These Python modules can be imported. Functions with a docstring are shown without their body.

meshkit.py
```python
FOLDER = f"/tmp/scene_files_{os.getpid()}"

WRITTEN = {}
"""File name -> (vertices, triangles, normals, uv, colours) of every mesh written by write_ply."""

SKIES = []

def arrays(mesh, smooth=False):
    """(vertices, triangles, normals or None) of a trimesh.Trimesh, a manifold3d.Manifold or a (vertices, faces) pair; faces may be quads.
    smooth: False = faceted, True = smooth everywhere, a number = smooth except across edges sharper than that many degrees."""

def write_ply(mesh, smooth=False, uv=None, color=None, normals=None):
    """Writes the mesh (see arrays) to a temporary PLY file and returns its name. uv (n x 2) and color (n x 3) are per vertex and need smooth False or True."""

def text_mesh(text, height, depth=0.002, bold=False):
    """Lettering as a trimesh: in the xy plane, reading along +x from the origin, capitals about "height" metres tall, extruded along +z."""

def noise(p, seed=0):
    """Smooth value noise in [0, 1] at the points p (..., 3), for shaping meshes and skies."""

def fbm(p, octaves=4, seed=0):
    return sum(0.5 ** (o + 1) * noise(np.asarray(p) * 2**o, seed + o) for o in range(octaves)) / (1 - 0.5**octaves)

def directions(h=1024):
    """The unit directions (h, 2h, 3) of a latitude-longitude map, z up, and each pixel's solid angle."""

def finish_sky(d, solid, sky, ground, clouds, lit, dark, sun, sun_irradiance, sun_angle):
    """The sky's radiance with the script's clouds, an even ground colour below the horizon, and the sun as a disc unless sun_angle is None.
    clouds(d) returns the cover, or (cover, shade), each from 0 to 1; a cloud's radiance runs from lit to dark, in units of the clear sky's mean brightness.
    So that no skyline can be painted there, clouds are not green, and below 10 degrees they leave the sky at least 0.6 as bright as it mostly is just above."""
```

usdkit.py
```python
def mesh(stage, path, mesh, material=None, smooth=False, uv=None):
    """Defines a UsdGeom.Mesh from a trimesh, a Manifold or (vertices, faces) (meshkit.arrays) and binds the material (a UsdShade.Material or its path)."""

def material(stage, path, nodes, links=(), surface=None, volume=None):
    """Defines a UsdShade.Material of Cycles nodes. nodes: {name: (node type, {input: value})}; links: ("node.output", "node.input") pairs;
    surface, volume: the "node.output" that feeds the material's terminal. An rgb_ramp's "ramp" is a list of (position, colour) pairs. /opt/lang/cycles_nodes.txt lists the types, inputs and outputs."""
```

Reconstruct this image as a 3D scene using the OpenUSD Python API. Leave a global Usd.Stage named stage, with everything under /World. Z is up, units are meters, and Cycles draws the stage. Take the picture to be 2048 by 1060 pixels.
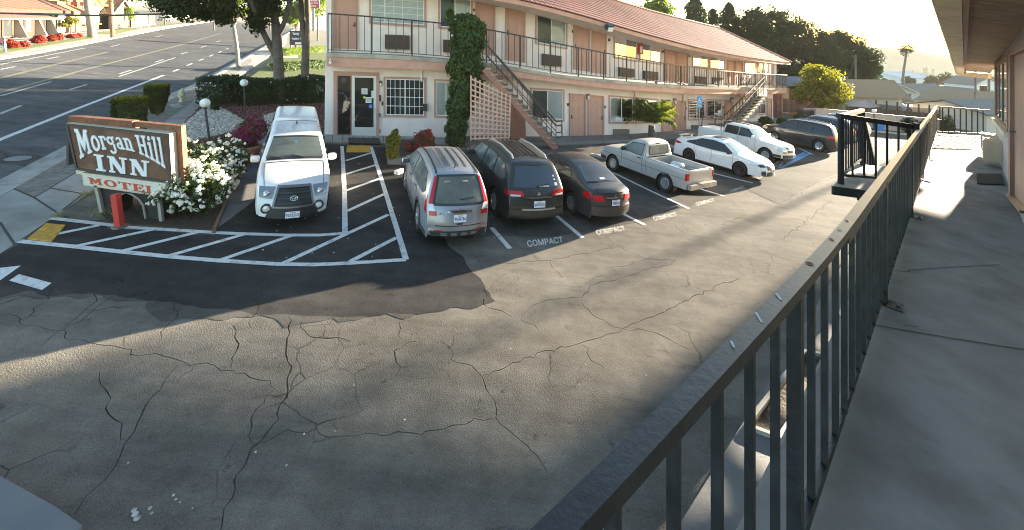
import math, random
import numpy as np, trimesh, usdkit, meshkit
from pxr import Usd, UsdGeom, UsdLux, UsdShade, Gf, Sdf, Vt
from shapely.geometry import Polygon, LineString, Point, MultiPolygon
from shapely.ops import unary_union
from shapely import affinity
from scipy.interpolate import PchipInterpolator

stage = Usd.Stage.CreateInMemory()
UsdGeom.SetStageUpAxis(stage, 'Z')
UsdGeom.SetStageMetersPerUnit(stage, 1.0)
UsdGeom.Xform.Define(stage, '/World')
UsdGeom.Scope.Define(stage, '/World/Looks')

# ---------------------------------------------------------------- camera, sky, sun, exposure
F, CX, HY, EYE, SL = 834.0, 1024.0, 85.0, 4.4, 0.1     # focal length and horizon in photo pixels, eye height, fall of the site towards +x
SUN_AZ, SUN_EL = math.radians(51.9), math.radians(4.6)
SUNV = np.array([math.sin(SUN_AZ) * math.cos(SUN_EL), math.cos(SUN_AZ) * math.cos(SUN_EL), math.sin(SUN_EL)])
cam = UsdGeom.Camera.Define(stage, '/World/camera')
cam.AddTranslateOp().Set(Gf.Vec3d(0, 0, EYE))
cam.AddRotateXOp().Set(90.0)
cam.CreateHorizontalApertureAttr(36.0)
cam.CreateVerticalApertureAttr(36.0 * 530 / 1024)
cam.CreateFocalLengthAttr(36.0 * F / 2048)
cam.CreateVerticalApertureOffsetAttr(-(530 - HY) / 2048 * 36.0)
cam.CreateClippingRangeAttr(Gf.Vec2f(0.05, 20000.0))
cam.CreateExposureAttr(3.35)
HAZE = 0.00016

dome = UsdLux.DomeLight.Define(stage, '/World/sky')
dome.GetPrim().SetCustomDataByKey('kind', 'structure')
SKY = usdkit.material(stage, '/World/Looks/sky', {
    'sky': ('sky_texture', {'sky_type': 'single_scattering', 'sun_disc': False, 'sun_elevation': SUN_EL, 'sun_rotation': SUN_AZ, 'air_density': 1.0, 'aerosol_density': 0.33, 'ozone_density': 1.7, 'altitude': 100.0}),
    'bg': ('background_shader', {'strength': 0.07})}, [('sky.color', 'bg.color')], surface='bg.background')
UsdShade.MaterialBindingAPI.Apply(dome.GetPrim()).Bind(SKY)
sun = UsdLux.DistantLight.Define(stage, '/World/sun')
sun.CreateNormalizeAttr(True); sun.CreateIntensityAttr(1.25); sun.CreateAngleAttr(0.45); sun.CreateColorAttr(Gf.Vec3f(1.0, 0.86, 0.66))
_z = SUNV; _x = np.cross([0, 0, 1.0], _z); _x /= np.linalg.norm(_x); _y = np.cross(_z, _x)
sun.AddTransformOp().Set(Gf.Matrix4d(*_x, 0, *_y, 0, *_z, 0, 0, 0, 0, 1))

# ---------------------------------------------------------------- helpers
RNG = np.random.default_rng(7)
rnd = random.Random(11)

def Yh(px): return HY + SL * (px - CX)
def G(px, py, h=0.0):
    """The point h above the sloping site that the photograph shows at (px, py)."""
    Y = (EYE - h) * F / (py - Yh(px))
    X = (px - CX) / F * Y
    return np.array([X, Y, h - SL * X])
def P(px, py, Y): return np.array([(px - CX) / F * Y, Y, EYE - (py - HY) / F * Y])
def gz(X, h=0.0): return h - SL * X
def on(X, Y, h=0.0): return np.array([X, Y, h - SL * X])
def pix(p): return (CX + F * p[0] / p[1], HY + F * (EYE - p[2]) / p[1])

NAMES, ORIGIN = {}, {}
def numbered(parent, name):
    k = (parent, name); n = NAMES.get(k, -1) + 1; NAMES[k] = n
    return name if n == 0 else f'{name}_{n:03d}'

def tag(p, label=None, cat=None, group=None, kind=None):
    for k, v in (('label', label), ('category', cat), ('group', group), ('kind', kind)):
        if v: p.SetCustomDataByKey(k, v)
    return p

def thing(name, label, cat, loc=(0, 0, 0), rotz=0, group=None, matrix=None, kind=None, scale=None):
    path = '/World/' + numbered('/World', name)
    x = UsdGeom.Xform.Define(stage, path)
    if matrix is not None:
        x.AddTransformOp().Set(Gf.Matrix4d(*[float(v) for v in np.asarray(matrix).T.ravel()]))
    else:
        x.AddTranslateOp().Set(Gf.Vec3d(*map(float, loc)))
        if rotz: x.AddRotateZOp().Set(float(math.degrees(rotz)))
        if scale: x.AddScaleOp().Set(Gf.Vec3f(*map(float, scale)))
    ORIGIN[path] = np.array(loc, float) if (matrix is None and not rotz and not scale) else np.zeros(3)
    return tag(x.GetPrim(), label, cat, group, kind)

def copy_of(root, label, loc=(0, 0, 0), rotz=0, group=None, scale=None, matrix=None):
    was = root.GetCustomData()
    r = thing(root.GetName().rstrip('0123456789').rstrip('_'), label or was['label'], was['category'], loc, rotz or 1e-9, group or was.get('group'), scale=scale, matrix=matrix)
    r.GetReferences().AddInternalReference(root.GetPath()); r.SetInstanceable(True)
    return r

def obj(name, mesh, mat, parent=None, smooth=False, label=None, cat=None, group=None, kind=None):
    """One Mesh prim under its thing or part (or under /World)."""
    if isinstance(mesh, MB): mesh = mesh.arr()
    if hasattr(mesh, 'vertices'): v, f = np.array(mesh.vertices, float), np.array(mesh.faces)
    else: v, f = np.asarray(mesh[0], float), np.asarray(mesh[1], int)
    base = '/World' if parent is None else str(parent.GetPath())
    path = base + '/' + numbered(base, name)
    o = ORIGIN.get(base, np.zeros(3))
    if parent is None:
        lo = np.array([(v[:, 0].min() + v[:, 0].max()) / 2, (v[:, 1].min() + v[:, 1].max()) / 2, v[:, 2].min()])
        m = usdkit.mesh(stage, path, (v - lo, f), mat, smooth)
        UsdGeom.Xformable(m).AddTranslateOp().Set(Gf.Vec3d(*map(float, lo)))
        ORIGIN[path] = lo
    else:
        m = usdkit.mesh(stage, path, (v - o, f), mat, smooth)
        ORIGIN[path] = o
    return tag(m.GetPrim(), label, cat, group, kind)

def frame_of(a, b, up=(0, 0, 1)):
    d = np.asarray(b, float) - np.asarray(a, float); L = np.linalg.norm(d); d = d / max(L, 1e-9)
    s = np.cross(d, up)
    if np.linalg.norm(s) < 1e-6: s = np.cross(d, (1.0, 0, 0))
    s /= np.linalg.norm(s); u = np.cross(s, d)
    return d, s, u, L

class MB:
    def __init__(self): self.v, self.f, self.n = [], [], 0
    def add(self, v, f):
        v = np.asarray(v, float); f = np.asarray(f, int)
        if f.shape[1] == 4: f = np.vstack([f[:, [0, 1, 2]], f[:, [0, 2, 3]]])
        self.v.append(v); self.f.append(f + self.n); self.n += len(v); return self
    def mesh(self, m): return self.add(m.vertices, m.faces)
    def arr(self): return np.vstack(self.v), np.vstack(self.f)
    def box(self, c, size, rot=0.0):
        sx, sy, sz = [s / 2 for s in size]
        v = np.array([[x, y, z] for x in (-sx, sx) for y in (-sy, sy) for z in (-sz, sz)])
        if rot: ca, sa = math.cos(rot), math.sin(rot); v = v @ np.array([[ca, sa, 0], [-sa, ca, 0], [0, 0, 1]])
        return self.add(v + np.asarray(c), BOXF)
    def bar(self, a, b, w, h, up=(0, 0, 1), ext=0.0):
        """A square bar from a to b, w wide sideways and h high."""
        a, b = np.asarray(a, float), np.asarray(b, float)
        d, s, u, L = frame_of(a, b, up); a = a - d * ext; b = b + d * ext
        v = [p + s * w / 2 * i + u * h / 2 * j for p in (a, b) for i in (-1, 1) for j in (-1, 1)]
        return self.add(v, BOXF)
    def hexa(self, lo, hi):
        """A block between two quads (4 corners each, same order)."""
        v = np.vstack([lo, hi])
        return self.add(v, [[3, 2, 1, 0], [4, 5, 6, 7], [0, 1, 5, 4], [1, 2, 6, 5], [2, 3, 7, 6], [3, 0, 4, 7]])
    def tube(self, pts, r, n=8, cap=True):
        pts = np.asarray(pts, float); r = np.broadcast_to(r, (len(pts),))
        t = np.gradient(pts, axis=0); t /= np.linalg.norm(t, axis=1, keepdims=True) + 1e-12
        ref = np.array([0, 0, 1.0]) if abs(t[0][2]) < 0.9 else np.array([1.0, 0, 0])
        a = np.cross(t, ref); a /= np.linalg.norm(a, axis=1, keepdims=True) + 1e-12; b = np.cross(t, a)
        ang = np.arange(n) * 2 * np.pi / n
        v = (pts[:, None] + r[:, None, None] * (np.cos(ang)[None, :, None] * a[:, None] + np.sin(ang)[None, :, None] * b[:, None])).reshape(-1, 3)
        i, j = np.meshgrid(np.arange(len(pts) - 1), np.arange(n), indexing='ij')
        q = np.stack([i * n + j, i * n + (j + 1) % n, (i + 1) * n + (j + 1) % n, (i + 1) * n + j], -1).reshape(-1, 4)
        f = np.vstack([q[:, [0, 1, 2]], q[:, [0, 2, 3]]])
        if cap:
            m = len(v); v = np.vstack([v, pts[0], pts[-1]]); k = (len(pts) - 1) * n
            f = np.vstack([f, [[m, (j + 1) % n, j] for j in range(n)], [[m + 1, k + j, k + (j + 1) % n] for j in range(n)]])
        return self.add(v, f)
    def lathe(self, prof, c=(0, 0, 0), axis=(0, 0, 1), n=16):
        """Revolves (radius, height) pairs about the axis through c."""
        ax = np.asarray(axis, float); ax /= np.linalg.norm(ax)
        ref = np.array([0, 0, 1.0]) if abs(ax[2]) < 0.9 else np.array([1.0, 0, 0])
        a = np.cross(ref, ax); a /= np.linalg.norm(a); b = np.cross(ax, a)
        prof = np.asarray(prof, float); ang = np.arange(n) * 2 * np.pi / n
        v = (np.asarray(c) + prof[:, None, 1:2] * ax + prof[:, None, 0:1] * (np.cos(ang)[None, :, None] * a + np.sin(ang)[None, :, None] * b)).reshape(-1, 3)
        i, j = np.meshgrid(np.arange(len(prof) - 1), np.arange(n), indexing='ij')
        q = np.stack([i * n + j, i * n + (j + 1) % n, (i + 1) * n + (j + 1) % n, (i + 1) * n + j], -1).reshape(-1, 4)
        return self.add(v, q)
    def grid(self, pts):
        """A surface through an (m, n, 3) array of points."""
        m, n = pts.shape[:2]
        i, j = np.meshgrid(np.arange(m - 1), np.arange(n - 1), indexing='ij')
        q = np.stack([i * n + j, (i + 1) * n + j, (i + 1) * n + j + 1, i * n + j + 1], -1).reshape(-1, 4)
        return self.add(pts.reshape(-1, 3), q)
    def flat(self, poly, z, up=True):
        """A plan polygon (shapely) as a sheet; z is a function of (X, Y)."""
        for g in getattr(poly, 'geoms', [poly]):
            if g.is_empty or g.area < 1e-7 or g.geom_type != 'Polygon': continue
            v, f = trimesh.creation.triangulate_polygon(g, engine='earcut')
            v = np.column_stack([v, z(v[:, 0], v[:, 1])]); f = np.asarray(f)
            nz = np.cross(v[f[:, 1]] - v[f[:, 0]], v[f[:, 2]] - v[f[:, 0]])[:, 2]
            bad = (nz < 0) == up; f[bad] = f[bad][:, ::-1]
            self.add(v, f)
        return self
    def skirt(self, poly, z0, z1):
        for g in getattr(poly, 'geoms', [poly]):
            if g.geom_type != 'Polygon': continue
            for ring in [g.exterior] + list(g.interiors):
                c = np.array(ring.coords)[:, :2]
                lo = np.column_stack([c, z0(c[:, 0], c[:, 1])]); hi = np.column_stack([c, z1(c[:, 0], c[:, 1])])
                self.grid(np.stack([lo, hi], 1))
        return self
BOXF = np.array([[0, 1, 3, 2], [4, 6, 7, 5], [0, 4, 5, 1], [2, 3, 7, 6], [0, 2, 6, 4], [1, 5, 7, 3]])

def plan(pts, h=0.0): return [tuple(G(x, y, h)[:2]) for x, y in pts]
def ppoly(pts, h=0.0): return Polygon(plan(pts, h)).buffer(0)
def lvl(h): return lambda x, y=0: h - SL * np.asarray(x)
def sheet(name, poly, h, mat, parent=None, thick=0.0, **kw):
    m = MB().flat(poly, lvl(h))
    if thick: m.skirt(poly, lvl(h - thick), lvl(h))
    return obj(name, m, mat, parent, **kw)
def stripe_poly(pts, w, h=0.0):
    """A painted line of width w through photo points on the ground."""
    return LineString(plan(pts, h)).buffer(w / 2, cap_style=2, join_style=2)

def quad_at(q, u, v):
    """Bilinear point of quad q = TL, TR, BR, BL; u to the right, v down."""
    q = np.asarray(q); u = np.asarray(u, float)[..., None]; v = np.asarray(v, float)[..., None]
    return (q[0] * (1 - u) + q[1] * u) * (1 - v) + (q[3] * (1 - u) + q[2] * u) * v
def qsub(q, u0, u1, v0, v1): return quad_at(q, [u0, u1, u1, u0], [v0, v0, v1, v1])
def qslab(mb, q, n, d0, d1):
    q = np.asarray(q); n = np.asarray(n)
    return mb.hexa(q + n * d0, q + n * d1)
def qring(mb, q, n, d0, d1, bu, bv):
    """A rectangular border inside quad q, bu wide at the sides and bv at top and bottom (fractions)."""
    for a in ((0, 1, 0, bv), (0, 1, 1 - bv, 1), (0, bu, bv, 1 - bv), (1 - bu, 1, bv, 1 - bv)): qslab(mb, qsub(q, *a), n, d0, d1)
    return mb

# ---------------------------------------------------------------- materials
MATS = {}
def mat(name, color, rough=0.6, metal=0.0, var=0.0, vscale=3.0, bump=0.0, bscale=40.0, coat=0.0, rand=0.0, spec=0.5, dirt=None, dscale=0.7, damt=0.5, detail=4.0, streak=False):
    """A principled surface: base colour with noise variation (var), fine relief (bump), wear of another colour (dirt) and variation from copy to copy (rand)."""
    if name in MATS: return MATS[name]
    n = {'p': ('principled_bsdf', {'base_color': color, 'roughness': rough, 'metallic': metal, 'coat_weight': coat, 'specular_ior_level': spec}), 'g': ('geometry', {})}
    l = []; last = None
    if var:
        n['nz'] = ('noise_texture', {'scale': vscale, 'detail': detail, 'roughness': 0.6})
        n['vr'] = ('map_range', {'from_min': 0.3, 'from_max': 0.7, 'to_min': 1 - var, 'to_max': 1 + var, 'clamp': True})
        n['vm'] = ('mix_color', {'blend_type': 'multiply', 'fac': 1.0, 'a': color, 'use_clamp': False})
        l += [('g.position', 'nz.vector'), ('nz.fac', 'vr.value'), ('vr.result', 'vm.b')]; last = 'vm.result'
    if dirt is not None:
        n['dn'] = ('noise_texture', {'scale': dscale, 'detail': 6.0, 'roughness': 0.65})
        n['dr'] = ('map_range', {'from_min': 0.48, 'from_max': 0.66, 'to_min': 0.0, 'to_max': damt, 'clamp': True})
        n['dm'] = ('mix_color', {'a': color, 'b': dirt})
        if streak:
            n['mp'] = ('mapping', {'scale': (1.0, 1.0, 0.15)}); l += [('g.position', 'mp.vector'), ('mp.vector', 'dn.vector')]
        else: l += [('g.position', 'dn.vector')]
        l += [('dn.fac', 'dr.value'), ('dr.result', 'dm.fac')]
        if last: l.append((last, 'dm.a'))
        last = 'dm.result'
    if rand:
        n['oi'] = ('object_info', {}); n['rr'] = ('map_range', {'to_min': 1 - rand, 'to_max': 1 + rand})
        n['rm'] = ('mix_color', {'blend_type': 'multiply', 'fac': 1.0, 'a': color, 'use_clamp': False})
        l += [('oi.random', 'rr.value'), ('rr.result', 'rm.b')]
        if last: l.append((last, 'rm.a'))
        last = 'rm.result'
    if last: l.append((last, 'p.base_color'))
    if bump:
        n['bn'] = ('noise_texture', {'scale': bscale, 'detail': 4.0, 'roughness': 0.6})
        n['b'] = ('bump', {'strength': 1.0, 'distance': bump})
        l += [('g.position', 'bn.vector'), ('bn.fac', 'b.height'), ('b.normal', 'p.normal')]
    MATS[name] = usdkit.material(stage, '/World/Looks/' + name, n, l, surface='p.BSDF')
    return MATS[name]

def glass_mat(name, tint=(0.75, 0.8, 0.8), rough=0.02, ior=1.5):
    """A window pane: light passes, and it mirrors by fresnel."""
    MATS[name] = usdkit.material(stage, '/World/Looks/' + name, {
        't': ('transparent_bsdf', {'color': tint}), 'gl': ('glossy_bsdf', {'color': (1, 1, 1), 'roughness': rough}), 'fr': ('fresnel', {'IOR': ior}), 'm': ('mix_closure', {})},
        [('fr.fac', 'm.fac'), ('t.BSDF', 'm.closure1'), ('gl.BSDF', 'm.closure2')], surface='m.closure')
    return MATS[name]

def leaf_mat(name, c1, c2, trans=0.35, scale=1.5, bright=1.0):
    """Leaves of two tones in clumps and one by one, letting some light through."""
    MATS[name] = usdkit.material(stage, '/World/Looks/' + name, {
        'g': ('geometry', {}), 'nz': ('noise_texture', {'scale': scale, 'detail': 2.0}),
        'mr': ('map_range', {'from_min': 0.35, 'from_max': 0.65, 'clamp': True}), 'ad': ('mix_float', {'fac': 0.45}),
        'mc': ('mix_color', {'a': c1, 'b': c2}), 'tc': ('mix_color', {'blend_type': 'multiply', 'fac': 1.0, 'b': (1.3, 1.35, 0.6), 'use_clamp': False}),
        'p': ('principled_bsdf', {'roughness': 0.55, 'specular_ior_level': 0.35}), 'tr': ('translucent_bsdf', {}), 'mx': ('mix_closure', {'fac': trans})},
        [('g.position', 'nz.vector'), ('nz.fac', 'mr.value'), ('mr.result', 'ad.a'), ('g.random_per_island', 'ad.b'), ('ad.result', 'mc.fac'), ('mc.result', 'p.base_color'), ('mc.result', 'tc.a'), ('tc.result', 'tr.color'),
         ('p.BSDF', 'mx.closure1'), ('tr.BSDF', 'mx.closure2')], surface='mx.closure')
    return MATS[name]
# ---------------------------------------------------------------- ground, street, pavements, parking lot
def asphalt_mat(name, base, dark, light, crackle=0.0, tan=(0.20, 0.17, 0.12), grain=1.0):
    n = {'g': ('geometry', {}),
         'big': ('noise_texture', {'scale': 0.35, 'detail': 5.0, 'roughness': 0.6}),
         'mid': ('noise_texture', {'scale': 2.6, 'detail': 5.0, 'roughness': 0.7}),
         'fine': ('noise_texture', {'scale': 80.0, 'detail': 3.0, 'roughness': 0.75}),
         'vor': ('voronoi_texture', {'scale': 58.0}),
         'rb': ('rgb_ramp', {'ramp': [(0.30, dark), (0.5, base), (0.72, light)]}),
         'mr': ('map_range', {'from_min': 0.3, 'from_max': 0.7, 'to_min': 0.80, 'to_max': 1.2, 'clamp': True}),
         'fr': ('map_range', {'from_min': 0.25, 'from_max': 0.75, 'to_min': 1 - 0.45 * grain, 'to_max': 1 + 0.45 * grain, 'clamp': True}),
         'm1': ('mix_color', {'blend_type': 'multiply', 'fac': 1.0, 'use_clamp': False}), 'm2': ('mix_color', {'blend_type': 'multiply', 'fac': 1.0, 'use_clamp': False}),
         'p': ('principled_bsdf', {'roughness': 0.95, 'specular_ior_level': 0.04, 'diffuse_roughness': 0.3}),
         'hs': ('math', {'math_type': 'multiply_add', 'value2': -1.0}), 'b': ('bump', {'strength': 0.9, 'distance': 0.0034 * grain})}
    l = [('g.position', 'big.vector'), ('g.position', 'mid.vector'), ('g.position', 'fine.vector'), ('g.position', 'vor.vector'),
         ('big.fac', 'rb.fac'), ('mid.fac', 'mr.value'), ('fine.fac', 'fr.value'), ('rb.color', 'm1.a'), ('mr.result', 'm1.b'), ('m1.result', 'm2.a'), ('fr.result', 'm2.b'),
         ('vor.distance', 'hs.value1'), ('fine.fac', 'hs.value3'), ('hs.value', 'b.height'), ('b.normal', 'p.normal')]
    n.update({'tv': ('mapping', {'rotation': (0, 0, 0.55), 'scale': (0.22, 1.5, 1.0)}), 'tk': ('noise_texture', {'scale': 1.1, 'detail': 4.0, 'roughness': 0.7}), 'tr': ('map_range', {'from_min': 0.35, 'from_max': 0.65, 'to_min': 0.78, 'to_max': 1.12, 'clamp': True}), 'm3': ('mix_color', {'blend_type': 'multiply', 'fac': 1.0, 'use_clamp': False}),
              'sp': ('noise_texture', {'scale': 6.0, 'detail': 3.0, 'roughness': 0.6}), 'sr': ('map_range', {'from_min': 0.66, 'from_max': 0.74, 'to_min': 1.0, 'to_max': 0.62, 'clamp': True}), 'm4': ('mix_color', {'blend_type': 'multiply', 'fac': 1.0, 'use_clamp': False})})
    l += [('g.position', 'tv.vector'), ('tv.vector', 'tk.vector'), ('tk.fac', 'tr.value'), ('m2.result', 'm3.a'), ('tr.result', 'm3.b'), ('g.position', 'sp.vector'), ('sp.fac', 'sr.value'), ('m3.result', 'm4.a'), ('sr.result', 'm4.b')]
    last = 'm4.result'
    if crackle:
        n.update({'wn': ('noise_texture', {'scale': 3.0, 'detail': 3.0}), 'wa': ('mix_vector', {'fac': 0.12}), 'cv': ('voronoi_texture', {'feature': 'distance_to_edge', 'scale': 1.7}),
                  'ce': ('map_range', {'from_min': 0.0, 'from_max': 0.016, 'to_min': 1.0, 'to_max': 0.0, 'clamp': True}),
                  'cn': ('noise_texture', {'scale': 0.5, 'detail': 3.0}), 'cm': ('map_range', {'from_min': 0.54, 'from_max': 0.62, 'to_max': crackle, 'clamp': True}),
                  'cf': ('math', {'math_type': 'multiply'}), 'cx': ('mix_color', {'b': (0.025, 0.024, 0.022)}),
                  'tn': ('noise_texture', {'scale': 0.9, 'detail': 6.0, 'roughness': 0.7}), 'tm': ('map_range', {'from_min': 0.55, 'from_max': 0.75, 'to_max': 0.5, 'clamp': True}), 'tx': ('mix_color', {'b': tan})})
        l += [('g.position', 'wn.vector'), ('g.position', 'wa.a'), ('wn.color', 'wa.b'), ('wa.result', 'cv.vector'), ('cv.distance', 'ce.value'), ('g.position', 'cn.vector'), ('cn.fac', 'cm.value'), ('ce.result', 'cf.value1'), ('cm.result', 'cf.value2'),
              ('g.position', 'tn.vector'), ('tn.fac', 'tm.value'), ('tm.result', 'tx.fac'), (last, 'tx.a'), ('tx.result', 'cx.a'), ('cf.value', 'cx.fac')]
        last = 'cx.result'
    l.append((last, 'p.base_color'))
    MATS[name] = usdkit.material(stage, '/World/Looks/' + name, n, l, surface='p.BSDF')
    return MATS[name]

OLD_ASPHALT = asphalt_mat('old_asphalt', (0.182, 0.165, 0.140), (0.140, 0.129, 0.113), (0.230, 0.208, 0.172), crackle=0.75)
SEALED = asphalt_mat('sealed_asphalt', (0.058, 0.055, 0.052), (0.044, 0.042, 0.040), (0.082, 0.076, 0.068), grain=0.7)
SEALED2 = asphalt_mat('worn_sealed_asphalt', (0.115, 0.106, 0.094), (0.09, 0.084, 0.076), (0.15, 0.137, 0.117), grain=0.8)
ROAD = asphalt_mat('road_asphalt', (0.118, 0.120, 0.124), (0.096, 0.098, 0.102), (0.138, 0.139, 0.14), grain=0.7)
CONCRETE = mat('pavement_concrete', (0.33, 0.315, 0.285), 0.8, var=0.16, vscale=1.3, bump=0.003, bscale=60, dirt=(0.17, 0.155, 0.13), dscale=0.9, damt=0.55)
CURB = mat('curb_concrete', (0.36, 0.345, 0.31), 0.8, var=0.15, vscale=2.5, bump=0.003, dirt=(0.14, 0.13, 0.11), dscale=1.6, damt=0.6)
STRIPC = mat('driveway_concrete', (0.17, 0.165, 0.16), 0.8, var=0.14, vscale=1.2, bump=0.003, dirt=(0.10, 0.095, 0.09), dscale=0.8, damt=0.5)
DIRT = mat('dry_soil', (0.17, 0.135, 0.095), 0.95, var=0.35, vscale=5, bump=0.03, bscale=18, dirt=(0.25, 0.21, 0.14), dscale=2.5, damt=0.7)
MULCH = mat('dark_mulch', (0.075, 0.05, 0.035), 0.95, var=0.5, vscale=22, bump=0.03, bscale=45)
LAWN = mat('lawn', (0.085, 0.115, 0.03), 0.9, var=0.4, vscale=6, bump=0.04, bscale=30, dirt=(0.15, 0.13, 0.05), dscale=0.8, damt=0.6)
TERRAIN = mat('open_ground', (0.16, 0.145, 0.10), 0.95, var=0.3, vscale=0.12, bump=0.03, bscale=4, dirt=(0.09, 0.105, 0.04), dscale=0.06, damt=0.8)
WHITE_PAINT = mat('white_road_paint', (0.74, 0.73, 0.70), 0.7, var=0.14, vscale=7, dirt=(0.22, 0.2, 0.18), dscale=7.0, damt=0.65, bump=0.004, bscale=60)
FADED_PAINT = mat('faded_road_paint', (0.50, 0.49, 0.46), 0.75, var=0.2, vscale=9, dirt=(0.13, 0.12, 0.105), dscale=11.0, damt=1.0, bump=0.004, bscale=60)
YELLOW_PAINT = mat('yellow_road_paint', (0.22, 0.19, 0.12), 0.75, var=0.2, vscale=5, dirt=(0.13, 0.12, 0.10), dscale=3.0, damt=0.7)
BLUE_PAINT = mat('blue_road_paint', (0.10, 0.30, 0.58), 0.7, var=0.2, vscale=6, dirt=(0.13, 0.13, 0.12), dscale=6.0, damt=0.8)
CRACK_DARK = mat('crack_dark', (0.05, 0.046, 0.04), 0.95, var=0.4, vscale=14)
CRACK_GRASS = mat('crack_dry_grass', (0.13, 0.11, 0.07), 0.95, var=0.45, vscale=25, dirt=(0.045, 0.042, 0.035), dscale=4, damt=1.0)
JOINT = mat('joint_dark', (0.07, 0.065, 0.06), 0.95)

big = Polygon([(-1500, -60), (1500, -60), (2600, 2600), (-1800, 2600)])
tag(sheet('ground', big, -0.16, TERRAIN), kind='structure')

NEAR_CURB = [(-260, 528), (0, 383), (141, 305), (283, 226), (359, 187), (405, 167), (470, 130), (510, 106), (545, 85)]
FAR_CURB = [(-140, 136), (0, 116), (65, 106), (181, 85), (226, 76), (340, 55), (430, 42)]
nc = plan(NEAR_CURB); d = np.array(nc[-1]) - np.array(nc[-3]); d /= np.linalg.norm(d); nc.append(tuple(np.array(nc[-1]) + d * 190))
fc = plan(FAR_CURB); d = np.array(fc[-1]) - np.array(fc[-3]); d /= np.linalg.norm(d); fc.append(tuple(np.array(fc[-1]) + d * 60))
NEAR_LINE, FAR_LINE = LineString(nc), LineString(fc)
street = Polygon(nc + fc[::-1]).buffer(0)
road = sheet('street', street, -0.12, ROAD); tag(road, kind='structure')
INNER = [(-170, 622), (0, 508), (105, 436), (200, 370), (365, 250), (402, 212), (432, 186), (470, 157), (510, 129), (545, 106), (572, 86)]
ic = plan(INNER)
sidewalk_poly = Polygon(nc[:-1] + [tuple(G(575, 70)[:2])] + ic[::-1]).buffer(0)
gutter = NEAR_LINE.buffer(0.16)
walk = sheet('sidewalk', sidewalk_poly.difference(gutter), 0.0, CONCRETE, thick=0.16); tag(walk, kind='structure')
sheet('curb', gutter.difference(street.buffer(-0.001)).union(gutter.intersection(street.buffer(0.1))).intersection(NEAR_LINE.buffer(0.158)), 0.012, CURB, walk, thick=0.17)
sheet('gutter', NEAR_LINE.buffer(0.55).intersection(street).difference(gutter), -0.112, CURB, walk)
# joints between the slabs of the pavement
jm = MB()
for x, y, x2, y2 in ((124, 421, 167, 388), (88, 374, 167, 388), (322, 246, 365, 250), (68, 395, 118, 428), (0, 445, 30, 490), (372, 214, 402, 214), (405, 190, 432, 188), (452, 160, 470, 158), (24, 376, 68, 395), (24, 376, 141, 313), (68, 395, 158, 341)):
    jm.flat(stripe_poly([(x, y), (x2, y2)], 0.035), lvl(0.006))
obj('joint', jm, JOINT, walk)
for pts in ([(27, 375), (139, 314), (157, 341), (70, 394)], [(285, 229), (300, 222), (359, 190), (404, 171), (412, 178), (385, 203), (325, 246), (290, 246)], [(425, 163), (470, 134), (500, 116), (505, 122), (482, 140), (440, 172)]):
    sheet('planting_strip', ppoly(pts), 0.008, mat('strip_soil', (0.2, 0.18, 0.15), 0.95, var=0.3, vscale=8, bump=0.02, bscale=30, dirt=(0.30, 0.28, 0.25), dscale=2, damt=0.6), walk)
sheet('meter_cover', ppoly([(337, 210), (357, 207), (369, 213), (349, 217)]), 0.02, CURB, walk, thick=0.03)

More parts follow.
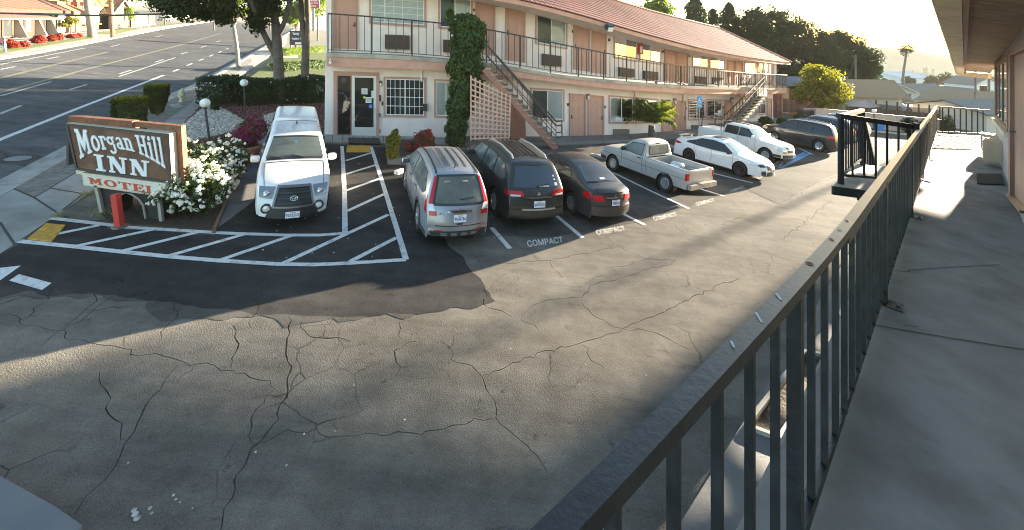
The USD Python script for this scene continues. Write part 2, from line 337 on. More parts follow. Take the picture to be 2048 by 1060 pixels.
far_walk_poly = FAR_LINE.buffer(2.6, single_sided=True, cap_style=2).difference(street)
if far_walk_poly.distance(Point(*G(60, 90)[:2])) > 3: far_walk_poly = FAR_LINE.buffer(-2.6, single_sided=True, cap_style=2).difference(street)
fw = sheet('far_pavement', FAR_LINE.buffer(2.4).difference(street), 0.0, CONCRETE, thick=0.16); tag(fw, kind='structure')
sheet('curb', FAR_LINE.buffer(0.17).difference(street), 0.006, mat('pale_curb', (0.5, 0.45, 0.33), 0.8, var=0.1), fw)

# street markings
def marks(parent, name, lines, w, m, h):
    for pts in lines: obj(name, MB().flat(stripe_poly(pts, w, h), lvl(h)), m, parent)
SH = -0.115
marks(road, 'edge_line', [[(-80, 318), (0, 279), (160, 215), (328, 150)]], 0.16, WHITE_PAINT, SH)
marks(road, 'lane_dash', [[(346, 143), (358, 138)], [(374, 131), (384, 127)], [(398, 121), (407, 117.5)], [(419, 112.5), (426, 109.5)], [(437, 105), (443, 102.5)], [(452, 98.5), (457, 96.5)], [(465, 93), (469, 91.5)]], 0.17, FADED_PAINT, SH)
marks(road, 'lane_dash', [[(-30, 239), (42, 211)], [(139, 179), (174, 169)], [(239, 147.5), (263, 140)], [(310, 124.5), (327, 119)], [(362, 108), (375, 104)], [(402, 95), (412, 91.5)], [(433, 84), (441, 81.5)]], 0.13, FADED_PAINT, SH)
marks(road, 'turn_lane_line', [[(238, 153), (351, 115)], [(0, 192), (103, 163)], [(0, 129), (170, 96)]], 0.12, FADED_PAINT, SH)
marks(road, 'centre_line', [[(-40, 197), (0, 185), (181, 136), (357, 91), (441, 67)], [(-40, 167), (0, 156), (122, 126), (215, 104)]], 0.22, YELLOW_PAINT, SH)
marks(road, 'lane_dash', [[(0, 139), (30, 133)], [(93, 118), (117, 113.5)], [(222, 93), (240, 89)], [(310, 74), (325, 71)]], 0.14, FADED_PAINT, SH)
for c, r in (((36, 317), 0.42), ((288, 197), 0.5), ((326, 180), 0.4)):
    q = G(c[0], c[1], SH)[:2]; ring = Point(*q).buffer(r)
    mh = obj('manhole_patch', MB().flat(ring, lvl(SH)), CRACK_DARK, road)
    obj('cover', MB().flat(Point(*q).buffer(r * 0.6), lvl(SH + 0.004)), mat('iron_cover', (0.2, 0.2, 0.2), 0.6, var=0.3, vscale=15), mh)
obj('tar_seam', MB().flat(unary_union([stripe_poly(p, 0.13, SH) for p in ([(-10, 300), (10, 306), (25, 318)], [(40, 327), (66, 336)], [(135, 124), (200, 128)], [(262, 110), (280, 106)])]), lvl(SH)), CRACK_DARK, road)
obj('oil_stain', MB().flat(unary_union([Point(*G(x, y, SH)[:2]).buffer(r) for x, y, r in ((80, 283, .28), (92, 287, .35), (105, 290, .25), (122, 294, .14), (87, 279, .2))]), lvl(SH)), mat('oil', (0.045, 0.045, 0.047), 0.6, var=.3), road)

# ---- cracks: real gaps cut through the surface
Z7 = lambda p: (p[0] / 1.827, 480 + p[1] / 1.827)
Z8 = lambda p: (700 + p[0] / 1.827, 480 + p[1] / 1.827)
Z4 = lambda p: (1180 + p[0] / 3.533, 180 + p[1] / 3.533)
CR = [(Z7, 1, [(1070, 265), (1050, 320), (1055, 440), (1070, 490), (1058, 570), (1010, 650), (1000, 710), (925, 745), (880, 830), (815, 920), (805, 1070)]),
      (Z7, 0, [(925, 745), (1010, 715), (1090, 700), (1279, 708), (1530, 712), (1680, 682), (1800, 652)]),
      (Z7, 1, [(650, 455), (600, 540), (505, 610), (510, 650), (460, 750), (415, 840), (330, 930), (275, 1000)]),
      (Z7, 0, [(0, 275), (110, 310), (220, 340), (380, 380), (500, 405), (640, 440), (850, 485), (950, 510), (1005, 545)]),
      (Z7, 1, [(1005, 545), (985, 580), (940, 610), (915, 700), (925, 745)]), (Z7, 1, [(480, 80), (430, 180), (390, 230), (330, 270), (230, 330)]), (Z7, 0, [(945, 150), (930, 230), (915, 320)]),
      (Z7, 1, [(370, 180), (350, 230), (300, 265), (230, 320), (150, 390)]), (Z7, 1, [(630, 225), (640, 290), (580, 340), (590, 365)]), (Z7, 1, [(480, 330), (450, 385)]), (Z7, 1, [(1100, 300), (1125, 360), (1200, 355), (1279, 370)]),
      (Z7, 1, [(915, 270), (850, 320), (870, 400), (845, 480)]), (Z7, 1, [(175, 165), (185, 210), (120, 270), (60, 300)]), (Z7, 1, [(710, 460), (660, 520), (640, 500)]), (Z7, 0, [(365, 480), (380, 600), (440, 730)]),
      (Z8, 0, [(450, 0), (440, 40), (490, 100)]), (Z8, 0, [(460, 130), (500, 175), (495, 235), (590, 280)]),
      (Z8, 0, [(330, 370), (375, 400), (380, 435), (465, 470), (485, 495), (480, 530), (530, 620), (560, 680), (620, 735), (690, 800), (720, 850)]),
      (Z8, 0, [(485, 495), (560, 460), (740, 400), (880, 365), (1010, 320), (1150, 255), (1279, 195), (1420, 140)]), (Z8, 0, [(850, 230), (900, 280), (960, 310), (1010, 322), (1070, 320), (1130, 345), (1240, 400)]),
      (Z8, 0, [(625, 285), (690, 330)]), (Z8, 0, [(625, 285), (660, 250), (740, 215), (830, 205), (880, 160), (960, 150), (1080, 110), (1180, 90), (1190, 75)]), (Z8, 0, [(450, 105), (560, 85), (740, 72), (850, 50), (980, 25)]),
      (Z8, 0, [(730, 70), (780, 140)]), (Z8, 0, [(650, 25), (690, 75)]), (Z8, 0, [(950, 0), (1040, 55), (1100, 70), (1190, 75)]), (Z8, 0, [(850, 385), (925, 470)]), (Z8, 1, [(180, 300), (190, 360)]), (Z8, 1, [(240, 370), (175, 410), (165, 500)]), (Z8, 1, [(380, 350), (370, 400)]),
      (Z8, 0, [(860, 160), (920, 120), (960, 155)]), (Z8, 0, [(930, 110), (1000, 95), (1090, 70)]),
      (Z4, 0, [(1080, 690), (1200, 750), (1330, 810)]), (Z4, 0, [(1340, 1060), (1500, 950), (1700, 780)]), (Z4, 0, [(560, 930), (640, 990), (760, 1050)]), (Z4, 0, [(920, 950), (1060, 900), (1220, 940)]), (Z4, 0, [(1370, 790), (1470, 730), (1620, 650), (1720, 620)]), (Z4, 0, [(700, 890), (830, 920), (960, 940)]), (Z4, 0, [(170, 990), (330, 1050)]), (Z4, 0, [(240, 930), (420, 1000)])]
crng = np.random.default_rng(5); CRACKS = []
for fn, grass, pts in CR:
    g = np.array(plan([fn(p) for p in pts])); seg = np.r_[0, np.cumsum(np.linalg.norm(np.diff(g, axis=0), axis=1))]
    n = max(6, int(seg[-1] / 0.09)); s = np.linspace(0, seg[-1], n)
    c = np.column_stack([np.interp(s, seg, g[:, 0]), np.interp(s, seg, g[:, 1])])
    j = crng.normal(0, 0.035, (n, 2)); j = (j + np.roll(j, 1, 0)) / 1.6; j[0] = j[-1] = 0; c = c + j
    t = np.gradient(c, axis=0); t /= np.linalg.norm(t, axis=1, keepdims=True); nn = np.column_stack([-t[:, 1], t[:, 0]])
    w = (0.0038 if not grass else 0.0066) * crng.uniform(0.35, 1.5, n) * np.minimum(1, np.minimum(s, seg[-1] - s) / 0.4 + 0.25)
    a, b = c + nn * w[:, None], c - nn * w[:, None] * crng.uniform(0.6, 1.3, n)[:, None]
    CRACKS.append((Polygon(np.vstack([a, b[::-1]])).buffer(0.0015), grass))
CRACK_CUT = unary_union([c_[0] for c_ in CRACKS])
# ---- the lot
lot_poly = Polygon(ic[:3] + plan([(330, 300), (520, 255), (655, 264), (900, 270), (1180, 266), (1400, 252), (1545, 236), (1600, 232), (1700, 226), (1830, 232), (1990, 246)]) + [(26, 17), (20, 12), (6, 1.5), (3, -6), (-14, -6)]).buffer(0)
lot = sheet('parking_lot', lot_poly.difference(CRACK_CUT), 0.0, OLD_ASPHALT, thick=0.03); tag(lot, kind='structure')
seal1 = ppoly([(-60, 610), (55, 581), (120, 586), (191, 584), (274, 592), (383, 614), (465, 622), (591, 625), (700, 637), (837, 630), (946, 620), (1006, 606), (950, 546), (891, 480), (868, 440), (900, 300), (655, 289), (520, 262), (428, 470), (250, 456), (105, 438), (0, 510), (-80, 565)])
def rough(poly, amp, seed):
    """The same outline with a hand-laid, wavering edge."""
    c = np.array(poly.segmentize(.12).exterior.coords)[:-1]; k = meshkit.fbm(np.column_stack([c * 1.6, np.zeros(len(c))]), 3, seed) - .5; j = meshkit.noise(np.column_stack([c * 5.5, np.ones(len(c))]), seed) - .5
    t = np.roll(c, -1, 0) - np.roll(c, 1, 0); t /= np.linalg.norm(t, axis=1, keepdims=True) + 1e-9; return Polygon(c + np.column_stack([t[:, 1], -t[:, 0]]) * (amp * (2.2 * k + .8 * j))[:, None]).buffer(0)
seal0 = rough(seal1.buffer(.16), .26, 3).intersection(lot_poly); seal1 = rough(seal1, .12, 5).intersection(lot_poly)
seal0 = seal0.difference(seal1).difference(ppoly([(820, 300), (1300, 290), (1300, 700), (830, 700)]))
obj('sealed_surface', MB().flat(seal0.difference(CRACK_CUT), lvl(0.004)), SEALED2, lot)
obj('sealed_surface', MB().flat(seal1.difference(CRACK_CUT), lvl(0.004)), SEALED, lot)
seal2 = ppoly([(868, 440), (905, 300), (1180, 290), (1540, 252), (1690, 232), (1700, 262), (1672, 347), (1640, 360), (1605, 380), (1559, 409), (1486, 375), (1420, 398), (1300, 440), (1180, 462), (1090, 476), (1000, 470), (930, 478)]).intersection(lot_poly).difference(seal1)
obj('sealed_surface', MB().flat(seal2.difference(CRACK_CUT), lvl(0.004)), SEALED2, lot)
for c_, grass in CRACKS: obj('crack', MB().flat(c_.buffer(.01), lvl(-.012 if grass else -.025)), CRACK_GRASS if grass else CRACK_DARK, lot)
H1 = 0.008
marks(lot, 'stall_line', [[(690, 467), (689, 380), (684, 292)], [(812, 519), (793, 455), (757, 340), (742, 293)], [(983, 455), (1020, 497)], [(1108, 427), (1165, 475)], [(1236, 422), (1290, 450)], [(1226, 345), (1300, 381), (1378, 417)], [(1395, 376), (1448, 392)], [(1420, 345), (1506, 366)]], 0.115, WHITE_PAINT, H1)
marks(lot, 'walk_line', [[(38, 482), (140, 492), (241, 503), (340, 513), (438, 521), (558, 528), (630, 529), (700, 526), (812, 519)], [(102, 436), (232, 451)], [(252, 454), (350, 460), (450, 466), (570, 470), (640, 470), (694, 466)]], 0.115, WHITE_PAINT, H1)
marks(lot, 'hatch_line', [[(112, 468), (200, 450)], [(152, 492), (310, 458)], [(243, 502), (396, 464)], [(335, 512), (490, 468)], [(440, 520), (583, 471)], [(565, 527), (777, 429)], [(700, 523), (793, 475)],
    [(692, 321), (748, 304)], [(692, 348), (754, 329)], [(692, 381), (760, 357)], [(694, 422), (768, 388)]], 0.105, WHITE_PAINT, H1 + 0.002)
marks(lot, 'accessible_line', [[(1577, 303), (1602, 317)], [(1597, 296), (1625, 309)]], 0.1, WHITE_PAINT, H1)
marks(lot, 'accessible_line', [[(1588, 322), (1618, 307)], [(1560, 336), (1588, 322)], [(1583, 318), (1610, 305)], [(1540, 338), (1552, 340)]], 0.16, BLUE_PAINT, H1 + 0.002)
marks(lot, 'accessible_symbol', [[(1545, 330), (1560, 322), (1580, 326), (1565, 335), (1545, 330)], [(1558, 331), (1566, 325)], [(1558, 331), (1568, 331)]], 0.09, FADED_PAINT, H1)
def ground_text(parent, name, text, q, m, h=H1, bold=True):
    """Painted letters on the ground; q: photo corners BL, BR, TR, TL."""
    t = meshkit.text_mesh(text, 1.0, 0.01, bold); v = np.array(t.vertices); f = np.array(t.faces)
    lo, hi = v.min(0), v.max(0); top = v[:, 2] > 0.005
    keep = top[f].all(1); f = f[keep]
    u = (v[:, 0] - lo[0]) / (hi[0] - lo[0]); w = (v[:, 1] - lo[1]) / (hi[1] - lo[1])
    c = np.array([G(x, y, h) for x, y in q]); xyz = quad_at([c[3], c[2], c[1], c[0]], u, 1 - w)
    return obj(name, (xyz, f), m, parent)
for q, m in (([(1056, 494), (1127, 485), (1124, 473), (1053, 481)], WHITE_PAINT), ([(1195, 470), (1252, 461), (1247, 451), (1190, 461)], FADED_PAINT), ([(1309, 442), (1354, 432), (1351, 424), (1305, 434)], FADED_PAINT), ([(1394, 412), (1430, 402), (1426, 396), (1390, 405)], FADED_PAINT), ([(1516, 358), (1541, 347), (1537, 342), (1512, 352)], FADED_PAINT), ([(1462, 385), (1490, 375), (1486, 371), (1458, 381)], FADED_PAINT)):
    ground_text(lot, 'compact_lettering', 'COMPACT', q, m)
obj('arrow_marking', MB().flat(ppoly([(18, 562), (38, 549), (103, 567), (84, 581)]), lvl(H1)).flat(ppoly([(-40, 590), (-30, 540), (42, 532)]), lvl(H1)), WHITE_PAINT, lot)
obj('paint_spill', MB().flat(unary_union([Point(*G(x, y)[:2]).buffer(r * .4) for x, y, r in ((268, 1022, .05), (274, 1038, .06), (270, 1030, .06), (300, 1018, .04), (303, 1028, .03), (347, 992, .03), (352, 1000, .025), (360, 1006, .02), (385, 1018, .02))]), lvl(H1)), FADED_PAINT, lot)

# ---- beds beside the lot, the strip of concrete, the raised pavement under the motel
strip = sheet('driveway_strip', ppoly([(428, 463), (455, 380), (523, 264), (600, 262), (560, 330), (505, 405)]).buffer(0), 0.012, STRIPC); tag(strip, kind='structure')
obj('joint', MB().flat(stripe_poly([(460, 385), (510, 372)], 0.02), lvl(0.016)).flat(stripe_poly([(447, 408), (500, 404)], 0.02), lvl(0.016)), JOINT, strip)
bed = sheet('flower_bed', ppoly([(200, 425), (215, 445), (310, 454), (428, 461), (455, 380), (485, 330), (372, 318), (330, 330), (240, 380)]), 0.02, MULCH, thick=0.05); tag(bed, kind='structure')
obj('timber_edging', MB().bar(G(428, 462, 0.05), G(486, 330, 0.05), 0.06, 0.12).bar(G(486, 330, 0.05), G(370, 318, 0.05), 0.06, 0.12), mat('edging_timber', (0.16, 0.10, 0.065), 0.9, var=0.3, vscale=9), bed)
gravel_all = ppoly([(365, 250), (402, 212), (425, 190), (560, 190), (648, 205), (655, 268), (525, 262), (488, 330), (372, 318)])
gb = sheet('gravel_bed', gravel_all, 0.016, mat('lava_ground', (0.085, 0.04, 0.035), 0.95, var=0.5, vscale=30, bump=0.03, bscale=50), thick=0.03); tag(gb, kind='structure')
WHITE_G = unary_union([ppoly([(365, 292), (365, 252), (400, 222), (425, 212), (447, 219), (480, 238), (500, 247), (475, 262), (420, 276)]), ppoly([(508, 250), (530, 232), (552, 226), (556, 250), (524, 262)])])
obj('pale_gravel_base', MB().flat(WHITE_G, lvl(0.022)), mat('pale_gravel_ground', (0.3, 0.27, 0.23), 0.95, var=0.5, vscale=30, bump=0.03, bscale=50), gb)
def scatter(name, poly, n, size, m, h, seed, label, parent=None):
    """Loose stones over a bed: one instancer of a few shapes."""
    r = np.random.default_rng(seed); x0, y0, x1, y1 = poly.bounds; pts = []
    import shapely
    while len(pts) < n:
        c = np.column_stack([r.uniform(x0, x1, n), r.uniform(y0, y1, n)])
        pts += list(c[shapely.contains_xy(poly, c[:, 0], c[:, 1])])
    pts = np.array(pts[:n]); st = trimesh.creation.icosphere(1); v = np.array(st.vertices); v = v * (0.75 + 0.5 * meshkit.noise(v * 1.7 + seed)[:, None]) * [1, 0.8, 0.55]
    pi = UsdGeom.PointInstancer.Define(stage, '/World/' + numbered('/World', name)); p = str(pi.GetPath())
    usdkit.mesh(stage, p + '/stone', (v, np.array(st.faces)), m)
    pi.CreatePrototypesRel().SetTargets([Sdf.Path(p + '/stone')])
    pi.CreateProtoIndicesAttr([0] * n)
    pi.CreatePositionsAttr(Vt.Vec3fArray.FromNumpy(np.column_stack([pts, lvl(h)(pts[:, 0])]).astype(np.float32)))
    s = size * r.uniform(0.5, 1.4, (n, 1)) * np.ones((1, 3)); pi.CreateScalesAttr(Vt.Vec3fArray.FromNumpy(s.astype(np.float32)))
    q = r.normal(size=(n, 4)); q /= np.linalg.norm(q, axis=1, keepdims=True)
    pi.CreateOrientationsAttr(Vt.QuathArray([Gf.Quath(float(a), float(b), float(c), float(e)) for a, b, c, e in q]))
    tag(pi.GetPrim(), label, 'gravel', kind='stuff')
scatter('white_gravel', WHITE_G, 2600, 0.055, mat('white_stone', (0.42, 0.38, 0.33), 0.85, rand=0.35, var=0.25, vscale=12), 0.03, 3, 'pale loose stones in a band between the street pavement and the lamp posts')
scatter('lava_gravel', gravel_all.difference(WHITE_G), 4200, 0.05, mat('lava_stone', (0.15, 0.065, 0.055), 0.9, rand=0.45, var=0.3, vscale=12), 0.025, 4, 'dark red lava stones around the lamp posts and under the hedge')
# ---------------------------------------------------------------- the motel wing across the lot, along a gently bending front
def pch(pts): a = np.array(pts, float); return PchipInterpolator(a[:, 0], a[:, 1], extrapolate=True)
yb = pch([(560, 270), (655, 272), (780, 274.5), (900, 277.5), (1040, 278.5), (1180, 276), (1300, 270), (1400, 260), (1480, 250), (1545, 241), (1600, 233), (1700, 220)])
_px = np.linspace(575, 1690, 900)
_C0 = np.array([G(p, float(yb(p)))[:2] for p in _px])
_t = np.gradient(_C0, axis=0); _t /= np.linalg.norm(_t, axis=1, keepdims=True); _N = np.column_stack([_t[:, 1], -_t[:, 0]])   # towards the lot
def FC(px, off=0.0):
    """Plan point seen at px on the front line moved off metres towards the lot."""
    c = _C0 + _N * off; q = CX + F * c[:, 0] / c[:, 1]; o = np.argsort(q)
    return np.stack([np.interp(px, q[o], c[o, 0]), np.interp(px, q[o], c[o, 1])], -1)
def FN(px): n = np.array([np.interp(px, _px, _N[:, 0]), np.interp(px, _px, _N[:, 1]), 0]); return n / np.linalg.norm(n)
def FZ(px, py, off=0.0): c = FC(px, off); return np.array([c[0], c[1], EYE - (py - HY) / F * c[1]])
OB, OU, OE = 0.75, -0.75, 0.95        # balcony edge, upper wall, eave edge (metres in front of the lower wall)

y_slab = pch([(653, 105.5), (760, 109), (892, 118), (980, 126.5), (1048, 137), (1139, 151), (1272, 164), (1396, 172.5), (1480, 174.5), (1573, 175.5), (1600, 175.5)])
y_fasc = pch([(653, 133), (760, 136), (889, 141.5), (960, 147), (1048, 157), (1133, 167), (1221, 177), (1283, 182), (1393, 187.5), (1475, 188.5), (1573, 186.5), (1600, 186)])
y_rail = pch([(655, 27), (760, 35), (892, 47.5), (977, 59.5), (1048, 73), (1139, 92), (1272, 117), (1368, 132), (1481, 144.5), (1573, 150), (1600, 151)])
y_eave = pch([(640, -58), (800, -36), (900, -18), (985, 0), (1034, 9), (1164, 41), (1283, 75), (1425, 109), (1512, 122.5), (1580, 130), (1600, 132)])
y_ridge = pch([(640, -215), (800, -175), (1000, -95), (1150, -40), (1269, 0), (1360, 34), (1481, 68), (1512, 80), (1560, 96)])

STUCCO = mat('motel_stucco', (0.80, 0.69, 0.635), 0.85, var=0.05, vscale=2.0, bump=0.006, bscale=45, dirt=(0.66, 0.52, 0.46), dscale=1.1, damt=0.35, streak=True)
PINK = mat('motel_pink_trim', (0.50, 0.27, 0.20), 0.7, var=0.10, vscale=2.5, dirt=(0.36, 0.2, 0.15), dscale=2.0, damt=0.5, streak=True)
DOORP = mat('motel_door_paint', (0.47, 0.26, 0.20), 0.5, var=0.06, vscale=2.0)
TRIMP = mat('motel_window_trim', (0.44, 0.255, 0.20), 0.65, var=0.08, vscale=4)
VINYL = mat('white_window_frame', (0.70, 0.70, 0.68), 0.45)
BLIND = mat('window_blind', (0.80, 0.81, 0.82), 0.6, var=0.06, vscale=3)
ROOMDARK = mat('dark_room', (0.05, 0.052, 0.055), 0.9)
SCREEN = mat('dark_insect_screen', (0.10, 0.11, 0.12), 0.8)
PANE = glass_mat('window_glass', (0.86, 0.89, 0.89), ior=1.36)
DARKIRON = mat('dark_iron', (0.035, 0.03, 0.03), 0.5, var=0.2, vscale=10)
ACBROWN = mat('brown_air_conditioner', (0.075, 0.045, 0.038), 0.6, var=0.15, vscale=8)
SLABC = mat('balcony_concrete', (0.36, 0.32, 0.26), 0.85, var=0.15, vscale=2, dirt=(0.18, 0.155, 0.13), dscale=1.4, damt=0.7, bump=0.004)
METALH = mat('dark_door_hardware', (0.10, 0.09, 0.08), 0.35, metal=0.8)
LAMPG = mat('frosted_lamp_glass', (0.62, 0.60, 0.55), 0.3)

motel = thing('motel_building', 'long two storey cream and pink motel wing with red tile roof facing the parked cars', 'motel', (*FC(1000), gz(FC(1000)[0])))
def strip_pts(pxs, off, yf): return np.array([FZ(p, float(yf(p)), off) for p in pxs])
def wall_strip(name, p0, p1, off, lo, hi, th, m, n=80, parent=motel):
    """A wall along the front line between two heights lo(point), hi(point), th thick towards the back."""
    pxs = np.linspace(p0, p1, n); nn = np.array([FN(p) for p in pxs]); c = FC(pxs, off)
    a = np.column_stack([c, lo(c, pxs)]); b = np.column_stack([c, hi(c, pxs)])
    a2, b2 = a - nn * th, b - nn * th
    mb = MB().grid(np.stack([a, b], 1)).grid(np.stack([b2, a2], 1)).grid(np.stack([b, b2], 1)).grid(np.stack([a2, a], 1))
    mb.hexa([a[0], b[0], b2[0], a2[0]], [a[0] + 1e-3, b[0] + 1e-3, b2[0] + 1e-3, a2[0] + 1e-3]).hexa([a[-1], b[-1], b2[-1], a2[-1]], [a[-1] + 1e-3, b[-1] + 1e-3, b2[-1] + 1e-3, a2[-1] + 1e-3])
    return obj(name, mb, m, parent)
zof = lambda yf, off: (lambda c, pxs: EYE - (np.array([float(yf(p)) for p in pxs]) - HY) / F * FC(pxs, off)[:, 1])
zslab, zfasc, zeave = zof(y_slab, OB), zof(y_fasc, OB), zof(y_eave, OE)
zground = lambda c, pxs: lvl(-0.05)(c[:, 0])
wall_strip('lower_wall', 656, 1546, 0.0, zground, lambda c, p: zfasc(c, p) + 0.02, 0.2, STUCCO)
wall_strip('upper_wall', 662, 1549, OU, lambda c, p: zslab(c, p) - 0.1, lambda c, p: zeave(c, p) + 0.12, 0.2, STUCCO)
# end walls and the back
def end_wall(px, off_a, name):
    a = FC(px, 0.0); n = FN(px)[:2]; b = a - n * 7.4
    za, zb = lvl(-0.05)(a[0]), lvl(-0.05)(b[0]); c2 = FC(np.array([px]), OU)
    top = float(zeave(c2, np.array([px]))[0]) + 0.12
    t = np.array([-n[1], n[0]]) * 0.1
    mb = MB().hexa([[*(a + t), za], [*(b + t), zb], [*(b + t), top], [*(a - n * 0.75 + t), top]], [[*(a - t), za], [*(b - t), zb], [*(b - t), top], [*(a - n * 0.75 - t), top]])
    return obj(name, mb, STUCCO, motel)
end_wall(654.5, 0, 'end_wall'); end_wall(1547, 0, 'end_wall')
# balcony: slab with a worn edge, painted fascia, soffit
def band(name, p0, p1, offf, offb, y0, y1, m, n=90, dz0=0.0, dz1=0.0):
    pxs = np.linspace(p0, p1, n); c = FC(pxs, offf); nn = np.array([FN(p)[:2] for p in pxs]); b = c - nn * (offf - offb)
    zt, zb = y0(c, pxs) + dz0, y1(c, pxs) + dz1
    f = [np.column_stack([c, zt]), np.column_stack([c, zb]), np.column_stack([b, zb]), np.column_stack([b, zt])]
    mb = MB()
    for i in range(4): mb.grid(np.stack([f[i], f[(i + 1) % 4]], 1))
    for k in (0, -1): mb.add([q[k] for q in f], [[0, 1, 2, 3]])
    return obj(name, mb, m, motel)
band('balcony_slab', 652.5, 1574, OB + 0.04, OU + 0.02, zslab, lambda c, p: zslab(c, p) - 0.16, SLABC)
band('balcony_fascia', 653, 1573.5, OB, OB - 0.16, lambda c, p: zslab(c, p) - 0.165, zfasc, PINK)
band('balcony_soffit', 654, 1573, OB - 0.165, 0.003, lambda c, p: zfasc(c, p) + 0.05, lambda c, p: zfasc(c, p) + 0.01, STUCCO)
band('eave_board', 640, 1581, OE, OE - 0.05, lambda c, p: zeave(c, p) + 0.2, zeave, PINK)
band('eave_soffit', 640, 1580, OE - 0.055, OU + 0.003, lambda c, p: zeave(c, p) + 0.045, lambda c, p: zeave(c, p) + 0.015, STUCCO)

# roof: courses of barrel tiles up to the ridge
def roof():
    pxs = np.interp(np.linspace(0, 1, 340), np.linspace(0, 1, 60), np.linspace(636, 1583, 60))
    c = FC(pxs, OE + 0.06); ze = zeave(c, pxs) + 0.22
    nn = np.array([FN(p)[:2] for p in pxs]); depth = 4.6
    r = c - nn * depth
    zr = EYE - (np.array([float(y_ridge(CX + F * q[0] / q[1])) for q in r]) - HY) / F * r[:, 1]
    slope = np.clip((zr - ze) / depth, 0.30, 0.60); slope[:] = np.convolve(np.pad(slope, 40, mode='edge'), np.ones(81) / 81, 'valid')
    arc = np.r_[0, np.cumsum(np.linalg.norm(np.diff(c, axis=0), axis=1))]
    na = int(arc[-1] / 0.085); s = np.linspace(0, arc[-1], na)
    C = np.column_stack([np.interp(s, arc, c[:, k]) for k in (0, 1)]); Rn = np.column_stack([np.interp(s, arc, nn[:, k]) for k in (0, 1)])
    ZE, SLP = np.interp(s, arc, ze), np.interp(s, arc, slope)
    hip = 3.4                                            # hipped far end
    nrow = 15; mb = MB(); ribs = 0.032 * (np.abs(np.sin(np.pi * s / 0.255)) ** 0.8)
    L = arc[-1]
    for k in range(nrow):
        rows = []
        for d, lift in ((depth * k / nrow, 0.035), (depth * (k + 1) / nrow + 0.02, 0.0)):
            lim = L - d * hip / depth
            ss = np.minimum(s, lim); CC = np.column_stack([np.interp(ss, s, C[:, j]) for j in (0, 1)]); NN = np.column_stack([np.interp(ss, s, Rn[:, j]) for j in (0, 1)])
            q = CC - NN * d; rows.append(np.column_stack([q, np.interp(ss, s, ZE) + np.interp(ss, s, SLP) * d + lift + ribs]))
        mb.grid(np.stack([rows[0] - [0, 0, 0.045], rows[0], rows[1]], 1))
    # hip end and back slope
    q0 = C[-1]; d_ = depth
    apex = np.array([*(np.array([np.interp(L - hip, s, C[:, j]) for j in (0, 1)]) - np.array([np.interp(L - hip, s, Rn[:, j]) for j in (0, 1)]) * d_), np.interp(L - hip, s, ZE) + np.interp(L - hip, s, SLP) * d_])
    e0 = np.array([*q0, ZE[-1]]); e1 = np.array([*(q0 - Rn[-1] * 2 * d_), ZE[-1]])
    mb.add([e0, e1, apex], [[0, 1, 2]])
    lim = L - hip; ss = np.minimum(s, lim); CC = np.column_stack([np.interp(ss, s, C[:, j]) for j in (0, 1)]); NN = np.column_stack([np.interp(ss, s, Rn[:, j]) for j in (0, 1)])
    top = np.column_stack([CC - NN * d_, np.interp(ss, s, ZE) + np.interp(ss, s, SLP) * d_ + 0.04]); low = np.column_stack([C - Rn * 2 * d_, ZE])
    mb.grid(np.stack([top, low], 1))
    ob = obj('tile_roof', mb, mat('red_roof_tile', (0.20, 0.072, 0.055), 0.75, var=0.3, vscale=3.2, dirt=(0.13, 0.06, 0.05), dscale=1.2, damt=0.7), motel, kind='stuff')
    cap = MB(); step = max(1, int(0.4 / 0.085))
    for i in range(0, len(top) - step, step):
        if np.linalg.norm(top[i + step] - top[i]) > 0.05: cap.tube([top[i] + [0, 0, 0.02], top[i + step] + [0, 0, 0.035]], [0.10, 0.085], 7)
    for i in range(9):
        a, b = apex + (e0 - apex) * i / 9, apex + (e0 - apex) * (i + 1) / 9; cap.tube([a + [0, 0, .05], b + [0, 0, .035]], [0.085, 0.1], 7)
    obj('ridge_tiles', cap, mat('ridge_tile', (0.30, 0.13, 0.09), 0.75, var=0.25, vscale=5), motel)
roof()

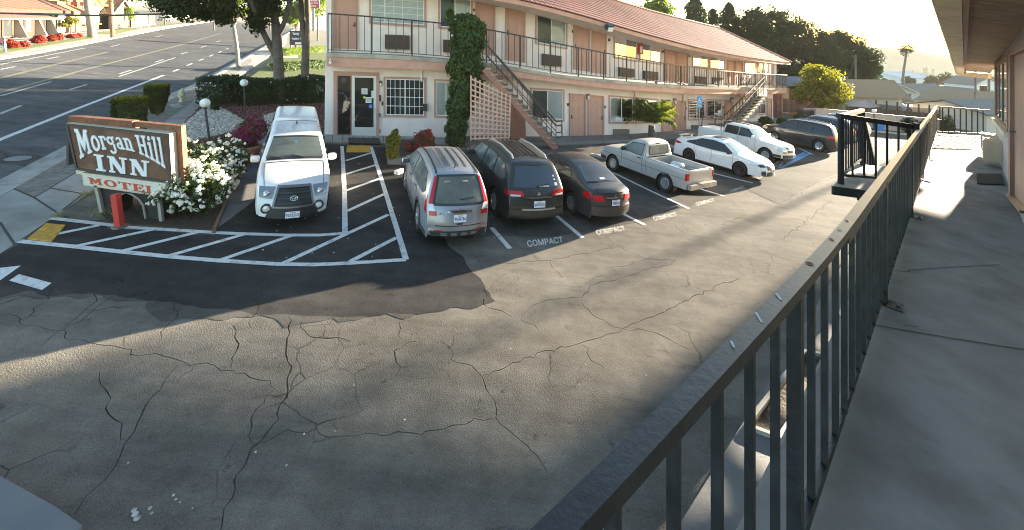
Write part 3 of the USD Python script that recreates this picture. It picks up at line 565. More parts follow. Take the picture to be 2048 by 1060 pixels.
# windows, doors and the like: corners measured on the photograph, standing on the wall
def fquad(x0, x1, t0, t1, b1, b0, off): return np.array([FZ(x0, t0, off), FZ(x1, t1, off), FZ(x1, b1, off), FZ(x0, b0, off)])
def window(x0, x1, t0, t1, b1, b0, off=0.0, split=0.5, blinds=True, grid=None, bare=False, screen=None):
    q = fquad(x0, x1, t0, t1, b1, b0, off); n = FN((x0 + x1) / 2)
    w = np.linalg.norm(q[1] - q[0]); h = np.linalg.norm(q[3] - q[0]); tu, tv = 0.085 / w, 0.085 / h
    win = obj('window', qring(MB(), q, n, 0.002, 0.045, tu, tv), TRIMP, motel)
    i = qsub(q, tu, 1 - tu, tv, 1 - tv); fu, fv = 0.04 / w, 0.04 / h
    fr = qring(MB(), i, n, 0.003, 0.035, fu, fv)
    if split: qslab(fr, qsub(i, split - fu * 0.6, split + fu * 0.6, fv, 1 - fv), n, 0.003, 0.034)
    obj('frame', fr, VINYL, win)
    if grid:
        gm = MB()
        for u in grid[0]: qslab(gm, qsub(i, u - 0.006, u + 0.006, fv, 1 - fv), n, 0.016, 0.028)
        for v in grid[1]: qslab(gm, qsub(i, fu, 1 - fu, v - 0.008, v + 0.008), n, 0.0165, 0.0275)
        obj('grid_bar', gm, VINYL, win)
    obj('room', qslab(MB(), qsub(i, fu, 1 - fu, fv, 1 - fv), n, 0.0015, 0.003), ROOMDARK, win)
    if blinds:
        bl = MB(); k = max(8, int(h / 0.055)); rows = np.linspace(fv, 1 - fv, k + 1)
        for a, b in zip(rows[:-1], rows[1:]):
            s = qsub(i, fu, 1 - fu, a + (b - a) * 0.12, b); s[:2] += n * 0.006; s[2:] += n * 0.013; bl.add(s, [[0, 1, 2, 3]])
        obj('blind', bl, BLIND, win)
    for a, b in ((fu, split - fu * 0.6), (split + fu * 0.6, 1 - fu)) if split else ((fu, 1 - fu),):
        obj('pane', qslab(MB(), qsub(i, a, b, fv, 1 - fv), n, 0.020, 0.024), PANE, win)
    if screen is not None:
        a, b = ((fu, split - fu), (split + fu, 1 - fu))[screen]
        obj('insect_screen', qslab(MB(), qsub(i, a, b, fv, 1 - fv), n, 0.029, 0.031), glass_mat('screen_mesh', (0.84, 0.85, 0.86), 0.9, 1.02) if 'screen_mesh' not in MATS else MATS['screen_mesh'], win)
    return win
def door(x0, x1, t0, t1, b1, b0, off=0.0, handle=0):
    q = fquad(x0, x1, t0, t1, b1, b0, off); n = FN((x0 + x1) / 2); w = np.linalg.norm(q[1] - q[0]); h = np.linalg.norm(q[3] - q[0]); tu, tv = 0.07 / w, 0.07 / h
    fr = MB()
    for a in ((0, tu, 0, 1), (1 - tu, 1, 0, 1), (tu, 1 - tu, 0, tv)): qslab(fr, qsub(q, *a), n, 0.002, 0.06)
    d = obj('door', qslab(MB(), qsub(q, tu, 1 - tu, tv, 1), n, 0.001, 0.022), DOORP, motel)
    obj('door_frame', fr, TRIMP, d)
    i = qsub(q, tu, 1 - tu, tv, 1); pm_ = MB()
    for u0, u1 in ((0.13, 0.45), (0.55, 0.87)):
        for v0, v1 in ((0.06, 0.19), (0.25, 0.58), (0.66, 0.93)):
            qslab(pm_, qsub(i, u0, u1, v0, v1), n, 0.022, 0.027); qslab(pm_, qsub(i, u0 + 0.05, u1 - 0.05, v0 + 0.02, v1 - 0.02), n, 0.027, 0.034)
    obj('raised_panel', pm_, DOORP, d)
    u = 0.07 if handle == 0 else 0.93
    hm = MB(); qslab(hm, qsub(i, u - 0.035, u + 0.035, 0.47, 0.56), n, 0.022, 0.04)
    a = quad_at(i, u, 0.53) + n * 0.06; b = quad_at(i, u + (0.13 if handle == 0 else -0.13), 0.53) + n * 0.06; hm.tube([quad_at(i, u, 0.53) + n * 0.03, a, b], 0.012, 6)
    obj('handle', hm, METALH, d)
    return d
def ac(x0, x1, t0, t1, b1, b0, off=0.0, m=ACBROWN, depth=0.14):
    q = fquad(x0, x1, t0, t1, b1, b0, off); n = FN((x0 + x1) / 2)
    a = obj('air_conditioner', qslab(MB(), q, n, 0.002, depth), m, motel); g = MB()
    for v in np.linspace(0.1, 0.9, 9): qslab(g, qsub(q, 0.05, 0.95, v - 0.03, v + 0.015), n, depth, depth + 0.012)
    obj('grille', g, m, a); return a
def wall_box(name, x, y, w, h, off, m, depth=0.06, cat=None):
    q = fquad(x - w / 2, x + w / 2, y - h / 2, y - h / 2, y + h / 2, y + h / 2, off)
    return obj(name, qslab(MB(), q, FN(x), 0.002, depth), m, motel)
U = OU
# ground floor
window(767, 852, 153, 155, 235, 233.5, 0, blinds=False, grid=((0.12, 0.24, 0.37, 0.62, 0.75, 0.875), (0.26, 0.5, 0.75)))
window(868, 915, 158, 160, 236, 235)
window(1060, 1128, 175, 179, 243, 240, screen=0)
door(1138, 1171, 186, 189, 275.5, 275.5, handle=0); door(1175, 1207, 189, 192, 274, 275, handle=1)
window(1217, 1267, 190, 194, 247, 247, screen=1); window(1271, 1316, 194, 198, 246, 247, screen=0)
ac(1226, 1256, 258, 258, 275, 276, m=mat('grey_air_conditioner', (0.16, 0.14, 0.12), 0.6, var=.1), depth=0.1)
door(1323, 1346, 198, 201, 268, 269, handle=0); door(1348, 1371, 200, 202, 265.5, 267, handle=1)
window(1375.5, 1410, 198, 200, 240, 241, screen=1); window(1412, 1444, 198, 199.5, 238, 239, screen=0)
ac(1382, 1403, 250, 250, 264, 265, m=MATS['grey_air_conditioner'], depth=0.1); ac(1417, 1439, 247, 247, 258, 259, m=MATS['grey_air_conditioner'], depth=0.1)
door(1448, 1464, 199, 200, 254, 256, handle=0); window(1485, 1508, 197, 197.5, 235, 236); window(1510, 1531, 196, 196, 229, 231, screen=0); door(1533, 1543, 196.5, 197, 241, 242, handle=1)
# upper floor
door(668, 716, -6, -5, 98, 97, U, 1); window(738, 852, -20, -14, 55, 47, U, split=0.25, grid=((0.42, 0.58, 0.87), (0.22, 0.45, 0.68)))
ac(770, 819, 69, 71, 99, 97.5, U); ac(886, 925, 79, 82, 106, 104, U)
window(876, 945, -14, -8, 62, 57, U, split=0.48, screen=0)
door(950, 990, -8, -4, 112, 108, U, 0); door(1010, 1050, 2, 9, 126, 120, U, 0)
window(1070, 1134, 20, 33, 99, 88, U, screen=0)
ac(1083, 1120, 107, 112, 133.5, 130, U)
door(1146, 1179, 39, 47, 143.5, 139, U, 0); door(1183, 1212, 48, 55, 149, 145, U, 1)
window(1227, 1274, 62, 71, 124, 116, U, screen=1); window(1278, 1322, 74, 82, 130, 124, U, screen=0)
ac(1236, 1265, 134, 138, 155, 152, U); ac(1286, 1313, 141, 144, 160.5, 158, U)
door(1328, 1352, 85, 90, 164, 161.5, U, 0); door(1352.5, 1375, 91, 95, 166.5, 164, U, 1)
window(1384, 1416, 97, 103, 137.5, 134, U, screen=1); window(1419, 1449, 104, 109, 141, 138, U, screen=0)
ac(1388.5, 1410.5, 152, 154, 168, 166.5, U); ac(1423.5, 1442.5, 154.5, 156, 169.5, 168.5, U)
door(1453.5, 1468, 109, 112, 172, 171, U, 0); door(1469.5, 1484.5, 112, 114.5, 173.5, 172.5, U, 1)
window(1489, 1511, 116, 119, 148, 146.5, U, screen=1); window(1514.5, 1536, 119.5, 122, 150, 148.5, U, screen=0)
door(1537.5, 1545, 122, 123, 172, 172, U)
# small fittings: lanterns, number plates, extinguishers, camera, floodlight
for x, y, o in ((996, 8, U), (1185, 53, U), (1357, 94, U), (1471, 115, U), (1175.5, 193, 0), (1349, 202, 0), (1463, 200, 0), (761, 167, 0)):
    b = wall_box('wall_lantern', x, y, 6, 11, o, METALH, 0.05); wall_box('lamp_glass', x, y + 2, 4, 6, o, LAMPG, 0.09)
for x, y, o in ((948, 20, U), (1146, 63, U), (1218, 80, U), (1326, 103, U), (1378, 112, U), (1136, 209, 0), (1209, 214, 0), (1321, 218, 0), (1371, 217, 0), (1447, 215, 0)):
    wall_box('room_number_plate', x, y, 4.5, 5.5, o, METALH, 0.02)
RED = mat('red_paint', (0.42, 0.03, 0.025), 0.4)
e = wall_box('extinguisher_cabinet', 1278.5, 98, 7.5, 21, U, RED, 0.16)
wall_box('cabinet_window', 1278, 99, 4, 12, U, VINYL, 0.165); wall_box('fire_alarm_box', 1269, 217, 6, 7, 0, RED, 0.1)
wall_box('mail_box', 849.5, 214, 8, 14, 0, DARKIRON, 0.16); wall_box('key_box', 760, 196, 4, 12, 0, DARKIRON, 0.08); wall_box('door_bell', 765, 207, 3.5, 8, 0, DARKIRON, 0.05)
wall_box('meter_box', 759, 230, 6, 7, 0, mat('grey_box', (.2, .17, .15), .6), 0.09); wall_box('outlet_box', 758, 262, 6, 7, 0, MATS['grey_box'], 0.07)
obj('security_camera', MB().tube([FZ(661, 122, OB + .02), FZ(661, 122, OB + .02) + FN(661) * .22 - [0, 0, .05]], .05, 10).tube([FZ(661, 117, OB), FZ(661, 122, OB) + FN(661) * .06], .02, 6), VINYL, motel)
fl = FZ(1214, 55, OE); nfl = FN(1214)
obj('floodlight', MB().bar(fl + nfl * .05 + [0, 0, .1], fl + nfl * .22 - [0, 0, .05], .36, .26).bar(fl + [0, 0, .02], fl + nfl * .1, .05, .05), mat('black_plastic', (.02, .02, .022), .4), motel)
fg = MB(); fc_ = fl + nfl * .2 - [0, 0, .09]; fg.bar(fc_ + nfl * .01, fc_ + nfl * .07 - [0, 0, .02], .3, .2); obj('floodlight_glass', fg, LAMPG, motel)
obj('corner_column', MB().bar(FZ(1549, 173, OB - .2), FZ(1549, 127, OB - .2), .2, .2, up=(0, 1, 0)), STUCCO, motel)
for x in (1269, 1366, 1480, 843): obj('down_pipe', MB().tube([FZ(x, float(y_fasc(x)) + 2, .08), FZ(x, float(y_fasc(x)) + (20 if x > 1000 else 24), .08)], .035, 6), VINYL if x == 843 else PINK, motel)

# office entrance: pink frame, fixed pane, aluminium door with notices
ALU = mat('pale_aluminium', (0.62, 0.61, 0.58), 0.35, metal=0.3)
q = fquad(667, 758, 142, 145, 272.2, 271.2, 0); n = FN(712); ent = MB()
for a in ((0, .065, 0, 1), (.935, 1, 0, 1), (.065, .935, 0, .05)): qslab(ent, qsub(q, *a), n, 0.002, 0.07)
off_ = obj('office_entrance', ent, TRIMP, motel)
obj('lobby', qslab(MB(), qsub(q, .065, .935, .05, 1), n, 0.001, 0.004), mat('dark_lobby', (0.03, 0.032, 0.036), .8), off_)
fr = qring(MB(), qsub(q, .065, .395, .05, 1), n, .006, .05, .07, .02); obj('side_frame', fr, TRIMP, off_)
obj('side_pane', qslab(MB(), qsub(q, .09, .37, .07, .975), n, .03, .035), PANE, off_)
df = qring(MB(), qsub(q, .40, .935, .055, .995), n, .006, .06, .11, .035); qslab(df, qsub(q, .455, .88, .86, .96), n, .006, .06)
od = obj('office_door', df, ALU, motel)
obj('pane', qslab(MB(), qsub(q, .455, .88, .088, .86), n, .03, .036), PANE, od)
hd = MB(); a, b = quad_at(q, .885, .55) + n * .1, quad_at(q, .885, .66) + n * .1; hd.tube([a - n * .05, a, b, b - n * .05], .014, 6); obj('pull_handle', hd, ALU, od)
NOTE = mat('white_notice', (0.75, 0.75, 0.73), .6); 
for u0, u1, v0, v1, m, nm in ((.61, .74, .255, .345, NOTE, 'notice'), (.70, .83, .39, .48, NOTE, 'notice'), (.77, .85, .50, .56, mat('blue_sign', (.03, .12, .42), .5), 'accessible_sign'), (.83, .88, .29, .40, NOTE, 'notice')):
    o_ = obj(nm, qslab(MB(), qsub(q, u0, u1, v0, v1), n, .037, .040), m, od)
    if nm == 'notice': 
        tl = MB(); [qslab(tl, qsub(q, u0 + .015, u1 - .015, v, v + .007), n, .0405, .0415) for v in np.linspace(v0 + .02, v1 - .02, 4)]; obj('print', tl, DARKIRON, od)
    else: qs = qsub(q, u0, u1, v0, v1); obj('symbol', MB().tube([quad_at(qs, .42, .2), quad_at(qs, .42, .55), quad_at(qs, .68, .55), quad_at(qs, .75, .85)] + n * .042, .006, 5).lathe([(.022, -.002), (.028, 0), (.022, .002)], quad_at(qs, .42, .65) + n * .041, n, 12), NOTE, od)
yq = quad_at(q, .672, .395) + n * .038; obj('yellow_sticker', MB().lathe([(0, .003), (.055, .003), (.055, 0)], yq, n, 14), mat('yellow_sticker', (.6, .5, .05), .5), od)
wq = quad_at(q, .215, .14) + n * .038; obj('oval_sign', MB().lathe([(0, .003), (.10, .003), (.11, 0)], wq, n, 16), mat('dark_oval', (.05, .05, .055), .5), off_)

# balcony railing, post by post
rail = thing('balcony_railing', 'thin dark metal balustrade along the motel upper balcony', 'railing', (*FC(1000, OB), 3.0))
ra = np.r_[np.linspace(656, 1574, 120)]
zr_ = zof(y_rail, OB - 0.05); c = FC(ra, OB - 0.05); top = np.column_stack([c, zr_(c, ra)]); zb_ = zslab(c, ra)
tm = MB(); bm = MB(); bl_ = MB()
for i in range(len(ra) - 1):
    tm.bar(top[i], top[i + 1], 0.06, 0.055, ext=0.004)
    lo0 = np.array([*c[i], zb_[i] + 0.11]); lo1 = np.array([*c[i + 1], zb_[i + 1] + 0.11]); bm.bar(lo0, lo1, 0.03, 0.03, ext=0.002)
obj('handrail', tm, DARKIRON, rail); obj('bottom_rail', bm, DARKIRON, rail)
arc = np.r_[0, np.cumsum(np.linalg.norm(np.diff(c, axis=0), axis=1))]
for s in np.arange(0.12, arc[-1], 0.295):
    x, y = np.interp(s, arc, c[:, 0]), np.interp(s, arc, c[:, 1]); z0, z1 = np.interp(s, arc, zb_), np.interp(s, arc, top[:, 2])
    if s < 23: obj('baluster', MB().box((x, y, (z0 + .11 + z1) / 2), (.024, .024, z1 - z0 - .12), .4), DARKIRON, rail)
    else: bl_.box((x, y, (z0 + .11 + z1) / 2), (.024, .024, z1 - z0 - .12), .4)
obj('balusters', bl_, DARKIRON, rail)
for s in np.r_[0.0, np.arange(1.55, arc[-1], 1.55), arc[-1]]:
    x, y = np.interp(s, arc, c[:, 0]), np.interp(s, arc, c[:, 1]); z0, z1 = np.interp(s, arc, zb_), np.interp(s, arc, top[:, 2])
    obj('post', MB().box((x, y, (z0 - .08 + z1) / 2), (.045, .045, z1 - z0 + .08), .4), DARKIRON, rail)
# return of the railing at the far end
e0 = top[-1]; n = FN(1574); e1 = e0 - n * 1.4; rt = MB().bar(e0, e1, .05, .05)
for k in range(1, 8): pt = e0 + (e1 - e0) * k / 8; rt.box(pt - [0, 0, .45], (.024, .024, .88))
obj('end_return', rt, DARKIRON, rail)

# a bicycle leaning on the far end of the balcony
bk0 = FZ(1490, 171, OB - .35); bt = FN(1490); bd_ = np.array([bt[1], -bt[0], 0]) * -1; bk = thing('bicycle', 'bicycle standing on the motel balcony near its far end', 'bicycle', tuple(bk0)); bup = np.array([0, 0, 1.0])
for s_ in (-.5, .5):
    c_ = bk0 + bd_ * s_ + bup * .34; a_ = np.linspace(0, 2 * np.pi, 25); obj('wheel', MB().tube(c_ + bd_ * (np.cos(a_) * .31)[:, None] + bup * (np.sin(a_) * .31)[:, None], .022, 5, cap=False), DARKIRON, bk)
P0_, P1_, P2_, P3_ = (bk0 + bd_ * x + bup * z for x, z in ((-.5, .34), (-.15, .78), (.36, .82), (-.05, .32))); obj('frame', MB().tube([P0_, P1_, P3_, P0_], .018, 5).tube([P1_, P2_, P3_], .018, 5).tube([P2_ + bup * .15, bk0 + bd_ * .5 + bup * .34], .018, 5), RED, bk); obj('handlebar', MB().bar(P2_ + bup * .2 - bt * .25, P2_ + bup * .2 + bt * .25, .025, .025), DARKIRON, bk); obj('saddle', MB().bar(P1_ + bup * .1 - bd_ * .12, P1_ + bup * .1 + bd_ * .12, .12, .05), DARKIRON, bk)

# raised pavement along the base
def base_walk(p0, p1, wd, name, h=0.13):
    pxs = np.linspace(p0, p1, 50); a = FC(pxs, -0.1); b = FC(pxs, wd); poly = Polygon(list(map(tuple, a)) + list(map(tuple, b[::-1]))).buffer(0)
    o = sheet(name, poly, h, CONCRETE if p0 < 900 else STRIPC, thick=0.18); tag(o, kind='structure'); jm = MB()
    for p in np.linspace(p0 + 15, p1 - 15, 12): jm.flat(LineString([FC(p, 0.02), FC(p, wd)]).buffer(.012), lvl(h + .004))
    obj('joint', jm, JOINT, o); return o
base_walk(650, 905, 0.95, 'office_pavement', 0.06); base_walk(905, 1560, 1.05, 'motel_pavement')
mat_ = sheet('doormat', ppoly([(696, 275.5), (758, 276.5), (762, 288), (697, 286.5)], .06), .075, mat('dark_mat', (.05, .045, .04), .95, var=.3, vscale=40, bump=.01, bscale=200), thick=.012); tag(mat_, 'dark doormat in front of the glass office door', 'doormat')

# stairs: treads on stringers in front of the balcony
TREAD = mat('stair_tread', (0.33, 0.28, 0.21), .85, var=.2, vscale=6, dirt=(.16, .13, .1), dscale=3, damt=.6)
STRINGER = mat('stair_stringer', (0.28, 0.135, 0.10), .7, var=.15, vscale=4)
def staircase(label, top_px, bot_px, off0, off1, n, rails):
    a0, a1 = FC(top_px, off0), FC(top_px, off1); b0, b1 = FC(bot_px, off0), FC(bot_px, off1)
    zt = float(zslab(FC(np.array([top_px]), OB), np.array([top_px]))[0]) - 0.06; zb = lvl(0.16)(b0[0])
    st = thing('staircase', label, 'staircase', (*b0, zb - .1))
    up = lambda t, s: np.array([*((a0 * (1 - s) + a1 * s) * (1 - t) + (b0 * (1 - s) + b1 * s) * t), zt * (1 - t) + zb * t])
    d = up(1, 0) - up(0, 0); d[2] = 0; run = np.linalg.norm(d) / n; d /= np.linalg.norm(d)
    for k in range(n):
        t = (k + 0.5) / n; p, q_ = up(t, -.02), up(t, 1.02)
        obj('tread', MB().bar(p, q_, run * 1.15, .07), TREAD, st)
    for s in (.06, .94): obj('stringer', MB().bar(up(-.02, s) - [0, 0, .2], up(1.0, s) - [0, 0, .16], .07, .26, up=(0, 0, 1)), STRINGER, st)
    for s in rails:
        h = np.array([0, 0, .86]); rm = MB().bar(up(-.03, s) + h, up(1.0, s) + h, .055, .055).bar(up(0, s) + [0, 0, .42], up(1, s) + [0, 0, .42], .03, .03)
        e = up(1.0, s); rm.bar(e + h, e + h + d * .3, .05, .05).bar(e + h + d * .3, e + [0, 0, .35] + d * .3, .04, .04, up=(0, 1, 0)).bar(e + [0, 0, .35] + d * .3, e + [0, 0, .35], .04, .04)
        obj('handrail', rm, DARKIRON, st)
        for k in range(n + 1):
            t = k / n; obj('baluster', MB().box(up(t, s) + [0, 0, .43], (.026, .026, .86)), DARKIRON, st)
    return st
staircase('long outdoor stair with concrete treads descending right from the balcony behind the dark sedan', 972, 1112, OB + 0.1, OB + 1.0, 14, (.04, .96))
staircase('far outdoor stair descending left from the balcony end behind the white pickup', 1527, 1448, OB + 0.1, OB + 1.5, 14, (.04, .96))
# under-stair wall, trellis
obj('stair_wall', MB().hexa([FZ(1020, 182, .45), FZ(1050, 210, .45), FZ(1052, 279, .45), FZ(1022, 279, .45)], [FZ(1020, 182, .05), FZ(1050, 210, .05), FZ(1052, 279, .05), FZ(1022, 279, .05)]), mat('stair_wall_paint', (.36, .17, .12), .8, var=.08), motel)
tr = thing('trellis', 'pink wooden lattice trellis beside the ivy column under the stair', 'trellis', (*FC(985, 1.9), gz(FC(985)[0])))
TP = mat('trellis_paint', (0.55, 0.33, 0.25), .75, var=.12, vscale=6)
tq = np.array([FZ(940, 150, 1.75), FZ(1022, 191, 1.75), FZ(1019, 277, 1.75), FZ(940, 281, 1.75)]); tn = FN(985)
for i, u in enumerate(np.linspace(0.02, .98, 10)): obj('upright_slat', qslab(MB(), qsub(tq, u - .018, u + .018, 0, 1), tn, 0, .025), TP, tr)
for v in np.linspace(.05, .97, 12): obj('cross_slat', qslab(MB(), qsub(tq, 0, 1, v - .013, v + .013), tn, .027, .05), TP, tr)
# ---------------------------------------------------------------- the near wing: upper walkway, railing, landing, roof, wall
RD, RB0 = np.array([.7253, .6884]), np.array([1.14, 1.54]); NB = np.array([.6884, -.7253])     # along the walkway; towards its wall
HF = 2.8
def R(t, lat=0.0, h=0.0): lat = lat - .017 * max(0.0, .6 - t) ** 1.6; q = RB0 + RD * t + NB * lat; return on(q[0], q[1], h)
W0, WD = np.array([7.12, 5.88]), np.array([.740, .673]); WN = np.array([-.673, .740])
def W(s, out=0.0, h=0.0): q = W0 + WD * s + WN * out; return on(q[0], q[1], h)
BLACKRAIL = mat('black_rail_paint', (0.008, 0.009, 0.010), 0.4, var=.35, vscale=7, dirt=(.04, .043, .047), dscale=9, damt=.3, bump=.0012, bscale=60)
WALKC = mat('walkway_concrete', (0.30, 0.287, 0.262), .9, spec=.1, var=.2, vscale=2.2, dirt=(.19, .178, .16), dscale=1.3, damt=.8, bump=.0035, bscale=28)
NEARWALL = mat('near_wall_stucco', (0.42, 0.38, 0.36), .85, var=.06, vscale=2, bump=.005, bscale=50)
BROWNT = mat('brown_trim', (0.23, 0.125, 0.085), .6, var=.12, vscale=5)
CREAM = mat('cream_beam', (0.66, 0.57, 0.40), .7, var=.12, vscale=3, dirt=(.33, .27, .18), dscale=2.5, damt=.5)

end = [R(17.4)[:2], W(12.81)[:2]]
walk_poly = Polygon([tuple(R(-1.9, -.1)[:2]), tuple(R(17.6, -.1)[:2]), tuple(W(12.9)[:2]), tuple(W(-1.5)[:2]), tuple(W(-10.5)[:2] + np.array([.9, -.6]))]).buffer(0)
wk = sheet('upper_walkway', walk_poly, HF, WALKC, thick=.16); tag(wk, kind='structure')
jm = MB()
for p in (((1735, 648), (1800, 660), (1900, 677), (2060, 702)), ((1835, 404), (1900, 410), (2036, 417)), ((1857, 342), (1930, 345), (2000, 347)), ((1868, 300), (1960, 303)),):
    jm.flat(stripe_poly(p, .009, HF), lvl(HF + .004))
obj('joint', jm, JOINT, wk)
cm = MB()
for p in (((1778, 540), (1815, 545), (1820, 541), (1900, 535), (2000, 530)), ((1810, 652), (1835, 655))): cm.flat(stripe_poly(p, .006, HF), lvl(HF + .004))
obj('hairline_crack', cm, CRACK_DARK, wk)
sheet('slab_edge', LineString([R(-1.9, -.1)[:2], R(17.6, -.1)[:2]]).buffer(.012), HF - .005, SLABC, wk, thick=.15)

rail2 = thing('walkway_railing', 'thick black painted balustrade running along the near upper walkway', 'railing', (*R(0)[:2], HF))
RH = .9
hp = [R(t, 0, HF + RH) for t in np.linspace(-1.9, 17.4, 60)]
hm = MB(); [hm.bar(a_, b_, .043, .037, ext=.002) for a_, b_ in zip(hp[:-1], hp[1:]) if b_[1] < 2.6]; _k = [p for p in hp if p[1] < 2.6][-1]; hm.bar(_k, hp[-1], .043, .037); obj('handrail', hm, BLACKRAIL, rail2)
obj('top_flange', MB().bar(R(.5, .008, HF + RH - .036), R(17.4, .008, HF + RH - .036), .02, .034), BLACKRAIL, rail2)
obj('bottom_rail', MB().bar(R(-1.9, 0, HF + .075), R(-.3, 0, HF + .075), .034, .045).bar(R(-.3, 0, HF + .075), R(17.4, 0, HF + .075), .034, .045), BLACKRAIL, rail2)
POSTS = [-1.8, -.3, 2.1, 5.0, 7.8, 10.6, 14.0, 17.4]
ang = math.atan2(RD[1], RD[0])
for t in POSTS:
    p = R(t, 0, HF); pt = obj('post', MB().box(p + [0, 0, RH / 2], (.04, .04, RH - .03), ang), BLACKRAIL, rail2)
    obj('base_plate', MB().box(p + np.array([*NB * .03, .006]), (.11, .14, .012), ang), BLACKRAIL, pt)
    if -1 < t < 6: obj('bolt', MB().lathe([(.012, 0), (.012, .012), (0, .014)], p + np.array([*(NB * .075), .012]), n=8), METALH, pt)
t = -1.7
while t < 17.3:
    if min(abs(t - q) for q in POSTS) > .06: obj('baluster', MB().box(R(t, 0, HF + .08 + (RH - .1) / 2), (.018, .022, RH - .1), ang), BLACKRAIL, rail2)
    t += .2 if t > -.3 else .2
RUST = mat('rust', (.22, .10, .05), .9, var=.4, vscale=30); CHIP = mat('paint_chip', (.55, .55, .55), .8)
r_ = np.random.default_rng(2)
for tt, l, w, m in ((.25, .03, .012, RUST), (.42, .025, .012, CHIP), (-.1, .03, .02, RUST), (-.62, .06, .006, CHIP), (-.45, .05, .008, CHIP), (-.8, .03, .006, CHIP), (.6, .02, .01, RUST)):
    obj('worn_spot', MB().box(R(tt, -.005, HF + RH + .0205), (l * .7, min(w, .02), .001), ang + .6), m, rail2)
# railing across the far end
e0, e1 = R(17.4, 0, HF), W(12.6, .02, HF)
er = thing('end_railing', 'thin black balustrade closing the far end of the near walkway', 'railing', (*e0[:2], e0[2]))
obj('handrail', MB().bar(e0 + [0, 0, RH], e1 + [0, 0, RH], .07, .05), BLACKRAIL, er); obj('bottom_rail', MB().bar(e0 + [0, 0, .09], e1 + [0, 0, .09], .03, .04), BLACKRAIL, er)
for k in range(1, 9): p = e0 + (e1 - e0) * k / 9; obj('baluster', MB().box(p + [0, 0, .48], (.024, .024, .8)), BLACKRAIL, er)

# landing and the stair that drops away from it
C1, C2 = np.array([4.85, 6.15]), np.array([6.42, 7.64]); J1, J2 = R(6.8, -.1)[:2], R(8.9, -.1)[:2]
ld = thing('stair_landing', 'concrete stair landing hung on the near walkway with a black balustrade', 'landing', (*C1, HF - SL * C1[0]))
lp = Polygon([tuple(C1 + (-.2, -.12)), tuple(C2 + (-.1, .05)), tuple(J2), tuple(R(6.2, -.1)[:2])])
obj('slab', MB().flat(lp, lvl(HF - .003)).skirt(lp, lvl(HF - .11), lvl(HF - .003)).flat(lp, lvl(HF - .11), up=False), SLABC, ld)
obj('edge_angle', MB().bar(on(*(C1 + (-.22, -.13)), HF - .07), R(6.2, -.12, HF - .07), .03, .12).bar(on(*(C1 + (-.22, -.13)), HF - .07), on(*(C2 + (-.12, .05)), HF - .07), .03, .12), BLACKRAIL, ld)
obj('bracket', MB().bar(on(*(C1 + (.25, -.02)), HF - .17), on(*(C1 + (.9, -.2)), HF - .17), .1, .1).bar(on(*(C1 + (.55, -.1)), HF - .27), on(*(C1 + (.95, -.2)), HF - .27), .1, .09), BLACKRAIL, ld)
c1, c2, j1 = on(*C1, HF), on(*C2, HF), on(*J1, HF)
LH = 1.0
obj('handrail', MB().bar(c1 + [0, 0, LH], j1 + [0, 0, LH - .06], .09, .07, ext=.04).bar(c1 + [0, 0, LH], c2 + [0, 0, LH], .07, .06), BLACKRAIL, ld)
obj('bottom_rail', MB().bar(c1 + [0, 0, .13], j1 + [0, 0, .13], .03, .035).bar(c1 + [0, 0, .13], c2 + [0, 0, .13], .03, .035), BLACKRAIL, ld)
for p in (c1, c2, on(*R(6.8, -.03)[:2], HF)): obj('post', MB().box(p + [0, 0, LH / 2], (.055, .055, LH)), BLACKRAIL, ld)
for k in range(1, 6): p = c1 + (j1 - c1) * k / 6; obj('baluster', MB().box(p + [0, 0, LH / 2 + .05], (.02, .02, LH - .12)), BLACKRAIL, ld)
for k in range(1, 10): p = c1 + (c2 - c1) * k / 10; obj('baluster', MB().box(p + [0, 0, LH / 2 + .05], (.016, .016, LH - .12)), BLACKRAIL, ld)
s2 = thing('staircase', 'near outdoor stair dropping away behind the black landing balustrade', 'staircase', (*(C2 + RD * 4), gz(C2[0] + 2.9)))
for k in range(14):
    q = C2 + RD * (.15 + k * .29); h = HF - .19 * (k + 1); a, b = on(*q, h), on(*(q + NB * .6), h); obj('tread', MB().bar(a, b, .3, .06), TREAD, s2)
for lat in (0, .6):
    a, b = C2 + NB * lat, C2 + RD * 4.1 + NB * lat; obj('stringer', MB().bar(on(*a, HF - .15), on(*b, .05), .06, .25), BLACKRAIL, s2)
    obj('handrail', MB().bar(on(*a, HF + LH - .05), on(*b, .95), .06, .06), BLACKRAIL, s2)
    for k in range(1, 12): q = a + (b - a) * k / 12; hh = HF * (1 - k / 12); obj('baluster', MB().box(on(*q, hh + .45), (.024, .024, .95)), BLACKRAIL, s2)

# the wing itself: walls, windows, doors, roof
near = thing('near_wing', 'near motel wing with cream eave and brown streaked soffit over the walkway', 'motel', (*W(6)[:2], gz(W(6)[0])))
def wallseg(name, a, b, h0, h1, th, m):
    n = np.array([-(b - a)[1], (b - a)[0]]); n = n / np.linalg.norm(n) * th
    mb = MB().hexa([on(*a, h0), on(*b, h0), on(*(b - n), h0), on(*(a - n), h0)], [on(*a, h1), on(*b, h1), on(*(b - n), h1), on(*(a - n), h1)])
    return obj(name, mb, m, near)
EA, EB = np.array([3.753, 3.7]), np.array([16.02, 15.0]); ED = (EB - EA) / np.linalg.norm(EB - EA); EL = np.linalg.norm(EB - EA); EN = np.array([-ED[1], ED[0]])
def hE(s): return 5.15 - .32 * s / EL
def Ept(s, inn=0.0, dh=0.0): q = EA + ED * s - EN * inn; return on(*q, hE(s) + dh)
def hS(q): s = (q - EA) @ ED; return hE(s) + .13
WE = 6.9
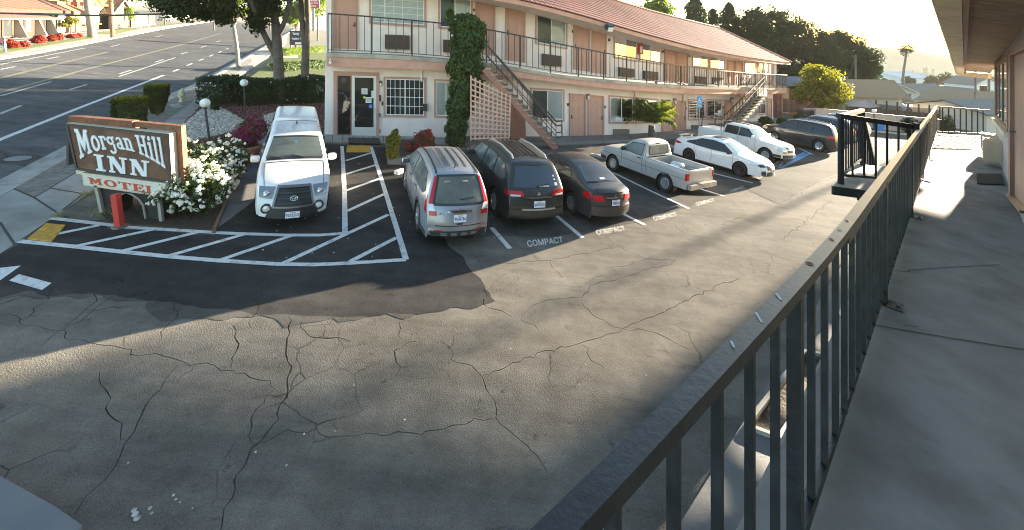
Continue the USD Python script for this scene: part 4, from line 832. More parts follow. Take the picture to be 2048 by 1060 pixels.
for s0, s1 in ((-3, WE),): 
    a, b = W(s0)[:2], W(s1)[:2]; n = np.array([-.673, .740]) * -.2
    obj('upper_wall', MB().hexa([on(*a, HF - .1), on(*b, HF - .1), on(*(b + n), HF - .1), on(*(a + n), HF - .1)], [on(*a, hS(a) + .02), on(*b, hS(b) + .02), on(*(b + n), hS(b) + .02), on(*(a + n), hS(a) + .02)]), NEARWALL, near)
fa, fb = W(WE)[:2], W(WE)[:2] - WN * 6
obj('end_wall', MB().hexa([on(*fa, -.05), on(*fb, -.05), on(*(fb - WD * .2), -.05), on(*(fa - WD * .2), -.05)], [on(*fa, 5.0), on(*fb, 6.3), on(*(fb - WD * .2), 6.3), on(*(fa - WD * .2), 5.0)]), NEARWALL, near)
la, lb = R(-1.9, .75)[:2], R(17.3, .75)[:2]; wallseg('lower_wall', la, lb, -.05, HF - .15, .2, NEARWALL)
# roof: beam at the eave, soffit with a brown streaked finish, sloping top
SOFFIT = usdkit.material(stage, '/World/Looks/streaked_soffit', {'g': ('geometry', {}), 'mp': ('mapping', {'rotation': (0, 0, -math.radians(43)), 'scale': (1.2, 9.0, 1.0)}), 'n': ('noise_texture', {'scale': 2.2, 'detail': 6.0, 'roughness': .65, 'distortion': .4}),
    'r': ('rgb_ramp', {'ramp': [(.3, (.17, .125, .09)), (.5, (.29, .215, .15)), (.7, (.46, .36, .25))]}), 'b': ('bump', {'strength': .6, 'distance': .01}), 'p': ('principled_bsdf', {'roughness': .8})},
    [('g.position', 'mp.vector'), ('mp.vector', 'n.vector'), ('n.fac', 'r.fac'), ('r.color', 'p.base_color'), ('n.fac', 'b.height'), ('b.normal', 'p.normal')], surface='p.BSDF')
obj('eave_beam', MB().hexa([Ept(-5, 0), Ept(-5, .16), Ept(-5, .16, .26), Ept(-5, 0, .26)], [Ept(EL, 0), Ept(EL, .16), Ept(EL, .16, .26), Ept(EL, 0, .26)]), CREAM, near)
obj('eave_board', MB().hexa([Ept(-5, -.035, .045), Ept(-5, -.003, .045), Ept(-5, -.003, .3), Ept(-5, -.035, .3)], [Ept(EL + .1, -.035, .045), Ept(EL + .1, -.003, .045), Ept(EL + .1, -.003, .3), Ept(EL + .1, -.035, .3)]), CREAM, near)
obj('inner_moulding', MB().hexa([Ept(-5, .163, .07), Ept(-5, .21, .07), Ept(-5, .21, .13), Ept(-5, .163, .13)], [Ept(EL - .4, .163, .07), Ept(EL - .4, .21, .07), Ept(EL - .4, .21, .13), Ept(EL - .4, .163, .13)]), BROWNT, near)
sa = [Ept(s, .163, .13) for s in (-5, EL - 1.2)]; sb = []
for s in (-5, EL - 1.2):
    q = (EA + ED * s); k = (W0 - q) @ np.array([WD[1], -WD[0]]) / (-EN @ np.array([WD[1], -WD[0]])); w = q - EN * k; sb.append(on(*w, hE(s) + .13))
obj('soffit', MB().hexa([sa[0], sb[0], sb[0] + [0, 0, .05], sa[0] + [0, 0, .05]], [sa[1], sb[1], sb[1] + [0, 0, .05], sa[1] + [0, 0, .05]]), SOFFIT, near)
obj('end_beam', MB().bar(Ept(EL - .06, .162, .06), W(12.2, .003, hS(W(12.2)[:2]) - .10), .14, .16), CREAM, near)
ridge = [on(*(EA + ED * s - EN * 5.0), hE(s) + 1.7) for s in (-5, EL)]; back = [on(*(EA + ED * s - EN * 9.5), hE(s) + .2) for s in (-5, EL)]
e_ = [Ept(-5, -.06, .31), Ept(EL + .1, -.06, .31)]
obj('roof', MB().add([e_[0], e_[1], ridge[1], ridge[0]], [[0, 1, 2, 3]]).add([ridge[0], ridge[1], back[1], back[0]], [[0, 1, 2, 3]]).add([e_[1], ridge[1], back[1]], [[0, 1, 2]]), MATS['red_roof_tile'], near)
def Wq(px, py, out=0.0):
    k = (px - CX) / F; q0 = W0 + WN * out; s = (q0[0] - k * q0[1]) / (k * WD[1] - WD[0]); q = q0 + WD * s
    return np.array([q[0], q[1], EYE - (py - HY) / F * q[1]])
wn3 = np.array([*WN, 0.0])
def nq(x0, x1, t0, t1, b1, b0): return np.array([Wq(x0, t0), Wq(x1, t1), Wq(x1, b1), Wq(x0, b0)])
q = nq(1995, 2024, 125, 111, 266, 237)
wd_ = obj('window', qring(MB(), q, wn3, .002, .05, .05, .05), BROWNT, near); i = qsub(q, .05, .95, .05, .95)
obj('frame', qslab(qslab(qring(MB(), i, wn3, .003, .04, .03, .03), qsub(i, .30, .335, .03, .97), wn3, .003, .04), qsub(i, .62, .655, .03, .97), wn3, .003, .04), mat('dark_bronze_frame', (.09, .07, .055), .4), wd_)
obj('room', qslab(MB(), i, wn3, .001, .002), ROOMDARK, wd_); obj('pane', qslab(MB(), qsub(i, .03, .97, .03, .97), wn3, .02, .026), PANE, wd_)
obj('sill', qslab(MB(), qsub(q, -.02, 1.02, 1.0, 1.05), wn3, .002, .09), CREAM, wd_)
q = nq(2029, 2078, 104, 84, 440, 391)
dr = obj('door', qslab(MB(), qsub(q, .12, .88, .03, 1), wn3, .001, .02), mat('brown_pink_door', (.27, .145, .11), .5, var=.08), near); fr = MB()
for a in ((0, .12, 0, 1), (.88, 1, 0, 1), (.12, .88, 0, .03)): qslab(fr, qsub(q, *a), wn3, .002, .06)
obj('door_frame', fr, BROWNT, dr); obj('threshold', qslab(MB(), qsub(q, .12, .88, .985, 1.0), wn3, .02, .10), METALH, dr)
hq = quad_at(q, .2, .55); obj('lever', MB().tube([hq + wn3 * .02, hq + wn3 * .07, hq + wn3 * .07 + np.array([*WD * .12, 0])], .012, 6), METALH, dr)
BEIGEAC = mat('beige_air_conditioner', (.46, .37, .26), .6, var=.08)
for s0, s1, h0, h1, nm in ((3.9, 4.6, .14, .56, 1), (5.9, 6.5, .14, .54, 2)):
    a, b = W(s0)[:2], W(s1)[:2]; o1, o2 = WN * .003, WN * .26
    bx = obj('air_conditioner', MB().hexa([on(*(a + o1), HF + h0), on(*(b + o1), HF + h0), on(*(b + o2), HF + h0), on(*(a + o2), HF + h0)], [on(*(a + o1), HF + h1), on(*(b + o1), HF + h1), on(*(b + o2), HF + h1), on(*(a + o2), HF + h1)]), BEIGEAC, near)
    g = MB()
    for h in np.linspace(h0 + .06, h1 - .06, 9): g.bar(on(*(a + o2 * 1.01 + WD * .05), HF + h), on(*(b + o2 * 1.01 - WD * .05), HF + h), .012, .028)
    obj('grille', g, BEIGEAC, bx)
for px, py in ((2032, 66), (1986, 108)):
    p = Wq(px, py, .55); p[2] = EYE - (py - HY) / F * p[1]; obj('ceiling_hook', MB().tube([p + [0, 0, .12], p, p + [.03, 0, -.02]], .012, 6).box(p + [0, 0, .10], (.1, .1, .02)), METALH, near)
dm = sheet('doormat', ppoly([(1953, 348), (2003, 349), (2010, 370), (1954, 368)], HF), HF + .014, mat('rubber_mat', (.04, .033, .027), .95, var=.3, vscale=60), thick=.012); tag(dm, 'dark ribbed doormat on the near upper walkway by the door', 'doormat')
rb = MB(); dq = [G(1953, 348, HF + .016), G(2003, 349, HF + .016), G(2010, 370, HF + .016), G(1954, 368, HF + .016)]
for u in np.linspace(.04, .96, 22): rb.bar(quad_at(dq, u, .04), quad_at(dq, u, .96), .012, .006)
obj('rib', rb, MATS['rubber_mat'], dm)
# ground below the walkway: concrete walk, planter with soil, litter
gw = Polygon([tuple(R(-1.5, -1.35)[:2]), tuple(R(26, -1.35)[:2]), tuple(R(26, .7)[:2]), tuple(R(-1.5, .7)[:2])])
pl = ppoly([(1500, 872), (1556, 893), (1660, 730), (1612, 722)])
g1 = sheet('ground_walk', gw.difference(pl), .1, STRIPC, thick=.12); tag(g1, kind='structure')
pt = sheet('planter_soil', pl, .05, DIRT, g1); obj('planter_edging', MB().flat(pl.buffer(.05).difference(pl), lvl(.15)).skirt(pl.buffer(.05), lvl(0), lvl(.15)).skirt(pl, lvl(.04), lvl(.15)), CURB, g1)
wedge = ppoly([(-40, 952), (0, 974), (60, 1008), (110, 1036), (165, 1075), (60, 1200), (-120, 1150)])
w1 = sheet('corner_walk', wedge, .1, mat('painted_concrete', (.16, .17, .18), .7, var=.1, vscale=2, dirt=(.2, .19, .18), dscale=2, damt=.4), thick=.12); tag(w1, kind='structure')
# ---------------------------------------------------------------- vehicles
def paint(name, color, metal=0.0, rough=0.3, coat=0.3, flake=0.0):
    return mat(name, color, rough, metal=metal, coat=coat, var=0.04 + flake, vscale=2.5, dirt=tuple(c * .75 + .03 for c in color), dscale=1.8, damt=.35)
TYRE = mat('tyre_rubber', (.022, .021, .020), .85, var=.2, vscale=10)
RIMS = mat('alloy_rim', (.55, .55, .54), .3, metal=.85)
RIMB = mat('black_rim', (.02, .02, .022), .35, metal=.4)
CHROME = mat('car_chrome', (.68, .68, .67), .12, metal=1.0)
BLACKP = mat('black_car_plastic', (.025, .025, .026), .55)
WELL = mat('wheel_well_dark', (.012, .012, .012), .95)
GLASSD = mat('tinted_car_glass', (.018, .020, .021), .04, coat=.4)
GLASSM = mat('clear_car_glass', (.10, .105, .095), .04, coat=.4, var=.5, vscale=1.6)
GLASSB = mat('shaded_rear_glass', (.035, .045, .06), .05, coat=.5)
SUNSHADE = mat('sunshade_behind_glass', (.15, .24, .20), .1, coat=.5, var=.18, vscale=3)
REDL = mat('red_tail_lens', (.42, .012, .014), .12, coat=.5)
CLEARL = mat('clear_lamp_lens', (.62, .63, .64), .1, coat=.6, metal=.3)
AMBER = mat('amber_lens', (.55, .20, .03), .2)
PLATEM = mat('licence_plate_white', (.72, .73, .75), .45)
PLATEB = mat('licence_plate_blue', (.03, .05, .22), .5)
PLATER = mat('licence_plate_red', (.45, .05, .06), .5)
SEAM = mat('panel_gap', (.01, .01, .01), .9)
BEIGEI = mat('beige_seat', (.40, .36, .27), .8)

def chaikin(a, n=2):
    """Rounds the corners of a polyline, keeping its ends."""
    a = np.asarray(a, float)
    for _ in range(n): a = np.vstack([a[:1], np.stack([.75 * a[:-1] + .25 * a[1:], .25 * a[:-1] + .75 * a[1:]], 1).reshape(-1, a.shape[1]), a[-1:]])
    return a

class Car:
    """A body skin over a side outline: x forward, y left, z up, wheels on z = 0."""
    def __init__(s, outline, W, belt, roofw, zlow, axles, rw, arch=.07, bow=(.22, .2), taper=(.13, .12), crown=.05, cut=None, n=150, bulge=.03):
        s.W, s.belt, s.roofw, s.zlow, s.axles, s.rw, s.arch, s.bow, s.taper, s.crown, s.bulge = W, belt, roofw, zlow, axles, rw, arch, bow, taper, crown, bulge
        o = chaikin(outline, 2); o = np.vstack([np.asarray(outline[:1], float), o, np.asarray(outline[-1:], float)])
        o[:, 0] = np.maximum.accumulate(o[:, 0] + np.arange(len(o)) * 1e-5)
        d = np.r_[0, np.cumsum(np.linalg.norm(np.diff(o, axis=0), axis=1))]
        extra = []
        for ax in axles: extra += [np.interp(ax + q * (rw + arch), o[:, 0], d) for q in (-1, -.97, -.9, -.75, -.5, -.25, 0, .25, .5, .75, .9, .97, 1)]
        ss = np.unique(np.r_[np.linspace(0, d[-1], n), extra]); s.s, s.x, s.z = ss, np.interp(ss, d, o[:, 0]), np.interp(ss, d, o[:, 1])
        s.x0, s.x1 = s.x[0], s.x[-1]; s.zmax = s.z.max()
        kk = np.clip(1 - np.abs(np.gradient(s.z) / np.maximum(np.gradient(ss), 1e-6)), 0, 1); u = np.linspace(0, d[-1], 200); kk = np.convolve(np.pad(np.interp(u, ss, kk), 8, mode='edge'), np.ones(17) / 17, 'valid'); s.k = np.interp(ss, u, kk)
    def half(s, x, z):
        x = np.asarray(x, float); z = np.asarray(z, float)
        w = np.full(np.broadcast(x, z).shape, s.W / 2)
        m = (s.x0 + s.x1) / 2; L = (s.x1 - s.x0) / 2; q = (x - m) / L
        w = w * (1 - np.where(q > 0, s.taper[1], s.taper[0]) * np.clip((np.abs(q) - .55) / .45, 0, 1) ** 2)
        w = w * (1 - s.bulge * np.clip((s.belt - z) / s.belt, 0, 1) ** 2)
        up = np.clip((z - s.belt) / max(s.zmax - s.belt, .05), 0, 1); w = w * (1 - (1 - s.roofw) * up ** 1.15)
        zt = np.interp(x, s.x, s.z)
        return w - .045 * np.clip((z - (zt - .10)) / .10, 0, 1) ** 2
    def zbot(s, x):
        z = np.full(len(x), s.zlow); r = s.rw + s.arch
        for ax in s.axles: dx = np.clip(np.abs(x - ax) / r, 0, 1); z = np.maximum(z, np.where(dx < 1, s.rw + r * np.sqrt(1 - dx ** 2), 0))
        return z
    def bowx(s, x):
        m = (s.x0 + s.x1) / 2; L = (s.x1 - s.x0) / 2; q = (x - m) / L
        return np.where(q > 0, s.bow[1], -s.bow[0]) * np.clip((np.abs(q) - .55) / .45, 0, 1) ** 1.5
    def top(s, t, v):
        """Point of the upper skin: t along the outline, v from -1 to 1 across."""
        x, z = np.interp(t, s.s, s.x), np.interp(t, s.s, s.z); v = np.clip(v, -1, 1)
        k = np.interp(t, s.s, s.k) * np.clip((z - s.zlow) / .4, 0, 1)
        w = s.half(x, z); a = np.abs(v)
        return np.stack([x + s.bowx(x) * (1 - a ** 2.2), v * w, z + s.crown * k * (1 - a ** 2)], -1)
    def body(s, skip=None):
        nr, nv = 11, 15; zb = np.minimum(s.zbot(s.x), s.z); v = np.linspace(-1, 1, nv); rings = []
        for i in range(len(s.x)):
            zz = zb[i] + (s.z[i] - zb[i]) * np.r_[np.linspace(0, .8, nr - 4), .88, .94, .975][:nr - 1]
            y = s.half(np.full(nr - 1, s.x[i]), zz); side = np.column_stack([np.full(nr - 1, s.x[i]), -y, zz]); tp = s.top(np.full(nv, s.s[i]), v)
            rings.append(np.vstack([side, tp, side[::-1] * [1, -1, 1]]))
        g = np.array(rings); mb = MB()
        if skip is None: mb.grid(g)
        else:
            a, b = np.searchsorted(s.x, skip[0]), np.searchsorted(s.x, skip[1]); mb.grid(g[:a + 1]); mb.grid(g[b:])
            mb.grid(g[a:b + 1, :nr]); mb.grid(g[a:b + 1, nr + nv - 2:])
        m = trimesh.Trimesh(*mb.arr(), process=False); m.merge_vertices(); return m
    def under(s):
        x = np.linspace(s.x0 + .12, s.x1 - .12, 20); y = s.half(x, np.full(20, s.zlow)) * .86
        return MB().grid(np.stack([np.column_stack([x, -y, np.full(20, s.zlow + .03)]), np.column_stack([x, y, np.full(20, s.zlow + .03)])], 1))
    def at_x(s, x): return np.interp(x, s.x, s.s)
    def at_z(s, z, end):
        i = int(np.argmax(s.z))
        if end == 'rear': k = np.argsort(s.z[:i]); return np.interp(z, s.z[:i][k], s.s[:i][k])
        k = np.argsort(s.z[i:]); return np.interp(z, s.z[i:][k], s.s[i:][k])
    def patch(s, ta, tb, va, vb, off=.006, va2=None, vb2=None, m=None, n=None):
        """A piece of the upper skin: t from ta to tb, v from va..vb at ta and va2..vb2 at tb, lifted off by off."""
        m = max(4, int(abs(tb - ta) / .035)) if m is None else m; n = max(4, int(abs(vb - va) * 16)) if n is None else n; off = off + .004
        va2 = va if va2 is None else va2; vb2 = vb if vb2 is None else vb2
        k, u = np.meshgrid(np.linspace(0, 1, m), np.linspace(0, 1, n), indexing='ij'); t = ta + (tb - ta) * k; v = (va + (va2 - va) * k) * (1 - u) + (vb + (vb2 - vb) * k) * u
        p = s.top(t, v); e = 4e-3; a = s.top(t + e, v) - s.top(t - e, v); b = s.top(t, np.minimum(v + .01, 1)) - s.top(t, np.maximum(v - .01, -1))
        nn = np.cross(a, b); nn /= np.linalg.norm(nn, axis=-1, keepdims=True) + 1e-12
        o = p + nn * off; mb = MB().grid(o)
        ed = [(o[0], p[0]), (o[-1], p[-1]), (o[:, 0], p[:, 0]), (o[:, -1], p[:, -1])]
        for q, r in ed: mb.grid(np.stack([q, r - (q - r) * .5], 1))
        return mb
    def side(s, poly, sgn, off=.005, mb=None):
        """A polygon (x, z) laid on one flank."""
        mb = mb or MB(); P = Polygon(poly).buffer(0) if not hasattr(poly, 'area') else poly
        for g in getattr(P, 'geoms', [P]):
            g = g.segmentize(.07); v, f = trimesh.creation.triangulate_polygon(g, engine='earcut')
            v, f = trimesh.remesh.subdivide_to_size(np.column_stack([v, np.zeros(len(v))]), f, .10)
            y = s.half(v[:, 0], v[:, 1]) + off; mb.add(np.column_stack([v[:, 0], sgn * y, v[:, 1]]), f)
            c = np.array(g.exterior.coords)[:, :2]; yy = s.half(c[:, 0], c[:, 1]); mb.grid(np.stack([np.column_stack([c[:, 0], sgn * (yy + off), c[:, 1]]), np.column_stack([c[:, 0], sgn * (yy - .01), c[:, 1]])], 1))
        return mb
    def line(s, pts, sgn, w=.012, off=.004): return s.side(LineString(pts).buffer(w / 2, cap_style=2, join_style=2), sgn, off)

def wheel(parent, x, y, r, w, rim, spokes, sgn, hub=None):
    mb = MB().lathe([(r * .62, -w / 2), (r * .93, -w / 2), (r, -w * .36), (r, w * .36), (r * .93, w / 2), (r * .64, w / 2), (r * .62, w * .3)], (x, y, r), (0, sgn, 0), 26)
    t = obj('wheel', mb, TYRE, parent, smooth=35)
    rb = MB().lathe([(r * .64, w * .47), (r * .60, w * .50), (r * .57, w * .30), (r * .2, w * .22), (0, w * .22)], (x, y, r), (0, sgn, 0), 22)
    for k in range(spokes):
        a = 2 * math.pi * k / spokes + .3; c, s_ = math.cos(a), math.sin(a); yy = y + sgn * w * .40
        rb.bar((x + c * r * .10, yy, r + s_ * r * .10), (x + c * r * .60, yy + sgn * w * .06, r + s_ * r * .60), r * .85 / spokes + .02, .03, up=(0, 1, 0))
    rb.lathe([(r * .17, w * .36), (r * .15, w * .50), (0, w * .51)], (x, y, r), (0, sgn, 0), 14)
    obj('rim', rb, rim, t, smooth=35); return t

def plate(parent, c, fwd, text, w=.30, h=.155, up=(0, 0, 1), dark=PLATEB):
    """A number plate centred at c whose face looks along fwd."""
    f = np.asarray(fwd, float); f /= np.linalg.norm(f); r = np.cross(up, f); r /= np.linalg.norm(r); u = np.cross(f, r); c = np.asarray(c, float)
    p = obj('licence_plate', MB().hexa([c - r * w / 2 - u * h / 2, c + r * w / 2 - u * h / 2, c + r * w / 2 + u * h / 2, c - r * w / 2 + u * h / 2], [c - r * w / 2 - u * h / 2 + f * .008, c + r * w / 2 - u * h / 2 + f * .008, c + r * w / 2 + u * h / 2 + f * .008, c - r * w / 2 + u * h / 2 + f * .008]), PLATEM, parent)
    def word(t, hh, dy, m):
        g = meshkit.text_mesh(t, hh, .002, True); v = np.array(g.vertices); v[:, 0] -= (v[:, 0].max() + v[:, 0].min()) / 2; v[:, 0] *= min(1, w * .45 / v[:, 0].max())
        obj('lettering', (c + v[:, :1] * r + (v[:, 1:2] + dy) * u + (v[:, 2:] + .0085) * f, np.array(g.faces)), m, p)
    word(text, h * .42, -h * .27, dark); word('California', h * .13, h * .29, PLATER); return p

def badge_word(parent, text, c, fwd, h, m, name='lettering', up=(0, 0, 1), bold=True):
    f = np.asarray(fwd, float); f /= np.linalg.norm(f); r = np.cross(up, f); r /= np.linalg.norm(r); u = np.cross(f, r)
    g = meshkit.text_mesh(text, h, .004, bold); v = np.array(g.vertices); v[:, 0] -= (v[:, 0].max() + v[:, 0].min()) / 2; v[:, 1] -= h / 2
    return obj(name, (np.asarray(c) + v[:, :1] * r + v[:, 1:2] * u + v[:, 2:] * f, np.array(g.faces)), m, parent)

def vehicle(name, label, cat, fit, C, body_m, rim=RIMS, spokes=7, tw=.22, skip=None, group=None, cladding=None, wheels=True):
    X, Y, th, sx, sy, sz = fit; th = math.radians(th)
    n = np.array([SL, 0, 1.0]) / math.hypot(SL, 1); f = np.array([math.sin(th), math.cos(th), 0]); f = f - n * (f @ n); f /= np.linalg.norm(f); l = np.cross(n, f)
    M = np.eye(4); M[:3, 0], M[:3, 1], M[:3, 2], M[:3, 3] = f * sx, l * sy, n * sz, on(X, Y, .005)
    t = thing(name, label, cat, matrix=M, group=group)
    obj('body', C.body(skip), body_m, t, smooth=38); obj('underbody', C.under(), WELL, t)
    wl = MB()
    for ax in C.axles:
        for sg in (-1, 1):
            y = float(C.half(np.array([ax]), np.array([C.rw]))[()].flat[0]); R_ = C.rw + C.arch
            wl.lathe([(0, -.06), (R_ + .004, -.06), (R_ + .004, .235)], (ax, sg * (y - .24), C.rw), (0, sg, 0), 24)
            if wheels: wheel(t, ax, sg * (y - tw / 2 - .015), C.rw, tw, rim, spokes, sg)
    obj('wheel_well', wl, WELL, t, kind='stuff')
    if cladding:
        for sg in (-1, 1):
            x = np.linspace(C.x0 + .1, C.x1 - .1, 120); lo = Polygon(np.vstack([np.column_stack([x, C.zbot(x)]), np.column_stack([x, np.maximum(C.zbot(x) + .07, cladding)])[::-1]])).buffer(0)
            obj('cladding', C.side(lo, sg, .012), BLACKP, t)
    return t
def glass_side(t, C, polys, m, trim=BLACKP, tw=.03):
    for sg in (-1, 1):
        for p in polys:
            w = obj('side_window', C.side(Polygon(p).buffer(.0), sg, .007), m, t)
            if trim is not None: obj('window_trim', C.side(Polygon(p).buffer(tw, join_style=1).difference(Polygon(p)), sg, .005), trim, w)
def seams(t, C, lines, sgs=(-1, 1)):
    for sg in sgs:
        for p in lines: obj('panel_gap', C.line(p, sg), SEAM, t)
def handles(t, C, pts, m):
    for sg in (-1, 1):
        for x, z in pts: y = float(C.half(np.array([x]), np.array([z]))[0]); obj('door_handle', MB().bar((x - .09, sg * (y + .022), z), (x + .09, sg * (y + .022), z), .03, .035).bar((x - .08, sg * y, z), (x - .08, sg * (y + .02), z), .03, .03).bar((x + .08, sg * y, z), (x + .08, sg * (y + .02), z), .03, .03), m, t)
def mirrors(t, C, x, z, m, size=(.12, .22, .17)):
    for sg in (-1, 1):
        y = float(C.half(np.array([x]), np.array([z]))[0])
        b = trimesh.creation.icosphere(2, .5); v = np.array(b.vertices); v = np.sign(v) * (np.abs(v) * 2) ** .6 / 2
        k = obj('mirror', (v * size + [x, sg * (y + size[1] * .62), z], np.array(b.faces)), m, t, smooth=True); obj('mirror_glass', MB().box((x - size[0] * .5, sg * (y + size[1] * .62), z), (.006, size[1] * .7, size[2] * .65)), GLASSB, k)
        obj('mirror_arm', MB().bar((x + .02, sg * (y - .03), z - .05), (x, sg * (y + .08), z - .03), .06, .04), BLACKP, k)

# ---- white pickup with a camper shell, nose to the camera
WHITE = paint('white_car_paint', (.70, .70, .69))
C = Car([(-2.72, .5), (-2.70, .8), (-2.66, 1.2), (-2.52, 1.9), (-2.3, 1.98), (-.85, 2.0), (-.72, 1.95), (-.66, 1.82), (-.4, 1.80), (.25, 1.78), (.55, 1.72), (1.22, 1.24), (1.35, 1.2), (2.25, 1.12), (2.52, 1.02), (2.64, .80), (2.68, .5), (2.68, .36)], 1.88, 1.02, .74, .40, (-1.55, 1.72), .38, arch=.09, bow=(.06, .22), taper=(.03, .13), crown=.05)
t = vehicle('pickup_truck', 'white pickup with a camper shell parked nose out beside the office door', 'pickup', (-6.2, 11.75, 152.3, 1.18, .82, .75), C, WHITE, spokes=6, tw=.25)
tk = t
obj('windshield', C.patch(C.at_x(1.2), C.at_x(.56), -.93, .93, .006, -.9, .9), mat('windshield_dim', (.10, .115, .095), .03, coat=.5, var=.45, vscale=1.2), t)
obj('wiper_cowl', C.patch(C.at_x(1.27), C.at_x(1.19), -.90, .90, .008), BLACKP, t)
obj('windshield_shade_band', C.patch(C.at_x(.57), C.at_x(.5), -.9, .9, .007), BLACKP, t)
glass_side(t, C, [[(.95, 1.24), (.42, 1.64), (.05, 1.66), (.05, 1.22)], [(-.02, 1.22), (-.02, 1.66), (-.5, 1.66), (-.56, 1.22)], [(-1.0, 1.45), (-1.0, 1.82), (-2.3, 1.82), (-2.38, 1.45)]], GLASSD)
seams(t, C, [[(1.12, 1.2), (1.1, .55)], [(.02, 1.7), (.02, .5)], [(-.64, 1.78), (-.66, .5)], [(-.66, 1.22), (-2.6, 1.22)]])
handles(t, C, [(.18, 1.08), (-.42, 1.08)], WHITE); mirrors(t, C, 1.0, 1.18, WHITE, (.14, .26, .22))
rg = MB()
for v in (-.55, -.3, -.05, .2, .45): rg.mesh(trimesh.Trimesh(*C.patch(C.at_x(.1), C.at_x(-.55), v, v + .10, .010, n=4).arr(), process=False))
obj('roof_rib', rg, WHITE, t, smooth=40)
obj('shell_seam', C.patch(C.at_x(-.675), C.at_x(-.655), -.97, .97, .004), mat('grey_seal', (.22, .22, .22), .6), t)
obj('hood_gap', C.patch(C.at_x(1.40), C.at_x(1.37), -.9, .9, .004), SEAM, t)
for sg in (-1, 1):
    obj('hood_edge', C.patch(C.at_x(2.45), C.at_x(1.4), sg * .86, sg * .875, .004, sg * .9, sg * .915), SEAM, t)
zs = lambda z: C.at_z(z, 'front')
gr = obj('grille', C.patch(zs(.66), zs(1.03), -.56, .56, .012, -.44, .44), mat('grille_black', (.012, .012, .013), .5), t); fr = MB()
for a, b, c, d, e, f_ in ((zs(.63), zs(.67), -.60, .60, -.62, .62), (zs(1.03), zs(1.06), -.50, .50, -.47, .47)): fr.mesh(trimesh.Trimesh(*C.patch(a, b, c, d, .028, e, f_).arr(), process=False))
for sg in (-1, 1): fr.mesh(trimesh.Trimesh(*C.patch(zs(.66), zs(1.04), sg * .56, sg * .62, .028, sg * .43, sg * .49).arr(), process=False))
obj('grille_surround', fr, mat('grey_grille_surround', (.17, .17, .18), .35, metal=.5), gr)
gb = MB()
for z in (.74, .845, .95): gb.mesh(trimesh.Trimesh(*C.patch(zs(z - .012), zs(z + .012), -.46, .46, .022).arr(), process=False))
obj('grille_bar', gb, mat('dark_grey_bar', (.035, .035, .035), .4), gr)
p0 = C.top(zs(.855), np.array(0.0)); fw = np.array([1, 0, .25]); fw /= np.linalg.norm(fw); em = MB()
sd = np.array([0, 1.0, 0]); uu = np.cross(fw, sd)
for rx, ry, cy, cz in ((.088, .058, 0, 0), (.034, .054, 0, .0), (.065, .025, 0, .027)):
    a = np.linspace(0, 2 * np.pi, 22); em.tube(p0 + fw * .035 + sd * (np.cos(a)[:, None] * rx + cy) + uu * (np.sin(a)[:, None] * ry + cz), .010, 5, cap=False)
obj('emblem', em, CHROME, gr)
for sg in (-1, 1):
    hl = obj('headlight', C.patch(zs(.84), zs(1.05), sg * .64, sg * 1.0, .014, sg * .54, sg * 1.0), mat('dark_headlamp', (.20, .21, .22), .08, coat=.7, metal=.5), t, smooth=40)
    q = C.top(zs(.94), np.array(sg * .78)); obj('lamp_bulb', MB().lathe([(0, .05), (.07, .04), (.09, 0)], q + [.01, 0, 0], (1, 0, .2), 14), CHROME, hl)
    q = C.top(zs(.60), np.array(sg * .78)); fg = obj('fog_light', MB().lathe([(.12, -.02), (.13, .03), (.085, .035)], q, (1, 0, .1), 16), BLACKP, t); obj('lens', MB().lathe([(0, .045), (.07, .04), (.085, .03)], q, (1, 0, .1), 14), CLEARL, fg)
obj('lower_bumper', C.patch(zs(.36), zs(.56), -.80, .80, .02, -.70, .70), BLACKP, t); obj('lower_bumper', C.patch(zs(.545), zs(.66), -.66, -.5, .012), BLACKP, t); obj('lower_bumper', C.patch(zs(.545), zs(.66), .5, .66, .012), BLACKP, t)
obj('bumper_intake', C.patch(zs(.565), zs(.65), -.5, .5, .01), BLACKP, t)
plate(t, C.top(zs(.47), np.array(0.0)) + [.035, 0, 0], (1, 0, .05), '95352V2', .32, .17)
q = C.top(C.at_x(-.42), np.array(0.0)); obj('roof_antenna', MB().tube([q, q + [-.08, 0, .10]], [.035, .012], 8), BLACKP, t)
q = C.top(C.at_x(.62), np.array(-.02)); obj('hanging_tag', MB().box(q + [.14, 0, -.10], (.012, .07, .17)), mat('blue_tag', (.10, .38, .52), .5), t)
for y0 in (-.45, .28): a, b = C.top(C.at_x(1.24), np.array(y0 + .05)), C.top(C.at_x(1.12), np.array(y0 - .42)); obj('wiper', MB().bar(a + [.0, 0, .02], b + [0.02, 0, .02], .02, .015), BLACKP, t)

# ---- silver compact crossover seen from behind
SILVER = paint('silver_blue_paint', (.36, .37, .40), metal=.75, rough=.32)
C = Car([(-2.26, .32), (-2.27, .55), (-2.22, .78), (-2.16, .96), (-1.84, 1.56), (-1.62, 1.65), (-.5, 1.69), (.35, 1.64), (.6, 1.56), (1.25, 1.08), (1.45, 1.02), (2.05, .86), (2.22, .66), (2.24, .4), (2.22, .28)], 1.82, .98, .70, .25, (-1.31, 1.31), .34, arch=.065, bow=(.16, .28), taper=(.10, .16))
t = vehicle('crossover', 'silver crossover with tall red tail lights parked next to the striped walkway', 'car', (-1.931, 10.753, -20.9, .93, .80, .865), C, SILVER, spokes=6, tw=.21, cladding=.36)
zr = lambda z: C.at_z(z, 'rear')
rw_ = obj('rear_window', C.patch(zr(1.02), zr(1.53), -.80, .80, .008, -.80, .80), mat('rear_glass_pale', (.11, .115, .095), .04, coat=.5, var=.5, vscale=1.5), t); obj('window_trim', C.patch(zr(.97), zr(1.57), -.90, .90, .003, -.92, .92), GLASSD, rw_)
